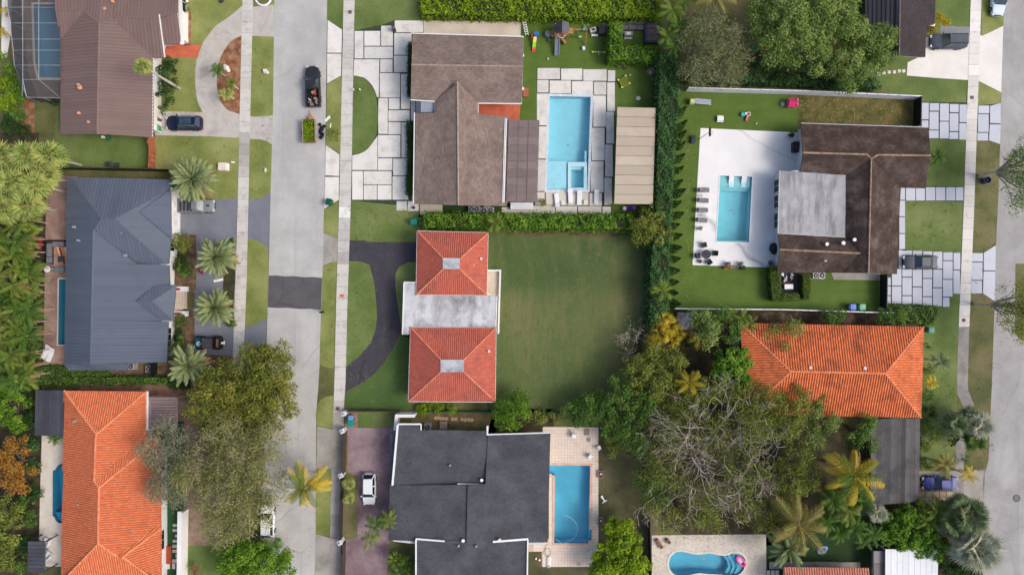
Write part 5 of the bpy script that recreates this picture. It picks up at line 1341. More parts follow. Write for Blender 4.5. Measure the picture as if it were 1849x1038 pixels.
for x, y, r in ((870, 866, .14), (836.5, 975, .15), (902.5, 974, .14), (812.5, 840, .07), (828, 985, .08), (860, 985.5, .08)): vent(t, x, y, 3.6 if y < 870 else 4.1, white_p if r > .1 else metal_g, r=r, h=.22)
window(t, (762, 1030), (762, 982), .8, 2.2, white_p, dark_g)
garden_wall('wall', 'white L shaped wall running off the slate roofed house at the lawn', [(718.5, 768), (721, 745), (751, 745)], 2.2, white_p, th=.34)

# ================================================================ dark brown house, east
E, RG = 2.9, 4.5
t = house('house', 'dark brown shingled house wrapped round a stained grey flat roof by the white deck', 1545, 360)
walls(t, [(1440, 236), (1648, 240), (1642, 332), (1596, 340), (1592, 484), (1398, 482), (1398, 318), (1436, 312)], 2.85, wall_g)
FH = [Facet(q) for q in ([(1446, 223.5, E), (1676.7, 231, E), (1680.5, 281, RG), (1585, 279.8, RG), (1573, 286.6, RG), (1564.8, 279, RG), (1450, 275.8, RG)],
 [(1450, 275.8, RG), (1564.8, 279, RG), (1573, 286.6, RG), (1527.7, 330, E + .2), (1527.7, 316, E + .2), (1445, 313.5, E)],
 [(1404.6, 421, E), (1526, 428, E + .1), (1553, 457.3, RG - .4), (1408, 450.6, RG - .4)], [(1408, 450.6, RG - .4), (1553, 457.3, RG - .4), (1519, 492.6, E), (1403, 492.4, E)],
 [(1573, 286.6, RG), (1585, 279.8, RG), (1680.5, 281, RG), (1671, 340, E), (1627, 339, E + .02)])]
FV = [Facet(q) for q in ([(1573, 286.6, RG), (1568, 493, RG), (1519, 492.6, E), (1553, 457.3, RG - .4), (1526, 428, E + .1), (1527.7, 330, E + .2)], [(1573, 286.6, RG), (1627, 339, E), (1625.5, 360, E), (1619.7, 495, E), (1568, 493, RG)])]
roof_slab(t, FH[:2] + FH[4:], shg_d); roof_slab(t, FH[2:4], shg_d); roof_slab(t, FV, shg_dv, name='cross_roof')
caps(t, [((1450, 275.8, RG), (1564.8, 279, RG)), ((1564.8, 279, RG), (1573, 286.6, RG)), ((1573, 286.6, RG), (1585, 279.8, RG)), ((1585, 279.8, RG), (1680.5, 281, RG)), ((1573, 286.6, RG), (1568, 493, RG)), ((1408, 450.6, RG - .4), (1553, 457.3, RG - .4))], cap_w, r=.13, seg=.34)
b = MB(); b.prism([P(*q, 3.0) for q in [(1407.5, 308.5), (1527.7, 316), (1525.5, 428), (1404.6, 421)]], 2.8, 3.05); b.build('flat_roof', flat_r2, t, world=True)
for a, c in (((1446, 223, E - .1), (1676, 230.5, E - .1)), ((1407.2, 308.5, 3.0), (1404.2, 421, 3.0)), ((1404.2, 421.5, 3.0), (1526, 428.5, 3.0))): bar(t, 'gutter', a, c, .1, .12, metal_g)
for x, y, r in ((1492, 441, .16), (1521.5, 439, .17), (1541.5, 433, .16), (1490, 471, .07), (1494, 265, .06)): vent(t, x, y, 3.8, white_p if r > .1 else metal_g, r=r, h=.3)
for a, c in ((262, 272), (284, 292)): window(t, (1439.6, c), (1439.8, a), .9, 2.2, white_p, dark_g, bars=1)
for a, c in ((326, 350), (354, 378), (386, 414)): window(t, (1397.6, c), (1397.6, a), .05, 2.35, white_p, dark_g, bars=2, name='patio_door')
window(t, (1592.3, 390), (1592.3, 420), .8, 2.2, white_p, dark_g)
# ================================================================ black roofed house, north east
E, RG = 2.9, 4.4
t = house('house', 'black roofed house beside the white concrete driveway and yellow bush', 1625, 20)
walls(t, [(1568, -40), (1656, -40), (1656, 42), (1646, 44), (1646, 90), (1616, 90), (1568, 60)], 2.85, wall_c)
FK = [Facet([(1560, -80, E), (1626, -80, RG), (1623.5, 100, RG), (1610, 100, E + .9), (1563, 40, E)]), Facet([(1626, -80, RG), (1692, -80, E), (1688, 45, E), (1673, 46, E + .4), (1671, 103.5, E), (1623.5, 100, RG)])]
roof_slab(t, FK, shg_k)
metal_panels(t, FK[:1], tonemat('black_metal', [(58, 56, 62), (70, 68, 74)], rough=.5), dirs=[(1, 0)], w=.5)
caps(t, [((1626, -80, RG), (1623.5, 100, RG))], tonemat('grey_ridge', [(110, 102, 100), (128, 120, 116)]), r=.1, seg=.4)
bar(t, 'gutter', (1623, 101, E), (1671.5, 104.5, E - .1), .12, .12, white_p); bar(t, 'parapet', (1673.5, 43.5, E - .1), (1687, 46.5, E - .1), .3, .14, white_p)
# ================================================================ orange tiled house, east
E, RG = 2.8, 4.6
t = house('house', 'broad orange tiled house with dark weather streaks half under the big trees', 1500, 665)
walls(t, [(1358, 600), (1636, 602), (1634, 734), (1362, 734)], 2.75, wall_c)
F = [Facet(q) for q in ([(1336, 583, E), (1668, 589.5, E), (1598.5, 673.8, RG), (1428, 670.4, RG)], [(1668, 589.5, E), (1663, 754, E), (1598.5, 673.8, RG)], [(1663, 754, E), (1346, 748, E), (1428, 670.4, RG), (1598.5, 673.8, RG)], [(1346, 748, E), (1336, 583, E), (1428, 670.4, RG)])]
roof_slab(t, F, mortar_m); tile_field(t, F, orange_w, col=.33, row=.4, amp=.1)
caps(t, [((1336, 583, E), (1428, 670.4, RG)), ((1428, 670.4, RG), (1598.5, 673.8, RG)), ((1668, 589.5, E), (1598.5, 673.8, RG)), ((1663, 754, E), (1598.5, 673.8, RG)), ((1346, 748, E), (1428, 670.4, RG))], cap_o, r=.12)
for x, y in ((1462, 663), (1560, 664)): vent(t, x, y, 4.35, metal_g, r=.15, h=.35)
sheet_roof('carport', 'flat dark sheet roofed carport below the orange tiles with lighter streaks', 'carport', [(1573, 756), (1661, 755), (1659, 905), (1571, 912)], 2.6, carport_m, 10, 'x', gap=.02, seam=.015, mpost=metal_g)
# ================================================================ roofs at the southern edge
t = house('house', 'salmon tiled roof edge below the dark green turf with the blue float', 1490, 1045)
walls(t, [(1424, 1033), (1560, 1033), (1560, 1080), (1424, 1080)], 2.7, wall_c)
F = [Facet([(1415, 1022.5, 2.8), (1569, 1026, 2.8), (1572, 1090, 4.0), (1414, 1090, 4.0)])]; roof_slab(t, F, MATS['salmon_tiles']); tile_field(t, F, salmon_t)
bx(t, 'edge_slab', conc_g, (P(1470, 0).x - t.location.x, P(0, 1019).y - t.location.y, .01, 12.2, .9, .3))
sheet_roof('shed', 'white sheet roofed shed below the bright green shrubs', 'shed', [(1598, 990.5), (1694, 990.5), (1692, 1070), (1598, 1070)], 2.5, whiteroof, 9, 'x', gap=.015, seam=.02)
sheet_roof('lean_to', 'grey canvas lean to beside the white shed', 'lean to', [(1577, 994), (1596, 994), (1596, 1040), (1577, 1040)], 2.0, tonemat('grey_canvas', [(110, 104, 104), (130, 124, 124)]), 2, 'y', seam=0)

# ================================================================ pools
def watermat(n, tint, deep=0.0):
 m = bpy.data.materials.new(n); m.use_nodes = True; N, L = m.node_tree.nodes, m.node_tree.links
 N.remove(N['Principled BSDF'])
 tr = N.new('ShaderNodeBsdfTransparent'); tr.inputs[0].default_value = (*tint, 1)
 gl = N.new('ShaderNodeBsdfGlossy'); gl.inputs['Roughness'].default_value = .04
 fr = N.new('ShaderNodeFresnel'); fr.inputs['IOR'].default_value = 1.33
 geo = N.new('ShaderNodeNewGeometry'); nz = N.new('ShaderNodeTexNoise'); nz.inputs['Scale'].default_value = 1.6; nz.inputs['Detail'].default_value = 3
 L.new(geo.outputs['Position'], nz.inputs['Vector'])
 bp = N.new('ShaderNodeBump'); bp.inputs['Strength'].default_value = .6; bp.inputs['Distance'].default_value = .05; L.new(nz.outputs['Fac'], bp.inputs['Height']); L.new(bp.outputs[0], gl.inputs['Normal']); L.new(bp.outputs[0], fr.inputs['Normal'])
 mx = N.new('ShaderNodeMixShader'); L.new(fr.outputs[0], mx.inputs[0]); L.new(tr.outputs[0], mx.inputs[1]); L.new(gl.outputs[0], mx.inputs[2]); L.new(mx.outputs[0], N['Material Output'].inputs['Surface'])
 return m
wat_a = watermat('clear_water', (.82, .97, 1.0)); wat_b = watermat('blue_water', (.72, .93, .98))
def plaster(n, c): return overlay(mat('plaster_' + n, [tuple(int(v * .94) for v in c), c], sc=.35, rough=.7, fine=.04), 'spot', tuple(int(v * .8) for v in c), .9, .56, .85, .6)
cop_w = tonemat('pale_coping', [(196, 206, 214), (212, 220, 226)], rough=.7); cop_b = tonemat('white_coping', [(232, 232, 234), (240, 240, 241)]); cop_t = tonemat('terracotta_coping', [(206, 164, 142), (224, 184, 162)]); cop_s = tonemat('stone_coping', [(206, 198, 184), (220, 212, 200)])
pool('small pool with grey edge inside the screened pool cage', PO['screen'], 1.3, plaster('screen', (120, 176, 206)), wat_a, cop_s, .3)
pool('narrow teal pool partly under the grey metal roof', PO['narrow'], 1.5, plaster('narrow', (90, 174, 194)), wat_b, cop_s, .15)
pool('deep blue pool with notched ends beside the orange tiled roof', PO['left'], 1.5, plaster('left', (70, 164, 196)), wat_b, cop_s, .14, steps=[(z6((0, 0)) and [(97, 925), (128, 928), (128, 944), (104, 940)], -.35)])
pool('large pale blue rectangular pool with square spa and sun shelf', PO['main'], 1.4, plaster('main', (164, 214, 226)), wat_a, cop_w, .36,
  steps=[(zz(920, 0, (203, 862), (306, 862), (306, 1026), (200, 1026)), -.22), (zz(920, 0, (312, 868), (416, 868), (416, 893), (312, 893)), -.06), (zz(920, 0, (312, 893), (330, 893), (330, 1026), (312, 1026)), -.06), (zz(920, 0, (399, 893), (416, 893), (416, 1026), (399, 1026)), -.06), (zz(920, 0, (330, 1006), (399, 1006), (399, 1026), (330, 1026)), -.06), (zz(920, 0, (404, 806), (418, 806), (418, 868), (404, 868)), -.3), (zz(920, 0, (330, 893), (399, 893), (399, 906), (330, 906)), -.5)], mstep=plaster('main_step', (188, 226, 236)))
pool('turquoise pool with two white in water loungers set in the white deck', PO['deck'], 1.4, plaster('deck', (146, 212, 220)), wat_a, cop_b, .12,
  steps=[([(1299.8, 317.8), (1357.2, 319.8), (1356.3, 338), (1298.8, 336)], -.28), ([(1298.8, 336), (1356.3, 338), (1356, 341.5), (1298.6, 339.5)], -.5), ([(1298.6, 339.5), (1356, 341.5), (1355.8, 345), (1298.4, 343)], -.75), ([(1294, 433), (1352, 434.5), (1352, 437), (1293.7, 435.6)], -.4)], mstep=plaster('deck_step', (160, 212, 214)))
pool('bright blue pool with terracotta edging in the tiled terrace', PO['tiled'], 1.5, plaster('tiled', (112, 192, 216)), wat_a, cop_t, .3, steps=[(z6((375, 735), (388, 738), (387, 804), (373, 808)), -.3)])
pool('curvy freeform blue pool with steps and a pink float', PO['curvy'], 1.4, plaster('curvy', (104, 184, 208)), wat_a, cop_s, .3, steps=[(zz(920, 688, (1206, 918), (1245, 930), (1264, 960), (1256, 1002), (1230, 1030), (1205, 1036), (1222, 1000), (1215, 965), (1195, 940)), -.25), (zz(920, 688, (1180, 930), (1206, 918), (1195, 940), (1215, 965), (1222, 1000), (1205, 1036), (1184, 1040), (1200, 1000), (1192, 970), (1172, 945)), -.45), (zz(920, 688, (1162, 934), (1180, 930), (1172, 945), (1192, 970), (1200, 1000), (1184, 1040), (1160, 1036), (1180, 1000), (1172, 970), (1155, 950)), -.65)])
# terrace tiles round the terracotta-edged pool (each 0.45 m, five pixels: one joined field)
tdk = sheet('pool_terrace', z6((80, 72), (430, 76), (425, 880), (390, 978), (66, 978), (66, 884), (-20, 884), (-20, 820), (112, 800), (112, 110), (80, 110)), 2, mat('tile_joint', [(184, 164, 146), (198, 178, 160)], sc=2))
tb = MB(); rg_ = random.Random(9); dkp = z6((80, 72), (430, 76), (425, 880), (390, 978), (66, 978), (66, 884), (-20, 884), (-20, 820), (112, 800), (112, 110), (80, 110))
po_ = PO['tiled']; pc_ = (sum(q[0] for q in po_) / len(po_), sum(q[1] for q in po_) / len(po_))
big_ = [(pc_[0] + (x - pc_[0]) * 1.12, pc_[1] + (y - pc_[1]) * 1.045) for x, y in po_]
for i in range(-2, 24):
 for j in range(0, 46):
  x, y = 977 + i * 5.6, 768 + j * 5.6
  if inside((x, y), dkp) and not inside((x, y), big_):
   p = P(x, y); tb.box(p.x, p.y, .009, .39, .39, .014, t=rg_.random())
tb.build('tiles', tonemat('peach_tiles', [(216, 200, 184), (224, 208, 193), (220, 203, 186)], rough=.7, grime=((176, 162, 150), .5, .58, .85)), tdk, world=True, kind='stuff')
# ---------------------------------------------------------------- leaf colours
def lm(n, *c, trans=.28): return tonemat('leaf_' + n, list(c), rough=.6, trans=trans, spec=.25, jitter=.12)
lf_olive = lm('olive', (78, 90, 34), (112, 120, 48), (142, 146, 62), (166, 156, 66))
lf_khaki = lm('khaki', (98, 106, 60), (128, 134, 76), (156, 158, 94), (176, 168, 112))
lf_greyo = lm('grey_olive', (108, 114, 86), (140, 144, 112), (164, 166, 134))
lf_green = lm('green', (62, 94, 38), (90, 124, 48), (120, 152, 68))
lf_oak = lm('oak', (76, 102, 44), (106, 134, 58), (138, 160, 82), (160, 174, 102))
lf_brt = lm('bright', (66, 104, 24), (96, 138, 34), (134, 168, 56))
lf_lime = lm('lime', (88, 120, 16), (122, 152, 24), (160, 180, 44))
lf_dark = lm('dark', (30, 58, 22), (46, 80, 32), (64, 100, 42))
lf_hdg = lm('dark_hedge', (48, 86, 42), (66, 110, 56), (98, 138, 78))
lf_ylw = lm('yellow', (150, 132, 10), (186, 164, 20), (206, 184, 40))
lf_orng = lm('orange_brown', (128, 92, 38), (168, 122, 50), (186, 140, 66))
lf_dry = lm('wispy', (98, 108, 66), (126, 132, 86), (152, 154, 108))
lf_hdt = lm('trimmed', (78, 104, 26), (96, 124, 32), (112, 138, 44))
lf_olg = lm('olive_green', (92, 106, 40), (124, 136, 56), (152, 160, 76))
fr_date = tonemat('frond_blue_green', [(82, 106, 72), (112, 134, 94), (146, 162, 112), (178, 172, 104)], trans=.25, jitter=.1)
fr_coco = tonemat('frond_yellow_green', [(124, 126, 26), (184, 166, 40), (220, 196, 66), (230, 200, 90)], trans=.3, jitter=.1)
fr_coco2 = tonemat('frond_olive', [(92, 98, 48), (126, 126, 64), (160, 150, 84), (176, 156, 96)], trans=.3, jitter=.1)
fr_areca = tonemat('frond_areca', [(66, 92, 34), (104, 126, 44), (146, 160, 64)], trans=.25, jitter=.35)
fr_dkare = tonemat('frond_dark', [(48, 82, 26), (76, 112, 36), (112, 142, 52)], trans=.3, jitter=.15)
fr_fan = tonemat('frond_fan', [(84, 112, 50), (134, 152, 76), (182, 192, 110), (200, 194, 104)], trans=.3, jitter=.4)
fr_silv = tonemat('frond_silver', [(140, 146, 122), (172, 176, 150), (202, 202, 178)], trans=.2, jitter=.12)
fr_dsil = tonemat('frond_dark_silver', [(74, 96, 58), (104, 124, 80), (142, 154, 106)], trans=.2, jitter=.12)
fr_yel = tonemat('frond_yellow', [(112, 106, 22), (158, 142, 30), (194, 172, 48)], trans=.3, jitter=.15)
fr_dead = tonemat('frond_dead', [(120, 92, 60), (160, 130, 90)], trans=.2)
core_m = mat('painted_core_shade', [(38, 46, 24), (52, 58, 32)], sc=2)  # hedge core colour: the inner shade is painted in as dark green
MK = dict(
 date=lambda i: frond_feather(2.85, 28, .075, .58, .5 + .25 * i, i, curl=.4, fwd=1.1),
 coco=lambda i: frond_feather(3.2, 30, .05, .8, .75 + .25 * i, 10 + i, curl=1.5, fwd=.7),
 areca=lambda i: frond_feather(1.75, 14, .065, .5, .9 + .25 * i, 20 + i, curl=.9, fwd=.9),
 fan=lambda i: frond_fan(.65, .85, 13, 2.0, .5 + .25 * i, 30 + i, wide=.85),
 bism=lambda i: frond_fan(1.2, 1.35, 22, 2.0, .3 + .2 * i, 40 + i, split=.6),
 small=lambda i: frond_feather(1.15, 11, .06, .42, .8 + .2 * i, 50 + i, curl=.4, fwd=.8),
 big=lambda i: frond_fan(.25, .75, 5, .45, .7, 60 + i, wide=1.1, split=.5))
def pm(label, x, y, h, k, m, n, seed, **kw):
 return palm(kw.pop('name', 'palm_tree'), label, x, y, h, (k, m.name), MK[k], m, n, kw.pop('mt', palm_t), seed, **kw)

# ---------------------------------------------------------------- west side palms
pm('tall pale trunked palm leaning its crown over the brown metal roof', 259, 121, 9.0, 'fan', fr_fan, 30, 1, el=(-35, 75), tr=.17, scale=.78)
for lab, x, y, h, n, sd in (('blue green date palm between the lawn box and the silver pickup', 350, 325, 3.6, 110, 2), ('blue green date palm with magenta flowers at its foot', 393, 465, 3.6, 104, 3), ('blue green date palm beside the sidewalk next to the white board', 390, 555, 3.4, 96, 4), ('blue green date palm south of the teal open jeep', 343, 660, 4.0, 70, 5)):
 pm(lab, x, y, h, 'date', fr_date, n, sd, el=(-24, 82), tr=.22, mt=bark_m, scale=[1, 1.02, .94, .9, .98][sd - 1], dead=fr_dead, group='date palms along the grey roofed house')
for lab, x, y, m, n, sd, s in (('small dark green palm beside the white boulder in the mulch bed', 394, 128, fr_dkare, 15, 6, .9), ('small green palm in the middle of the mulch bed', 418, 152, fr_areca, 14, 7, .85), ('small yellow green palm at the southern tip of the mulch bed', 410, 171, fr_fan, 22, 8, .85)):
 pm(lab, x, y, 2.2, 'small', m, n, sd, el=(-15, 65), tr=.08, scale=s)
# fan palm clump on the western edge
for i, (x, y, h, n) in enumerate([(52, 282, 6.5, 34), (92, 283, 6.0, 34), (28, 330, 6.5, 30), (66, 335, 5.6, 34), (12, 378, 5.5, 28), (52, 372, 5.0, 28), (10, 285, 6, 26), (-8, 330, 6, 22), (82, 318, 5.0, 26)]):
 pm(['fan palm with pale crown nearest the north west house garden', 'fan palm reaching furthest towards the brown roofed house', 'fan palm in the middle of the western clump', 'fan palm of the western clump beside the pink paver patio', 'fan palm at the southern end of the western clump', 'fan palm above the dark strip by the patio', 'fan palm behind the pale crowned one on the garden edge', 'fan palm at the outer western edge of the clump', 'low fan palm leaning over the paver patio corner'][i],
  x, y, h, 'fan', fr_fan, n, 100 + i, el=(-30, 75), tr=.16, scale=1.45, group='fan palms at the western edge')
# areca screen
rga = random.Random(31); k_ = 0
for row, x0 in enumerate((52, 26, 0)):
 for i in range(12):
  x, y = x0 + rga.uniform(-6, 6), 402 + i * 25.5 + rga.uniform(-6, 6) + row * 8
  if y > 700: continue
  pm('feathery green areca palm in the dense screen west of the paver patio', x, y, 4.4 + rga.uniform(-1.2, .9), 'areca', fr_dkare if rga.random() < .4 else fr_areca, rga.randrange(10, 18), 200 + k_, el=(-30, 70), tr=.07, scale=rga.uniform(.85, 1.4), dead=fr_dead, group='areca palms screening the paver patio', name='areca_palm'); k_ += 1
for i in range(22):
 shrub('mixed broad leaved shrub growing among the areca palms', rga.uniform(-4, 58), 400 + i * 13 + rga.uniform(-5, 5), rga.uniform(11, 18), rga.uniform(3.0, 4.9), [lf_green, lf_dark, lf_olg, lf_brt][i % 4], 380 + i, bark_m, group='shrubs among the areca palms', leaf=.3)
# coconut palms
pm('yellow green coconut palm leaning out over the street verge', 551, 877, 6.0, 'coco', fr_coco, 24, 9, m2=fr_dkare, dead=fr_dead, el=(-28, 68), tr=.17, scale=1.0)
pm('large golden coconut palm beside the dark carport', 1540, 858, 7.0, 'coco', fr_coco, 26, 10, m2=fr_dkare, dead=fr_dead, el=(-30, 66), tr=.18, scale=1.25)
pm('olive coconut palm with dry fronds above the blue float', 1440, 945, 7.0, 'coco', fr_coco2, 24, 11, el=(-35, 60), tr=.18, scale=1.25)
pm('dark silver palm between the coral deck and the dark green turf', 1420, 988, 4.0, 'date', fr_dsil, 44, 12, el=(-15, 75), tr=.2, scale=.95)
pm('large silver fan palm at the kerb of the eastern street', 1757, 985, 4.5, 'bism', fr_silv, 40, 13, el=(-30, 75), tr=.26, scale=1.3, mt=bark_m)
pm('blue green fan palm behind the large silver one', 1742, 925, 4.5, 'bism', fr_dsil, 32, 14, el=(-30, 70), tr=.24, scale=1.15, mt=bark_m)
pm('blue green fan palm at the carport end of the silver palms', 1718, 940, 4.0, 'bism', fr_dsil, 22, 15, el=(-30, 70), tr=.24, scale=.95, mt=bark_m)
for i, (x, y, h, m, s, n) in enumerate([(1722, 764, 3.2, fr_dsil, .8, 30), (1766, 766, 3.4, fr_silv, .85, 32), (1752, 752, 3, fr_dsil, .7, 24), (1757, 795, 2.8, fr_dkare, .7, 22)]):
 pm(['dark fan palm west of the jogging sidewalk', 'silvery fan palm on the street verge beside the sidewalk jog', 'fan palm standing in the sidewalk jog itself', 'green fan palm at the southern foot of the verge palms'][i], x, y, h, 'fan', m, n, 120 + i, el=(-25, 70), tr=.13, scale=s * 1.5)
pm('olive palm overhanging the roof of the violet car', 1702, 838, 3.4, 'areca', fr_coco2, 26, 16, el=(-25, 60), tr=.1, scale=1.05)
pm('small yellow green palm on the verge beside the violet car', 1746, 856, 2.6, 'areca', fr_coco, 16, 17, el=(-20, 60), tr=.09, scale=.8)
pm('grey dry palm on the grass beside the orange tiled hip', 1697, 652, 2.6, 'small', fr_dsil, 22, 18, el=(-25, 55), tr=.09, scale=1.1)
pm('yellow green cycad at the corner of the orange tiled roof', 1679, 690, 1.6, 'small', fr_coco, 22, 19, el=(-10, 60), tr=.1, scale=.85)
pm('green fan shrub against the dark brown house at its eastern lawn', 1690, 284, 1.8, 'areca', fr_dkare, 22, 20, el=(-10, 70), tr=.08, scale=.72)
pm('small palm growing through the bright hedge south of the brown shingled house', 893, 402, 3.2, 'areca', fr_areca, 18, 21, el=(-20, 70), tr=.08, scale=.85)
pm('yellow green palm in the dark boundary hedge of the big lawn', 1193, 524, 4.6, 'areca', fr_areca, 18, 22, el=(-25, 65), tr=.09, scale=.95)
# driveway palms by the slate house
for i, (x, y, m, s) in enumerate([(702, 936, fr_areca, .95), (676, 946, fr_dkare, .95), (668, 971, fr_areca, .85)]):
 pm(['yellow green palm touching the slate roof edge over the purple pavers', 'dark palm in the middle of the three on purple pavers', 'southern of the three feathery palms on purple pavers'][i], x, y, 3.6, 'areca', m, 12, 130 + i, el=(-25, 55), tr=.07, scale=s)
for i, (x, y) in enumerate([(630, 872), (631, 898)]):
 pm(['small yellow fan palm in the planting strip nearest the iron gate', 'small yellow fan palm in the planting strip beside the white hatchback'][i], x, y, 1.8, 'fan', fr_fan, 22, 140 + i, el=(-15, 70), tr=.08, scale=.62)
for i, (x, y) in enumerate([(715, 1008), (735, 1015), (748, 1030), (722, 1032)]):
 pm(['dark broad leaved plant nearest the purple pavers below the slate eave', 'yellow green broad leaved plant in the middle of the corner bed', 'dark broad leaved plant tucked against the white parapet', 'yellow green broad leaved plant at the southern tip of the corner bed'][i], x, y, 1.6, 'big', fr_dkare if i % 2 else fr_areca, 18, 150 + i, el=(0, 65), tr=.05, scale=1.3, group='broad leaved plants by the purple drive', name='banana_plant', cat='plant')
# croton / ti plants south of the dark hedge
for i, (x, y, m, s) in enumerate([(1187, 600, fr_yel, 1.1), (1206, 588, fr_coco, 1.2), (1222, 600, fr_yel, 1.0), (1258, 612, fr_yel, 1.1), (1180, 615, fr_yel, .9), (1212, 612, fr_coco, 1.1), (1197, 576, fr_coco, 1.0)]):
 pm('yellow leaved cordyline in the thicket behind the white shed', x, y, 2.8, 'big', m, 16, 160 + i, el=(5, 70), tr=.05, scale=s * 1.35, group='yellow cordylines in the thicket', name='cordyline', cat='plant')
pm('bright yellow palm in the middle of the thicket above the bare tree', 1243, 690, 5.6, 'areca', fr_yel, 16, 23, el=(-25, 55), tr=.08, scale=1.2)
for i, (x, y, h) in enumerate([(1338, 574, 3.6), (1352, 582, 3.4), (1318, 568, 3.2)]):
 pm(['light green palm between its two fellows at the white garden fence', 'light green palm nearest the orange tiles at the white garden fence', 'light green palm nearest the white tin shed at the white garden fence'][i], x, y, h, 'areca', fr_areca, 15, 170 + i, el=(-20, 65), tr=.07, scale=.8, group='light green palms at the white fence')
# lush corner above the dark green turf
for i, (x, y, m, s, n) in enumerate([(1500, 900, fr_dkare, 1.25, 22), (1528, 918, fr_areca, 1.2, 22), (1556, 902, fr_dkare, 1.2, 20), (1490, 938, fr_dkare, 1.1, 20), (1540, 950, fr_dkare, 1.1, 20), (1575, 962, fr_dkare, .9, 16), (1512, 962, fr_dkare, 1.0, 18), (1688, 922, fr_areca, 1.2, 24), (1672, 938, fr_areca, 1.1, 20), (1560, 975, fr_dkare, .9, 14)]):
 pm('%s feathery palm %s' % ('yellow green' if m is fr_areca else 'dark green', ['just below the golden coconut palm crown', 'in the middle of the thicket under the golden coconut palm', 'between the golden coconut palm and the carport end', 'beside the olive coconut palm crown', 'above the dark green turf in the thicket', 'below the pale variegated fan palm', 'leaning over the blue toy boat', 'between the rounded bright shrubs and the mossy slabs', 'behind the rounded bright shrubs near the silver palms', 'at the turf edge by the grey canvas lean to'][i]), x, y, 4.4 - .15 * i, 'areca', m, n, 180 + i, el=(-25, 65), tr=.08, scale=s, group='feathery palms in the southern thicket')
pm('pale variegated fan palm in front of the bright green shrubs', 1583, 925, 4.6, 'fan', fr_silv, 22, 24, el=(-10, 70), tr=.1, scale=.9)
# palms beside the long vertical hedge at the north edge
for i, (x, y, m, s) in enumerate([(1212, 20, fr_areca, 1.2), (1226, 52, fr_dkare, 1.2), (1204, 68, fr_areca, 1.0), (1232, -4, fr_dkare, 1.1), (1216, 84, fr_dkare, .9)]):
 pm('broad green palm over the grey garden sofas by the hedge', x, y, 4.6, 'areca', m, 18, 190 + i, el=(-25, 65), tr=.08, scale=s, group='palms over the sofa corner')
pm('palm with long pale fronds at the northern edge of the small yard', 1290, -6, 6, 'coco', fr_coco2, 14, 25, el=(-35, 30), tr=.15, scale=.95)
pm('small potted palm against the orange tiled eave on the beige patio', 101, 790, 1.8, 'small', fr_dkare, 18, 26, el=(-5, 65), tr=.06, scale=.85)

# ---------------------------------------------------------------- broadleaf trees
tree('tree', 'olive green street tree over the western sidewalk, northern crown', [(482, 672, 48), (460, 712, 46), (495, 728, 40), (452, 650, 30), (508, 690, 26), (490, 640, 26), (470, 755, 40)], 7.5, 1.8, lf_olive, 301, bark_m, dens=62, leaf=.3, lobe=.85, ragged=.12)
tree('tree', 'olive green tree with dense crown between the date palm and the big pale tree', [(395, 698, 48), (372, 735, 40), (415, 745, 46), (438, 715, 42), (400, 770, 42), (425, 672, 26)], 7.2, 1.8, lf_olive, 302, bark_m, dens=60, leaf=.3, lobe=.85, ragged=.12)
tree('tree', 'huge pale olive tree with see through branches over the street and orange roof', [(430, 840, 62), (470, 880, 48), (390, 890, 54), (352, 850, 50), (440, 930, 50), (395, 950, 44), (480, 800, 40), (400, 790, 44)], 10, 3.0, lf_khaki, 303, bark_p, dens=48, leaf=.3, asp=.3, lobe=.95, ragged=.28, tr=.35, gap=1.1, twigs=5)
tree('tree', 'grey leaved tree leaning over the eastern slope of the orange roof', [(278, 810, 36), (300, 850, 34), (285, 885, 28), (318, 800, 30), (318, 890, 28), (300, 770, 22)], 7.5, 2.6, lf_greyo, 304, bark_p, dens=46, leaf=.28, asp=.3, lobe=.9, ragged=.3, trunk=(340, 835), gap=1.15, twigs=4)
tree('tree', 'bright green tree at the street end under the pale olive one', [(450, 1015, 40), (490, 1008, 34), (415, 1022, 34), (505, 1030, 24)], 4.5, .8, lf_brt, 305, bark_m, dens=70, leaf=.32, lobe=.8, ragged=.08)
tree('tree', 'bright green bushy tree above the orange leaved one on the western edge', [(14, 735, 30), (10, 700, 24), (22, 765, 20)], 4.5, .6, lf_brt, 306, bark_m, dens=80, leaf=.3, lobe=.7)
tree('tree', 'orange brown leaved tree on the western edge beside the dark thicket', [(22, 825, 34), (28, 865, 28), (-5, 845, 26)], 6, 1.2, lf_orng, 307, bark_m, dens=66, leaf=.3, asp=.45, lobe=.7, ragged=.1)
tree('tree', 'olive yellow tree below the orange leaved one on the western edge', [(6, 925, 30), (10, 965, 26), (-2, 1010, 28)], 5, .8, lf_olg, 308, bark_m, dens=62, leaf=.28, lobe=.7, ragged=.1)
for i, (x, y, r, m) in enumerate([(52, 720, 16, lf_dark), (54, 760, 16, lf_dark), (56, 800, 15, lf_hdg), (58, 845, 14, lf_hdg), (56, 890, 16, lf_dark), (54, 935, 16, lf_green), (42, 985, 18, lf_dark), (36, 1020, 16, lf_green), (45, 905, 14, lf_green), (20, 995, 16, lf_olg)]):
 shrub('dark green shrub in the thicket between western trees and beige patio', x, y, r, 2.4, m, 320 + i, bark_m, group='shrubs west of the beige patio', leaf=.26)
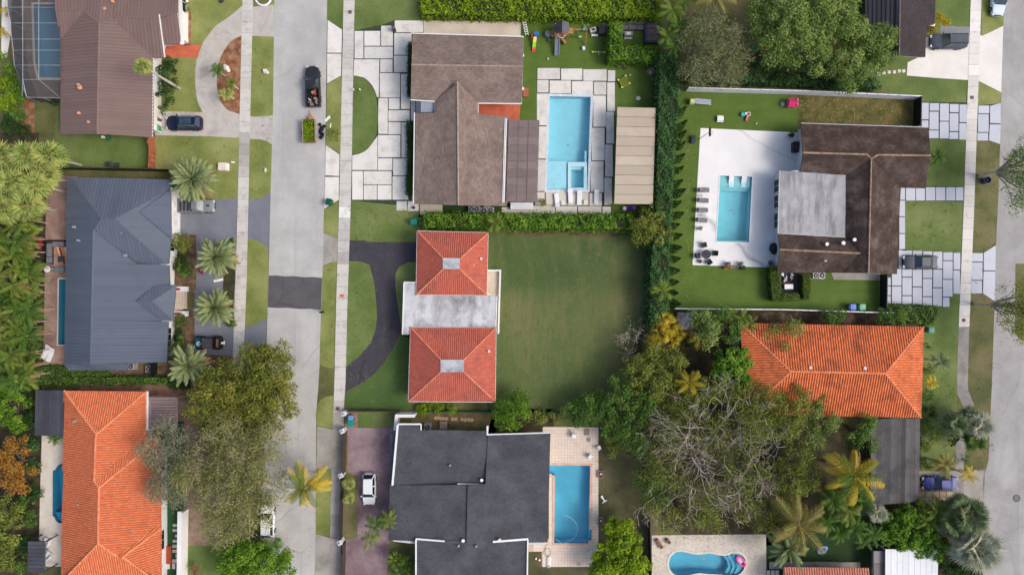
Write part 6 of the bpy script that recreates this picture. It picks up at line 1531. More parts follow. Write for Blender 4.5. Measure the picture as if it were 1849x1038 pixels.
for i, (x, y, r, m) in enumerate([(18, 130, 20, lf_brt), (30, 165, 22, lf_brt), (14, 185, 20, lf_lime), (34, 205, 14, lf_green), (8, 150, 16, lf_lime), (20, 225, 18, lf_dark), (44, 232, 14, lf_dark), (5, 60, 10, lf_ylw), (3, 100, 10, lf_lime), (4, 20, 9, lf_ylw)]):
 shrub(['bright green shrub against the pool cage corner', 'bright green shrub at the bend of the brown soil strip', 'lime shrub on the western edge north of the fan palms', 'green shrub beside the brown soil strip', 'lime shrub on the western edge beside the white path end', 'dark shrub just north of the pale fan palms', 'dark shrub at the lawn corner near the fan palms', 'yellow shrub at the white path near the pool cage', 'lime shrub at the southern end of the white path', 'yellow shrub at the top of the white path'][i], x, y, r, 2.2, m, 340 + i, bark_m)
# round tree, garden bushes
tree('tree', 'perfectly round lime green tree below the tiled terrace', [(1121, 1000, 50), (1121, 960, 26), (1100, 1030, 34), (1145, 1030, 34)], 5.2, .8, lf_lime, 309, bark_m, dens=86, leaf=.3, asp=.6, lobe=.75)
tree('tree', 'bright green bush tree on the fence between big lawn and slate roof', [(925, 745, 34), (935, 725, 22), (910, 760, 22)], 4.5, .6, lf_brt, 310, bark_m, dens=62, leaf=.34, asp=.32, lobe=.7, ragged=.12, up=.1)
tree('tree', 'mid green bush tree at the corner of the tiled terrace and big lawn', [(1060, 742, 34), (1085, 735, 28), (1035, 738, 20)], 4.5, .6, lf_green, 311, bark_m, dens=72, leaf=.3, asp=.4, lobe=.7, ragged=.1)
tree('tree', 'dense dark green tree between the terrace bush and the bare branched tree', [(1115, 720, 36), (1140, 770, 38), (1108, 775, 26), (1160, 730, 32), (1150, 800, 24)], 5.5, .6, lf_green, 312, bark_m, dens=70, leaf=.28, lobe=.75, ragged=.08)
tree('tree', 'olive green tree of the thicket beside the big lawn', [(1160, 665, 36), (1190, 690, 40), (1150, 695, 26), (1215, 655, 30), (1180, 640, 26)], 5.5, .6, lf_olg, 313, bark_m, dens=64, leaf=.28, lobe=.75, ragged=.1)
tree('tree', 'large leaved green tree touching the western hip of the eastern orange roof', [(1318, 655, 30), (1338, 670, 26), (1300, 675, 22), (1335, 640, 18)], 5.5, .6, lf_brt, 314, bark_m, dens=52, leaf=.42, asp=.5, lobe=.65, ragged=.08, up=.6)
for i, (bl, m, lab) in enumerate([
 ([(1265, 575, 18), (1285, 590, 22), (1275, 612, 20)], lf_oak, 'grey green shrub tree between the white shed and the orange roof'),
 ([(1305, 572, 18), (1320, 600, 20)], lf_green, 'green shrub tree under the light palms at the white fence'),
 ([(1250, 720, 36), (1280, 700, 34), (1225, 740, 34), (1310, 705, 30)], lf_olg, 'olive crown below the bright yellow palm'),
 ([(1350, 720, 38), (1390, 735, 40), (1420, 760, 38), (1375, 765, 34), (1440, 725, 30)], lf_olg, 'olive green tree covering the lower corner of the eastern orange roof'),
 ([(1465, 740, 24), (1490, 765, 26), (1460, 790, 28), (1480, 720, 16)], lf_oak, 'thin crowned tree against the southern eave of the eastern orange roof'),
 ([(1440, 830, 36), (1425, 870, 36), (1460, 865, 28)], lf_olg, 'olive crown between the bare tree and the golden coconut palm'),
 ([(1560, 775, 18), (1575, 760, 14), (1545, 790, 18), (1570, 800, 16)], lf_green, 'small tree between the orange eave and the dark carport'),
 ([(1410, 910, 30), (1380, 940, 24), (1430, 925, 22)], lf_olg, 'olive crown at the southern side of the bare tree'),
 ([(1395, 600, 18), (1430, 590, 20), (1415, 625, 12)], lf_oak, 'thin branched shrub straggling over the northern edge of orange tiles'),
 ([(1255, 930, 24), (1210, 940, 24), (1290, 940, 22), (1180, 915, 22)], lf_olg, 'olive crown at the northern edge of the coral deck'),
 ([(1170, 860, 30), (1185, 890, 26), (1165, 830, 22)], lf_green, 'green crown on the western flank of the bare branched tree')]):
 tree('tree', lab, bl, 5.2 if i not in (3, 5, 7) else 6.5, .5, m, 350 + i, bark_m, dens=46 if i in (3, 4, 5, 7, 8, 9, 10) else 62, leaf=.28, asp=.45, lobe=.7, ragged=.16, fill=.5)
bare('bare_tree', 'great leafless tree with tangled pale branches amid the thicket', 1285, 815, 8.0, 11.5, tonemat('pale_twigs', [(120, 112, 100), (150, 141, 128), (182, 173, 160)], rough=.9), 42, depth=5, tr=.34, first=13)
bare('bare_tree', 'second leafless grey tree tangled into the southern thicket', 1320, 885, 6.5, 7.5, tonemat('pale_twigs_2', [(120, 110, 94), (170, 158, 140)], rough=.9), 46, depth=4, tr=.22, first=8)
tree('tree', 'sparse greenish leaves rising through the great leafless tree', [(1285, 790, 46), (1205, 850, 44), (1350, 850, 52), (1350, 770, 44), (1270, 900, 42), (1205, 790, 40), (1340, 905, 40)], 7.6, .5, lf_olg, 315, bark_m, dens=32, leaf=.26, asp=.4, lobe=.85, ragged=.3, gap=1.0)
bare('bare_shrub', 'leafless grey shrub at the edge of the big lawn', 1152, 610, 3.0, 3.6, tonemat('grey_twigs', [(140, 128, 118), (172, 162, 152)], rough=.9), 43, depth=4, tr=.07, first=9, cat='shrub')
bare('dead_branches', 'dead fallen branch lying on the dark carport roof', 1643, 886, 2.9, 3.0, tonemat('dead_wood', [(150, 138, 124), (182, 172, 158)], rough=.9), 44, depth=3, tr=.06, first=4, cat='branch')
tree('tree', 'wispy olive grey tree shading the small yard by the white fence', [(1290, 90, 46), (1260, 60, 34), (1320, 70, 36), (1265, 120, 34), (1310, 125, 34), (1290, 40, 30), (1335, 110, 26)], 7.5, 2.0, lf_dry, 316, bark_p, dens=56, leaf=.32, asp=.25, lobe=.85, ragged=.3, gap=1.1, twigs=4)
tree('tree', 'large sunny green oak crown west of the black roof', [(1430, 40, 60), (1480, 25, 54), (1525, 40, 40), (1400, 80, 40), (1460, 90, 46), (1390, 30, 40), (1510, 0, 44)], 9.5, 2.0, lf_oak, 317, bark_m, dens=66, leaf=.28, lobe=1.0, ragged=.1, tr=.3)
tree('tree', 'lumpy darker green oak crown overhanging the black roof corner', [(1560, 70, 40), (1595, 85, 32), (1570, 110, 32), (1530, 110, 36), (1545, 140, 24), (1605, 60, 20)], 7.5, 1.5, lf_oak, 318, bark_m, dens=72, leaf=.27, lobe=.9, ragged=.05, tr=.26)
tree('tree', 'dark green understorey tree between oak crowns and white fence hedge', [(1480, 130, 26), (1440, 125, 24), (1510, 142, 20), (1400, 125, 20), (1370, 110, 18)], 4, .5, lf_dark, 319, bark_m, dens=66, leaf=.26, lobe=.7)
for lab, x, y, bl, bs, sd in (('olive tree reaching over the eastern street beside the blue round bin', 0, 0, [(1855, 300, 34), (1880, 330, 50), (1850, 340, 26), (1836, 290, 18), (1845, 372, 16), (1870, 270, 36)], (1768, 318), 330), ('olive tree reaching over the eastern street next to the lower slab driveway', 0, 0, [(1850, 530, 32), (1840, 575, 28), (1880, 560, 46), (1830, 555, 16), (1850, 605, 18)], (1759, 549), 331)):
 tree('tree', lab, bl, 8.5, 3.5, lf_oak if sd == 330 else lf_olg, sd, bark_p, dens=48, leaf=.26, asp=.4, lobe=.8, ragged=.22, trunk=bs, tr=.22)
tree('shrub', 'cluster of rounded bright green shrubs north of the white shed', [(1625, 940, 30), (1655, 930, 28), (1680, 955, 26), (1640, 970, 28), (1668, 985, 24), (1700, 985, 18), (1610, 965, 22), (1690, 1000, 16)], 4.2, .4, lf_brt, 332, bark_m, cat='shrub', dens=84, leaf=.28, asp=.6, lobe=.62)
tree('shrub', 'dark green shrub by the kerb below the large silver palm', [(1735, 1022, 22), (1712, 1030, 20), (1755, 1035, 14)], 2.4, .3, lf_dark, 333, bark_m, cat='shrub', dens=84, leaf=.24, lobe=.5)
tree('shrub', 'olive bush with star shaped leaves at the corner of the big lawn and pergola', [(1170, 405, 30), (1190, 420, 26), (1160, 425, 20), (1185, 390, 22)], 4.0, .5, lf_olg, 334, bark_m, cat='shrub', dens=62, leaf=.4, asp=.28, lobe=.6, ragged=.12)
# shrubs, single
for a in [('dark leafy shrub in front of the brown house beside the palm trunk', [(298, 125, 18), (302, 150, 18), (298, 175, 18), (294, 195, 12), (308, 115, 12)], 0, 1.8, lf_dark, 401),
   ('yellow green shrub at the head of the planting bed by the brown house', 336, 13, 9, 1.2, lf_olg, 402),
   ('round pale green shrub at the corner of the grey house garage', 327, 438, 17, 2.6, lf_olg, 403),
   ('dark green shrub below the round pale one in the planting bed', 330, 465, 14, 1.6, lf_dark, 404), ('bright green shrub in the middle of the planting bed', 334, 487, 15, 1.5, lf_green, 405), ('low green shrub just north of the white entry planter', 318, 478, 10, 1.3, lf_dark, 406),
   ('green shrub just south of the white entry planter', 325, 580, 14, 1.4, lf_green, 407), ('dark shrub along the grey house wall', 322, 605, 14, 1.5, lf_dark, 408), ('leafy green shrub beside the date palm south of the jeep', 322, 625, 18, 2.4, lf_green, 409),
   ('green ground shrub under the date palm by the sidewalk', 419, 437, 8, .8, lf_green, 410), ('green ground shrub under the southern sidewalk palm', 417, 580, 10, .8, lf_green, 411),
   ('magenta bougainvillea at the foot of the date palm', 367, 488, 8, 1.0, lm('magenta', (150, 20, 80), (196, 40, 110)), 412), ('dark red bougainvillea beside the date palm', 372, 442, 6, .9, lm('dark_red', (110, 20, 36), (150, 36, 56)), 413),
   ('red flowering shrub between areca screen and paver patio', 70, 441, 8, 1.4, lm('red', (170, 20, 50), (210, 40, 70)), 414),
   ('yellow flowering bush at the corner of the black roof', 1700, 37, 14, 2.0, lf_ylw, 415), ('orange groundcover bush in front of the black roofed house', 1684, 53, 7, .7, lf_orng, 416),
   ('small green plant at the white deck house corner', 1429, 243, 7, 1.2, lf_dark, 417), ('green plant among loungers on the pool slabs', 981, 366, 9, 1.4, lf_olg, 418),
   ('dry pale shrub on the turf by the net frame', 1126, 118, 9, .9, lf_dry, 419), ('yellowish bush in the worn lawn by the terrace', 1108, 808, 18, 1.8, lf_olg, 420),
   ('thin young street tree beside the trailer', 602, 243, 12, 2.6, lf_olg, 421), ('small dark shrub at the screened pool corner lawn', 97, 186, 8, .8, lf_dark, 422),
   ('low shrub on the grass beside the orange roof corner', 1678, 772, 12, 1.4, lf_green, 423), ('low green shrub near the carport edge on the grass', 1672, 805, 10, 1.2, lf_olg, 424),
   ('green shrub overhanging the tiles at the middle of the northern eave', [(1500, 572, 18), (1516, 570, 14), (1505, 590, 12)], 0, 3.2, lf_green, 425), ('olive shrub overhanging the eave beside the hedge', [(1600, 572, 16), (1622, 575, 14), (1618, 592, 12)], 0, 3.0, lf_green, 426),
   ('low green shrub between the fence tree and the terrace bush', [(975, 752, 14), (1000, 755, 12), (950, 752, 12)], 0, 1.6, lf_olg, 427), ('bushy green plants behind the red house on the boundary', [(765, 736, 14), (790, 736, 12), (815, 737, 10)], 0, 1.0, lf_lime, 428),
   ('brown dried thatch bush below the pale olive tree', 352, 1030, 12, 1.4, lm('thatch', (130, 96, 64), (164, 126, 90)), 429),
   ('dark shrub filling the corner north of the white shed wall', [(1285, 585, 10), (1240, 615, 14)], 0, 2.0, lf_dark, 430)]:
 if isinstance(a[1], list): shrub(a[0], a[1], 0, 16, a[3], a[4], a[5], bark_m)
 else: shrub(*a[:7], bark_m)
for i, (x, y, r, h, m) in enumerate([(1674, 625, 9, 1.2, lf_green), (1680, 668, 10, 1.4, lf_olg), (1676, 715, 12, 1.5, lf_green), (1682, 742, 11, 1.6, lf_dark), (1690, 790, 12, 1.5, lf_olg), (1676, 838, 10, 1.2, lf_green), (1720, 790, 13, 1.8, lf_dark), (1740, 775, 12, 1.6, lf_green), (1772, 790, 10, 1.3, lf_olg), (1745, 830, 9, 1.2, lf_green)]):
 shrub(['small green shrub just south of the sea green bin', 'olive shrub north of the yellow green cycad', 'green shrub against the eastern orange tiles', 'dark shrub at the southern corner of the eastern orange tiles', 'olive shrub on the grass between carport and sidewalk', 'green shrub at the head of the violet car', 'dark shrub under the verge fan palms', 'green shrub in the sidewalk jog under the fan palms', 'olive shrub at the kerb below the silvery fan palm', 'low green shrub beside the sidewalk north of the violet car'][i], x, y, r, h, m, 440 + i, bark_m)
# ---------------------------------------------------------------- hedges
hedge('tall bright yellow green hedge along the northern neighbour boundary', [(760, -30), (1194, -30), (1192, 34), (1000, 31), (760, 27)], 1.7, lf_lime, 501, core_m, dens=70, leaf=.3, top=True, rough=.2)
hedge('bright green clipped hedge between the brown shingled house and the big lawn', [(766, 386), (1140, 388), (1142, 414), (1060, 413), (960, 412), (764, 410)], 2.2, lf_brt, 502, core_m, dens=80, leaf=.3, top=True, rough=.2)
hedge('long dark green hedge separating the two pool gardens', [(1191, 95), (1226, 95), (1226, 180), (1216, 300), (1209, 450), (1206, 560), (1174, 600), (1174, 490), (1184, 380), (1188, 250)], 3.2, lf_hdg, 503, core_m, dens=80, leaf=.26, top=True, rough=.22)
hedge('bright green hedge screen west of the sofa corner', [(1101, 42), (1124, 42), (1122, 84), (1101, 82)], 2.2, lf_brt, 504, core_m, dens=90, leaf=.28, top=True)
hedge('bright green hedge screen south of the sofa corner', [(1100, 82), (1190, 86), (1190, 111), (1100, 108)], 2.2, lf_brt, 505, core_m, dens=90, leaf=.28, top=True)
hedge('dark ivy hedge behind the white vinyl fence', [(1236, 130), (1580, 140), (1592, 158), (1420, 150), (1238, 143)], 2.0, lf_hdg, 506, core_m, dens=90, leaf=.22, top=True)
hedge('trimmed lime hedge on the west side of the dark decking nook', [(1391, 480), (1409, 480), (1411, 530), (1413, 544), (1396, 544), (1393, 520)], 1.6, lf_hdt, 507, core_m, dens=150, leaf=.13, top=True, rough=.05)
hedge('trimmed lime hedge on the south side of the dark decking nook', [(1413, 529.5), (1443, 530), (1445, 543), (1413, 544)], 1.6, lf_hdt, 508, core_m, dens=150, leaf=.13, top=True, rough=.05)
hedge('trimmed lime hedge on the east side of the dark decking nook', [(1450, 494), (1464, 494), (1465, 525), (1462, 542), (1452, 541)], 1.6, lf_hdt, 509, core_m, dens=150, leaf=.13, top=True, rough=.05)
hedge('wide green hedge at the southern edge of the slab parking', [(1602, 551), (1697, 555), (1695, 572), (1684, 586), (1660, 584), (1604, 570)], 1.3, lf_green, 510, core_m, dens=90, leaf=.26, top=True, rough=.16)
hedge('narrow dark hedge along the lower wall of the brown shingled house', [(736, 222), (748, 222), (745, 290), (745, 352), (735, 352), (737, 290)], 1.0, lf_dark, 511, core_m, dens=120, leaf=.2)
hedge('narrow dark hedge along the upper wall of the brown shingled house', [(739, 82), (744, 82), (742, 176), (737, 176)], 1.0, lf_dark, 512, core_m, dens=120, leaf=.2)
hedge('low green hedge south of the paver patio', [(68, 660), (122, 660), (200, 668), (200, 676), (68, 678)], .9, lf_green, 513, core_m, dens=110, leaf=.22)
hedge('long green boundary hedge between grey roofed and orange roofed houses', [(70, 679), (312, 679), (312, 691), (200, 692), (70, 692)], 1.0, lf_green, 514, core_m, dens=110, leaf=.22)
hedge('dark hedge on the boundary under the street trees', [(312, 668), (345, 668), (345, 700), (312, 698)], 1.1, lf_dark, 515, core_m, dens=110, leaf=.24)
# row of slim conifers on the eastern face of the long hedge
ty = [192, 216, 237, 253, 278, 298, 324, 342, 362, 384, 403, 423, 446, 466, 488, 509, 529, 549]
c0_ = None
for i, y in enumerate(ty):
 f = (y - 192) / 357; x = 1240 - 15 * f + (3 if i % 2 else 0)
 if c0_ is None: c0_ = cypress('slim dark conifer in the row along the eastern face of the long hedge', x, y, 4.6, .52, lf_dark, bark_m, 'conifers along the long hedge')
 else:
  c = copy_tree(c0_); p = P(x, y, 4.6); c.location = (p.x, p.y, 0); c.rotation_euler = (0, 0, i * 1.3); s_ = .78 + .4 * ((i * 7) % 5) / 5; c.scale = (s_, s_, s_)
# weeds and litter
rgw2 = np.random.default_rng(11); wc = []
for (x0, y0, x1, y1, n) in ((900, 430, 1150, 735, 70), (285, 250, 430, 355, 40), (640, 480, 680, 640, 22), (590, 480, 605, 650, 16), (630, 650, 735, 735, 36), (640, 370, 745, 430, 30), (1636, 368, 1735, 448, 26), (1675, 595, 1725, 840, 50), (1085, 800, 1160, 930, 60), (455, 90, 490, 350, 24), (1755, 270, 1795, 830, 40)):
 for k in range(n):
  p = P(rgw2.uniform(x0, x1), rgw2.uniform(y0, y1)); wc += [(p.x + rgw2.normal() * .14, p.y + rgw2.normal() * .14, .03 + .03 * rgw2.random()) for j in range(rgw2.integers(3, 9))]
wc = np.array(wc); nw = len(wc)
tag(leaf_mesh('weeds', wc, unit(rgw2.normal(size=(nw, 3)) * .4 + np.array([0, 0, 1.])), rgw2.uniform(.1, .22, nw), rgw2.uniform(.06, .12, nw), rgw2.random(nw), rgw2, lf_olg, None, (0, 0, 0)), 'broad leaved weeds dotted through the lawns', 'weeds', kind='stuff')
lc = [];
for (x, y, sx, sy, n) in ((500, 760, 26, 60, 170), (545, 880, 20, 40, 60), (560, 950, 25, 50, 60), (400, 640, 40, 12, 50), (1815, 330, 14, 40, 60), (1805, 570, 14, 40, 60), (1640, 870, 18, 25, 70), (1260, 972, 40, 6, 70), (612, 800, 10, 50, 40), (1110, 850, 20, 50, 60)):
 for k in range(n): lc.append((*P(rgw2.normal(x, sx), rgw2.normal(y, sy)).xy, .045))
lc = np.array(lc); lc[:, 2] = np.where((np.abs(lc[:, 0] - P(1640, 0).x) < 4) & (np.abs(lc[:, 1] - P(0, 870).y) < 5), 2.75, lc[:, 2]); nc = len(lc)
tag(leaf_mesh('leaf_litter', lc, unit(rgw2.normal(size=(nc, 3)) * .25 + np.array([0, 0, 1.])), rgw2.uniform(.1, .2, nc), rgw2.uniform(.06, .12, nc), rgw2.random(nc), rgw2, lf_orng, None, (0, 0, 0)), 'brown leaf litter drifted along streets and walks', 'leaves', kind='stuff')
# fallen leaves on the turf
rgl = np.random.default_rng(5); nl = 260
cl = np.array([[*P(rgl.normal(1243, 7), rgl.uniform(180, 560)).xy, .03] for _ in range(nl // 2)] + [[*P(rgl.uniform(1445, 1645), rgl.uniform(172, 226)).xy, .04] for _ in range(nl)])
fl = leaf_mesh('fallen_leaves', cl, unit(rgl.normal(size=(len(cl), 3)) * .25 + np.array([0, 0, 1.])), np.full(len(cl), .15), np.full(len(cl), .1), rgl.random(len(cl)), rgl, tonemat('dry_leaf', [(150, 130, 60), (190, 170, 100)]), None, (0, 0, 0))
tag(fl, 'scattered pale fallen leaves on the turf', 'leaves', kind='stuff')
# ---------------------------------------------------------------- vehicles
def paint(n, c, spec=.35, rough=.4): return mat('car_paint_' + n, [tuple(max(0, v - 6) for v in c), c], sc=2, rough=rough, spec=spec)
CK = dict(mglass=dark_g, mblack=rubber_m, mrim=rim_m)
glass_b = mat('tinted_glass', [(44, 62, 74), (60, 80, 92)], sc=1, rough=.06, spec=.7)
glass_l = mat('pale_glass', [(120, 134, 138), (150, 162, 164)], sc=1, rough=.08, spec=.7)
car('suv', 'navy blue suv with roof rails parked by the green bin', 336.5, 224.5, 180, 4.8, 1.95, 1.68, paint('navy', (22, 32, 64)), 'suv', rails=metal_g, mglass=glass_b, mblack=rubber_m, mrim=rim_m, sunroof=True)
car('suv', 'graphite suv parked nose to the black roofed house', 1707, 78, 180, 4.9, 1.98, 1.72, paint('graphite', (76, 82, 94)), 'suv', rails=black_m, mglass=glass_b, mblack=rubber_m, mrim=rim_m, sunroof=True)
car('sedan', 'grey sedan parked on the lower slab driveway', 1657, 473.5, 180, 4.6, 1.85, 1.42, paint('grey', (78, 82, 92)), 'sedan', mglass=glass_b, mblack=rubber_m, mrim=rim_m)
car('hatchback', 'white hatchback parked on the purple pavers', 668, 880, -90, 4.3, 1.85, 1.5, paint('white', (226, 230, 234)), 'hatch', **CK)
car('car', 'white car half hidden by the pale olive street tree', 486, 937, 90, 4.6, 1.85, 1.5, paint('white', (226, 230, 234)), 'hatch', **CK)
car('car', 'violet blue car beside the carport under the palm', 1692, 869.5, 180, 4.7, 1.85, 1.42, paint('violet', (58, 72, 146)), 'sedan', mglass=glass_b, mblack=rubber_m, mrim=rim_m)
car('car', 'pale blue white car on the verge cut by the northern edge', 1798, 2, -94, 4.5, 1.85, 1.48, paint('pale_blue', (206, 218, 228)), 'sedan', mglass=glass_b, mblack=rubber_m, mrim=rim_m)
t = car('pickup_truck', 'black pickup truck with loaded bed parked on the street ahead of the trailer', 567.5, 159, 92, 5.5, 1.95, 1.75, paint('black', (46, 46, 54)), 'pickup', cat='pickup truck', mglass=glass_b, mblack=rubber_m, mrim=rim_m)
rgc = random.Random(8)
cols_ = [plastic('sand', (150, 132, 112)), plastic('rust', (150, 76, 50)), plastic('grey', (120, 116, 112)), plastic('cream', (206, 198, 184)), plastic('orange', (214, 104, 56)), black_m]
for i in range(14): bx(t, 'cargo', cols_[i % 6], (rgc.uniform(-2.5, -.75), rgc.uniform(-.55, .55), .64, rgc.uniform(.25, .9), rgc.uniform(.1, .4), rgc.uniform(.1, .35), rgc.uniform(-50, 50)))
t = car('pickup_truck', 'silver pickup truck with slatted dark bed cover by the grey house garage', 359, 373, 0, 4.9, 1.85, 1.7, paint('silver', (122, 125, 130)), 'pickup', cat='pickup truck', mglass=glass_l, mblack=rubber_m, mrim=rim_m)
for i in range(8): bx(t, 'bed_slat', char_m if i % 2 else plastic('slat', (104, 104, 108)), (-2.25 + i * .25, 0, 1.0, .2, 1.5, .05))
bx(t, 'hood_scoop', black_m, (1.65, 0, .96, .4, .18, .06))
# open jeep
t = thing('jeep', 'teal and black open jeep with white spare wheel cover', 'jeep', 383, 618, 0, 180)
teal_m = paint('teal', (14, 84, 96))
b = MB(); b.box(1.35, 0, .45, 1.15, 1.5, .6, taper=.94, bev=.1); b.build('hood', teal_m, t, smooth=True)
b = MB(); b.box(-.45, 0, .45, 2.5, 1.55, .5, bev=.08); b.build('body', black_m, t, smooth=True)
bx(t, 'canvas_top', char_m, (-.05, 0, 1.72, 1.35, 1.42, .06), bev=.04)
b = MB()
for x in (.6, -.75):
 b.tube([(x, -.7, .9), (x, -.68, 1.72), (x, .68, 1.72), (x, .7, .9)], .045, n=5)
b.build('roll_bar', black_m, t)
bx(t, 'windshield', dark_g, (.72, 0, 1.0, .05, 1.4, .68)); bx(t, 'rear_seat', mat('saddle', [(98, 74, 60), (112, 86, 70)]), (-1.2, 0, .9, .22, 1.15, .5), bev=.05); bx(t, 'front_bumper', black_m, (1.98, 0, .45, .16, 1.6, .2)); bx(t, 'rear_rack', black_m, (-1.45, 0, .95, .2, 1.4, .05))
for x in (-1.05, 1.25):
 for y in (-.72, .72): wheel(t, x, y, .4, .28, rubber_m, rim_m)
for y in (-.78, .78): bx(t, 'fender', black_m, (1.25, y, .78, 1.0, .28, .06), bev=.05); bx(t, 'fender', black_m, (-1.05, y, .78, .9, .28, .06), bev=.05)
b = MB(); b.cyl(1.35, .1, 1.04, .3, .02, n=20); em = b.build('hood_emblem', white_p, t)
b = MB(); b.torus(1.35, .1, 1.065, .15, .035, n=16, k=4); b.box(1.35, .1, 1.06, .28, .05, .012); b.build('emblem_mark', plastic('mark', (70, 90, 96)), em)
b = MB(); b.cyl(-1.72, 0, .75, .36, -.22, n=16, axis='x'); sp = b.build('spare_wheel', rubber_m, t)
b = MB(); b.cyl(-1.945, 0, .75, .3, -.015, n=16, axis='x'); b.build('cover', white_p, sp)
b = MB(); b.cyl(-1.85, -.0, 1.12, .16, .03, n=12); b.build('spare_cap', white_p, t)
# trailer with cut greenery
t = thing('trailer', 'open utility trailer heaped with bright green cuttings behind the black pickup', 'trailer', 562, 239.5, 0, 1)
bx(t, 'floor', wood_m, (0, 0, .45, 1.65, 3.0, .08))
for x in (-.84, .84):
 for k in range(3): bx(t, 'side_board', mat('grey_boards', [(150, 132, 116), (176, 158, 142)], sc=3, fine=.2, stretch=(6, 1, 1)), (x, 0, .55 + k * .24, .05, 3.0, .2))
for y in (-1.5, 1.5): bx(t, 'end_board', wood_m, (0, y, .53, 1.7, .05, .55))
for x in (-.95, .95): wheel(t, x, -.1, .32, .2, rubber_m, rim_m)
b = MB(); b.tube([(-.6, 1.5, .45), (0, 2.4, .45)], .05, n=4); b.tube([(.6, 1.5, .45), (0, 2.4, .45)], .05, n=4); b.tube([(0, 2.3, .45), (0, 2.9, .45)], .05, n=4); b.build('drawbar', mat('rusty_steel', [(130, 90, 78), (160, 116, 100)], sc=3), t)
bx(t, 'tool_box', wood_o, (.25, 1.75, .5, .5, .4, .35)); bx(t, 'fender', metal_g, (1.02, -.1, .72, .3, .9, .05))
cut = thing('green_cuttings', 'heap of bright lime green palm cuttings filling the trailer', 'plant cuttings', 561, 239.5)
rgk = np.random.default_rng(3); nk = 700
ck = np.column_stack([rgk.uniform(-.76, .76, nk), rgk.uniform(-1.42, 1.42, nk), .85 + rgk.uniform(-.2, .35, nk)])
leaf_mesh('leaves', ck, unit(rgk.normal(size=(nk, 3)) * .5 + np.array([0, 0, 1.])), rgk.uniform(.25, .5, nk), rgk.uniform(.08, .14, nk), rgk.random(nk), rgk, lf_lime, cut, (0, 0, 0))
bx(cut, 'stems', lf_brt, (0, 0, .54, 1.5, 2.8, .3))
t = thing('tarpaulin_bag', 'crumpled black bags dumped on the road edge beside the trailer', 'bags', 582, 237)
b = MB()
for i in range(9): b.ball(rgc.uniform(-.3, .35), -.9 + i * .22, .16, rgc.uniform(.22, .34), n=8, k=4, sz=.7)
b.build('bags', black_m, t, smooth=True)
for x, y, rr, lab in ((591.5, 215, 45, 'white board lying on the verge edge by the trailer'), (596.5, 229, 80, 'narrow white plank lying on the verge beside the young tree'), (394.5, 506, 12, 'white paddle board lying on the blue grey drive beneath the date palm')):
 t = thing('board', lab, 'board', x, y, 0, rr); bx(t, 'panel', white_p, (0, 0, .03, .95 if rr != 12 else 1.3, .34 if rr != 80 else .16, .06), bev=.05)

# ---------------------------------------------------------------- bins and street bits
def bin_(label, x, y, rot, c, lidc=None, w=.62):
 t = thing('wheelie_bin', label, 'bin', x, y, 0, rot)
 b = MB(); b.box(0, 0, .08, w * .86, w * .92, .92, taper=1.12, bev=.06); b.build('body', plastic(c, BINC[c]), t, smooth=True)
 k = lidc or c
 b = MB(); b.box(0, 0, 1.0, w * 1.06, w * 1.1, .07, bev=.08); b.box(.06, 0, 1.07, w * .7, w * .8, .03, bev=.08); b.build('lid', plastic(k, BINC[k]), t, smooth=True)
 b = MB(); b.tube([(-w * .58, -.2, .98), (-w * .66, -.2, 1.0), (-w * .66, .2, 1.0), (-w * .58, .2, .98)], .025, n=5); b.build('handle', plastic(k, BINC[k]), t)
 for s in (-1, 1):
  b = MB(); b.cyl(-w * .4, s * w * .4, .1, .1, .06 * s, n=10, axis='y'); b.build('wheel', rubber_m, t)
BINC = dict(green=(66, 150, 98), navy=(44, 54, 84), teal=(10, 136, 122), dgreen=(8, 84, 60), blue=(96, 134, 206), mint=(112, 188, 148), lblue=(106, 148, 190), sea=(60, 130, 110), azure=(52, 118, 170))
bin_('green wheelie bin at the garage corner of the brown house', 287.5, 233.5, 5, 'green', w=.8); bin_('navy wheelie bin beside the green one at the garage', 287, 219, -30, 'navy', w=.8)
bin_('dark green wheelie bin at the street edge of the slab drive', 597.5, 366.5, -15, 'dgreen', w=.8); bin_('teal wheelie bin on the lawn by the bright hedge end', 749.5, 402, 0, 'teal', w=.75)
bin_('blue wheelie bin on the turf by the white southern fence', 1534, 554, 0, 'blue', w=.75); bin_('mint green wheelie bin on the turf next to the blue one', 1551, 554, 0, 'mint', w=.75)
bin_('pale blue bin behind the white gatepost', 636, 751.5, 90, 'lblue', w=.62); bin_('teal bin in front of the pale blue one behind the gatepost', 635.5, 761, 90, 'teal', w=.78)
bin_('sea green bin at the corner of the eastern orange roof', 1674, 595, 0, 'sea', w=.72); bin_('azure bin between the grey metal roof and the date palm', 310, 333, 0, 'azure', w=.85)
def blob(name, label, cat, x, y, m, *balls, z=0, part='stone'):
 t = thing(name, label, cat, x, y, z); b = MB()
 for q in balls: b.ball(*q[:4], n=8, k=5, sz=q[4] if len(q) > 4 else 1)
 b.build(part, m, t, smooth=True); return t
rock_m = mat('white_rock', [(196, 190, 180), (224, 220, 212)], sc=4, fine=.15, bump=.6)
blob('boulder', 'white boulder beside the palm in the mulch bed', 'boulder', 410, 124, rock_m, (0, 0, .25, .4, .8), (.25, -.3, .2, .3, .8), (-.2, .25, .2, .28))
blob('boulder', 'small white rock on the grass verge opposite the upper lawn', 'boulder', 480, 130, rock_m, (0, 0, .2, .36, .8), (.25, -.15, .2, .28), (-.15, .1, .3, .22))
blob('boulder', 'small pale stone on the verge opposite the lawn box', 'boulder', 479.5, 306, rock_m, (0, 0, .1, .2, .7), (0, -.2, .1, .2, .7))
t = thing('lawn_box', 'rust streaked white utility box on the lawn by the sidewalk', 'utility box', 405.5, 302, 0, -2)
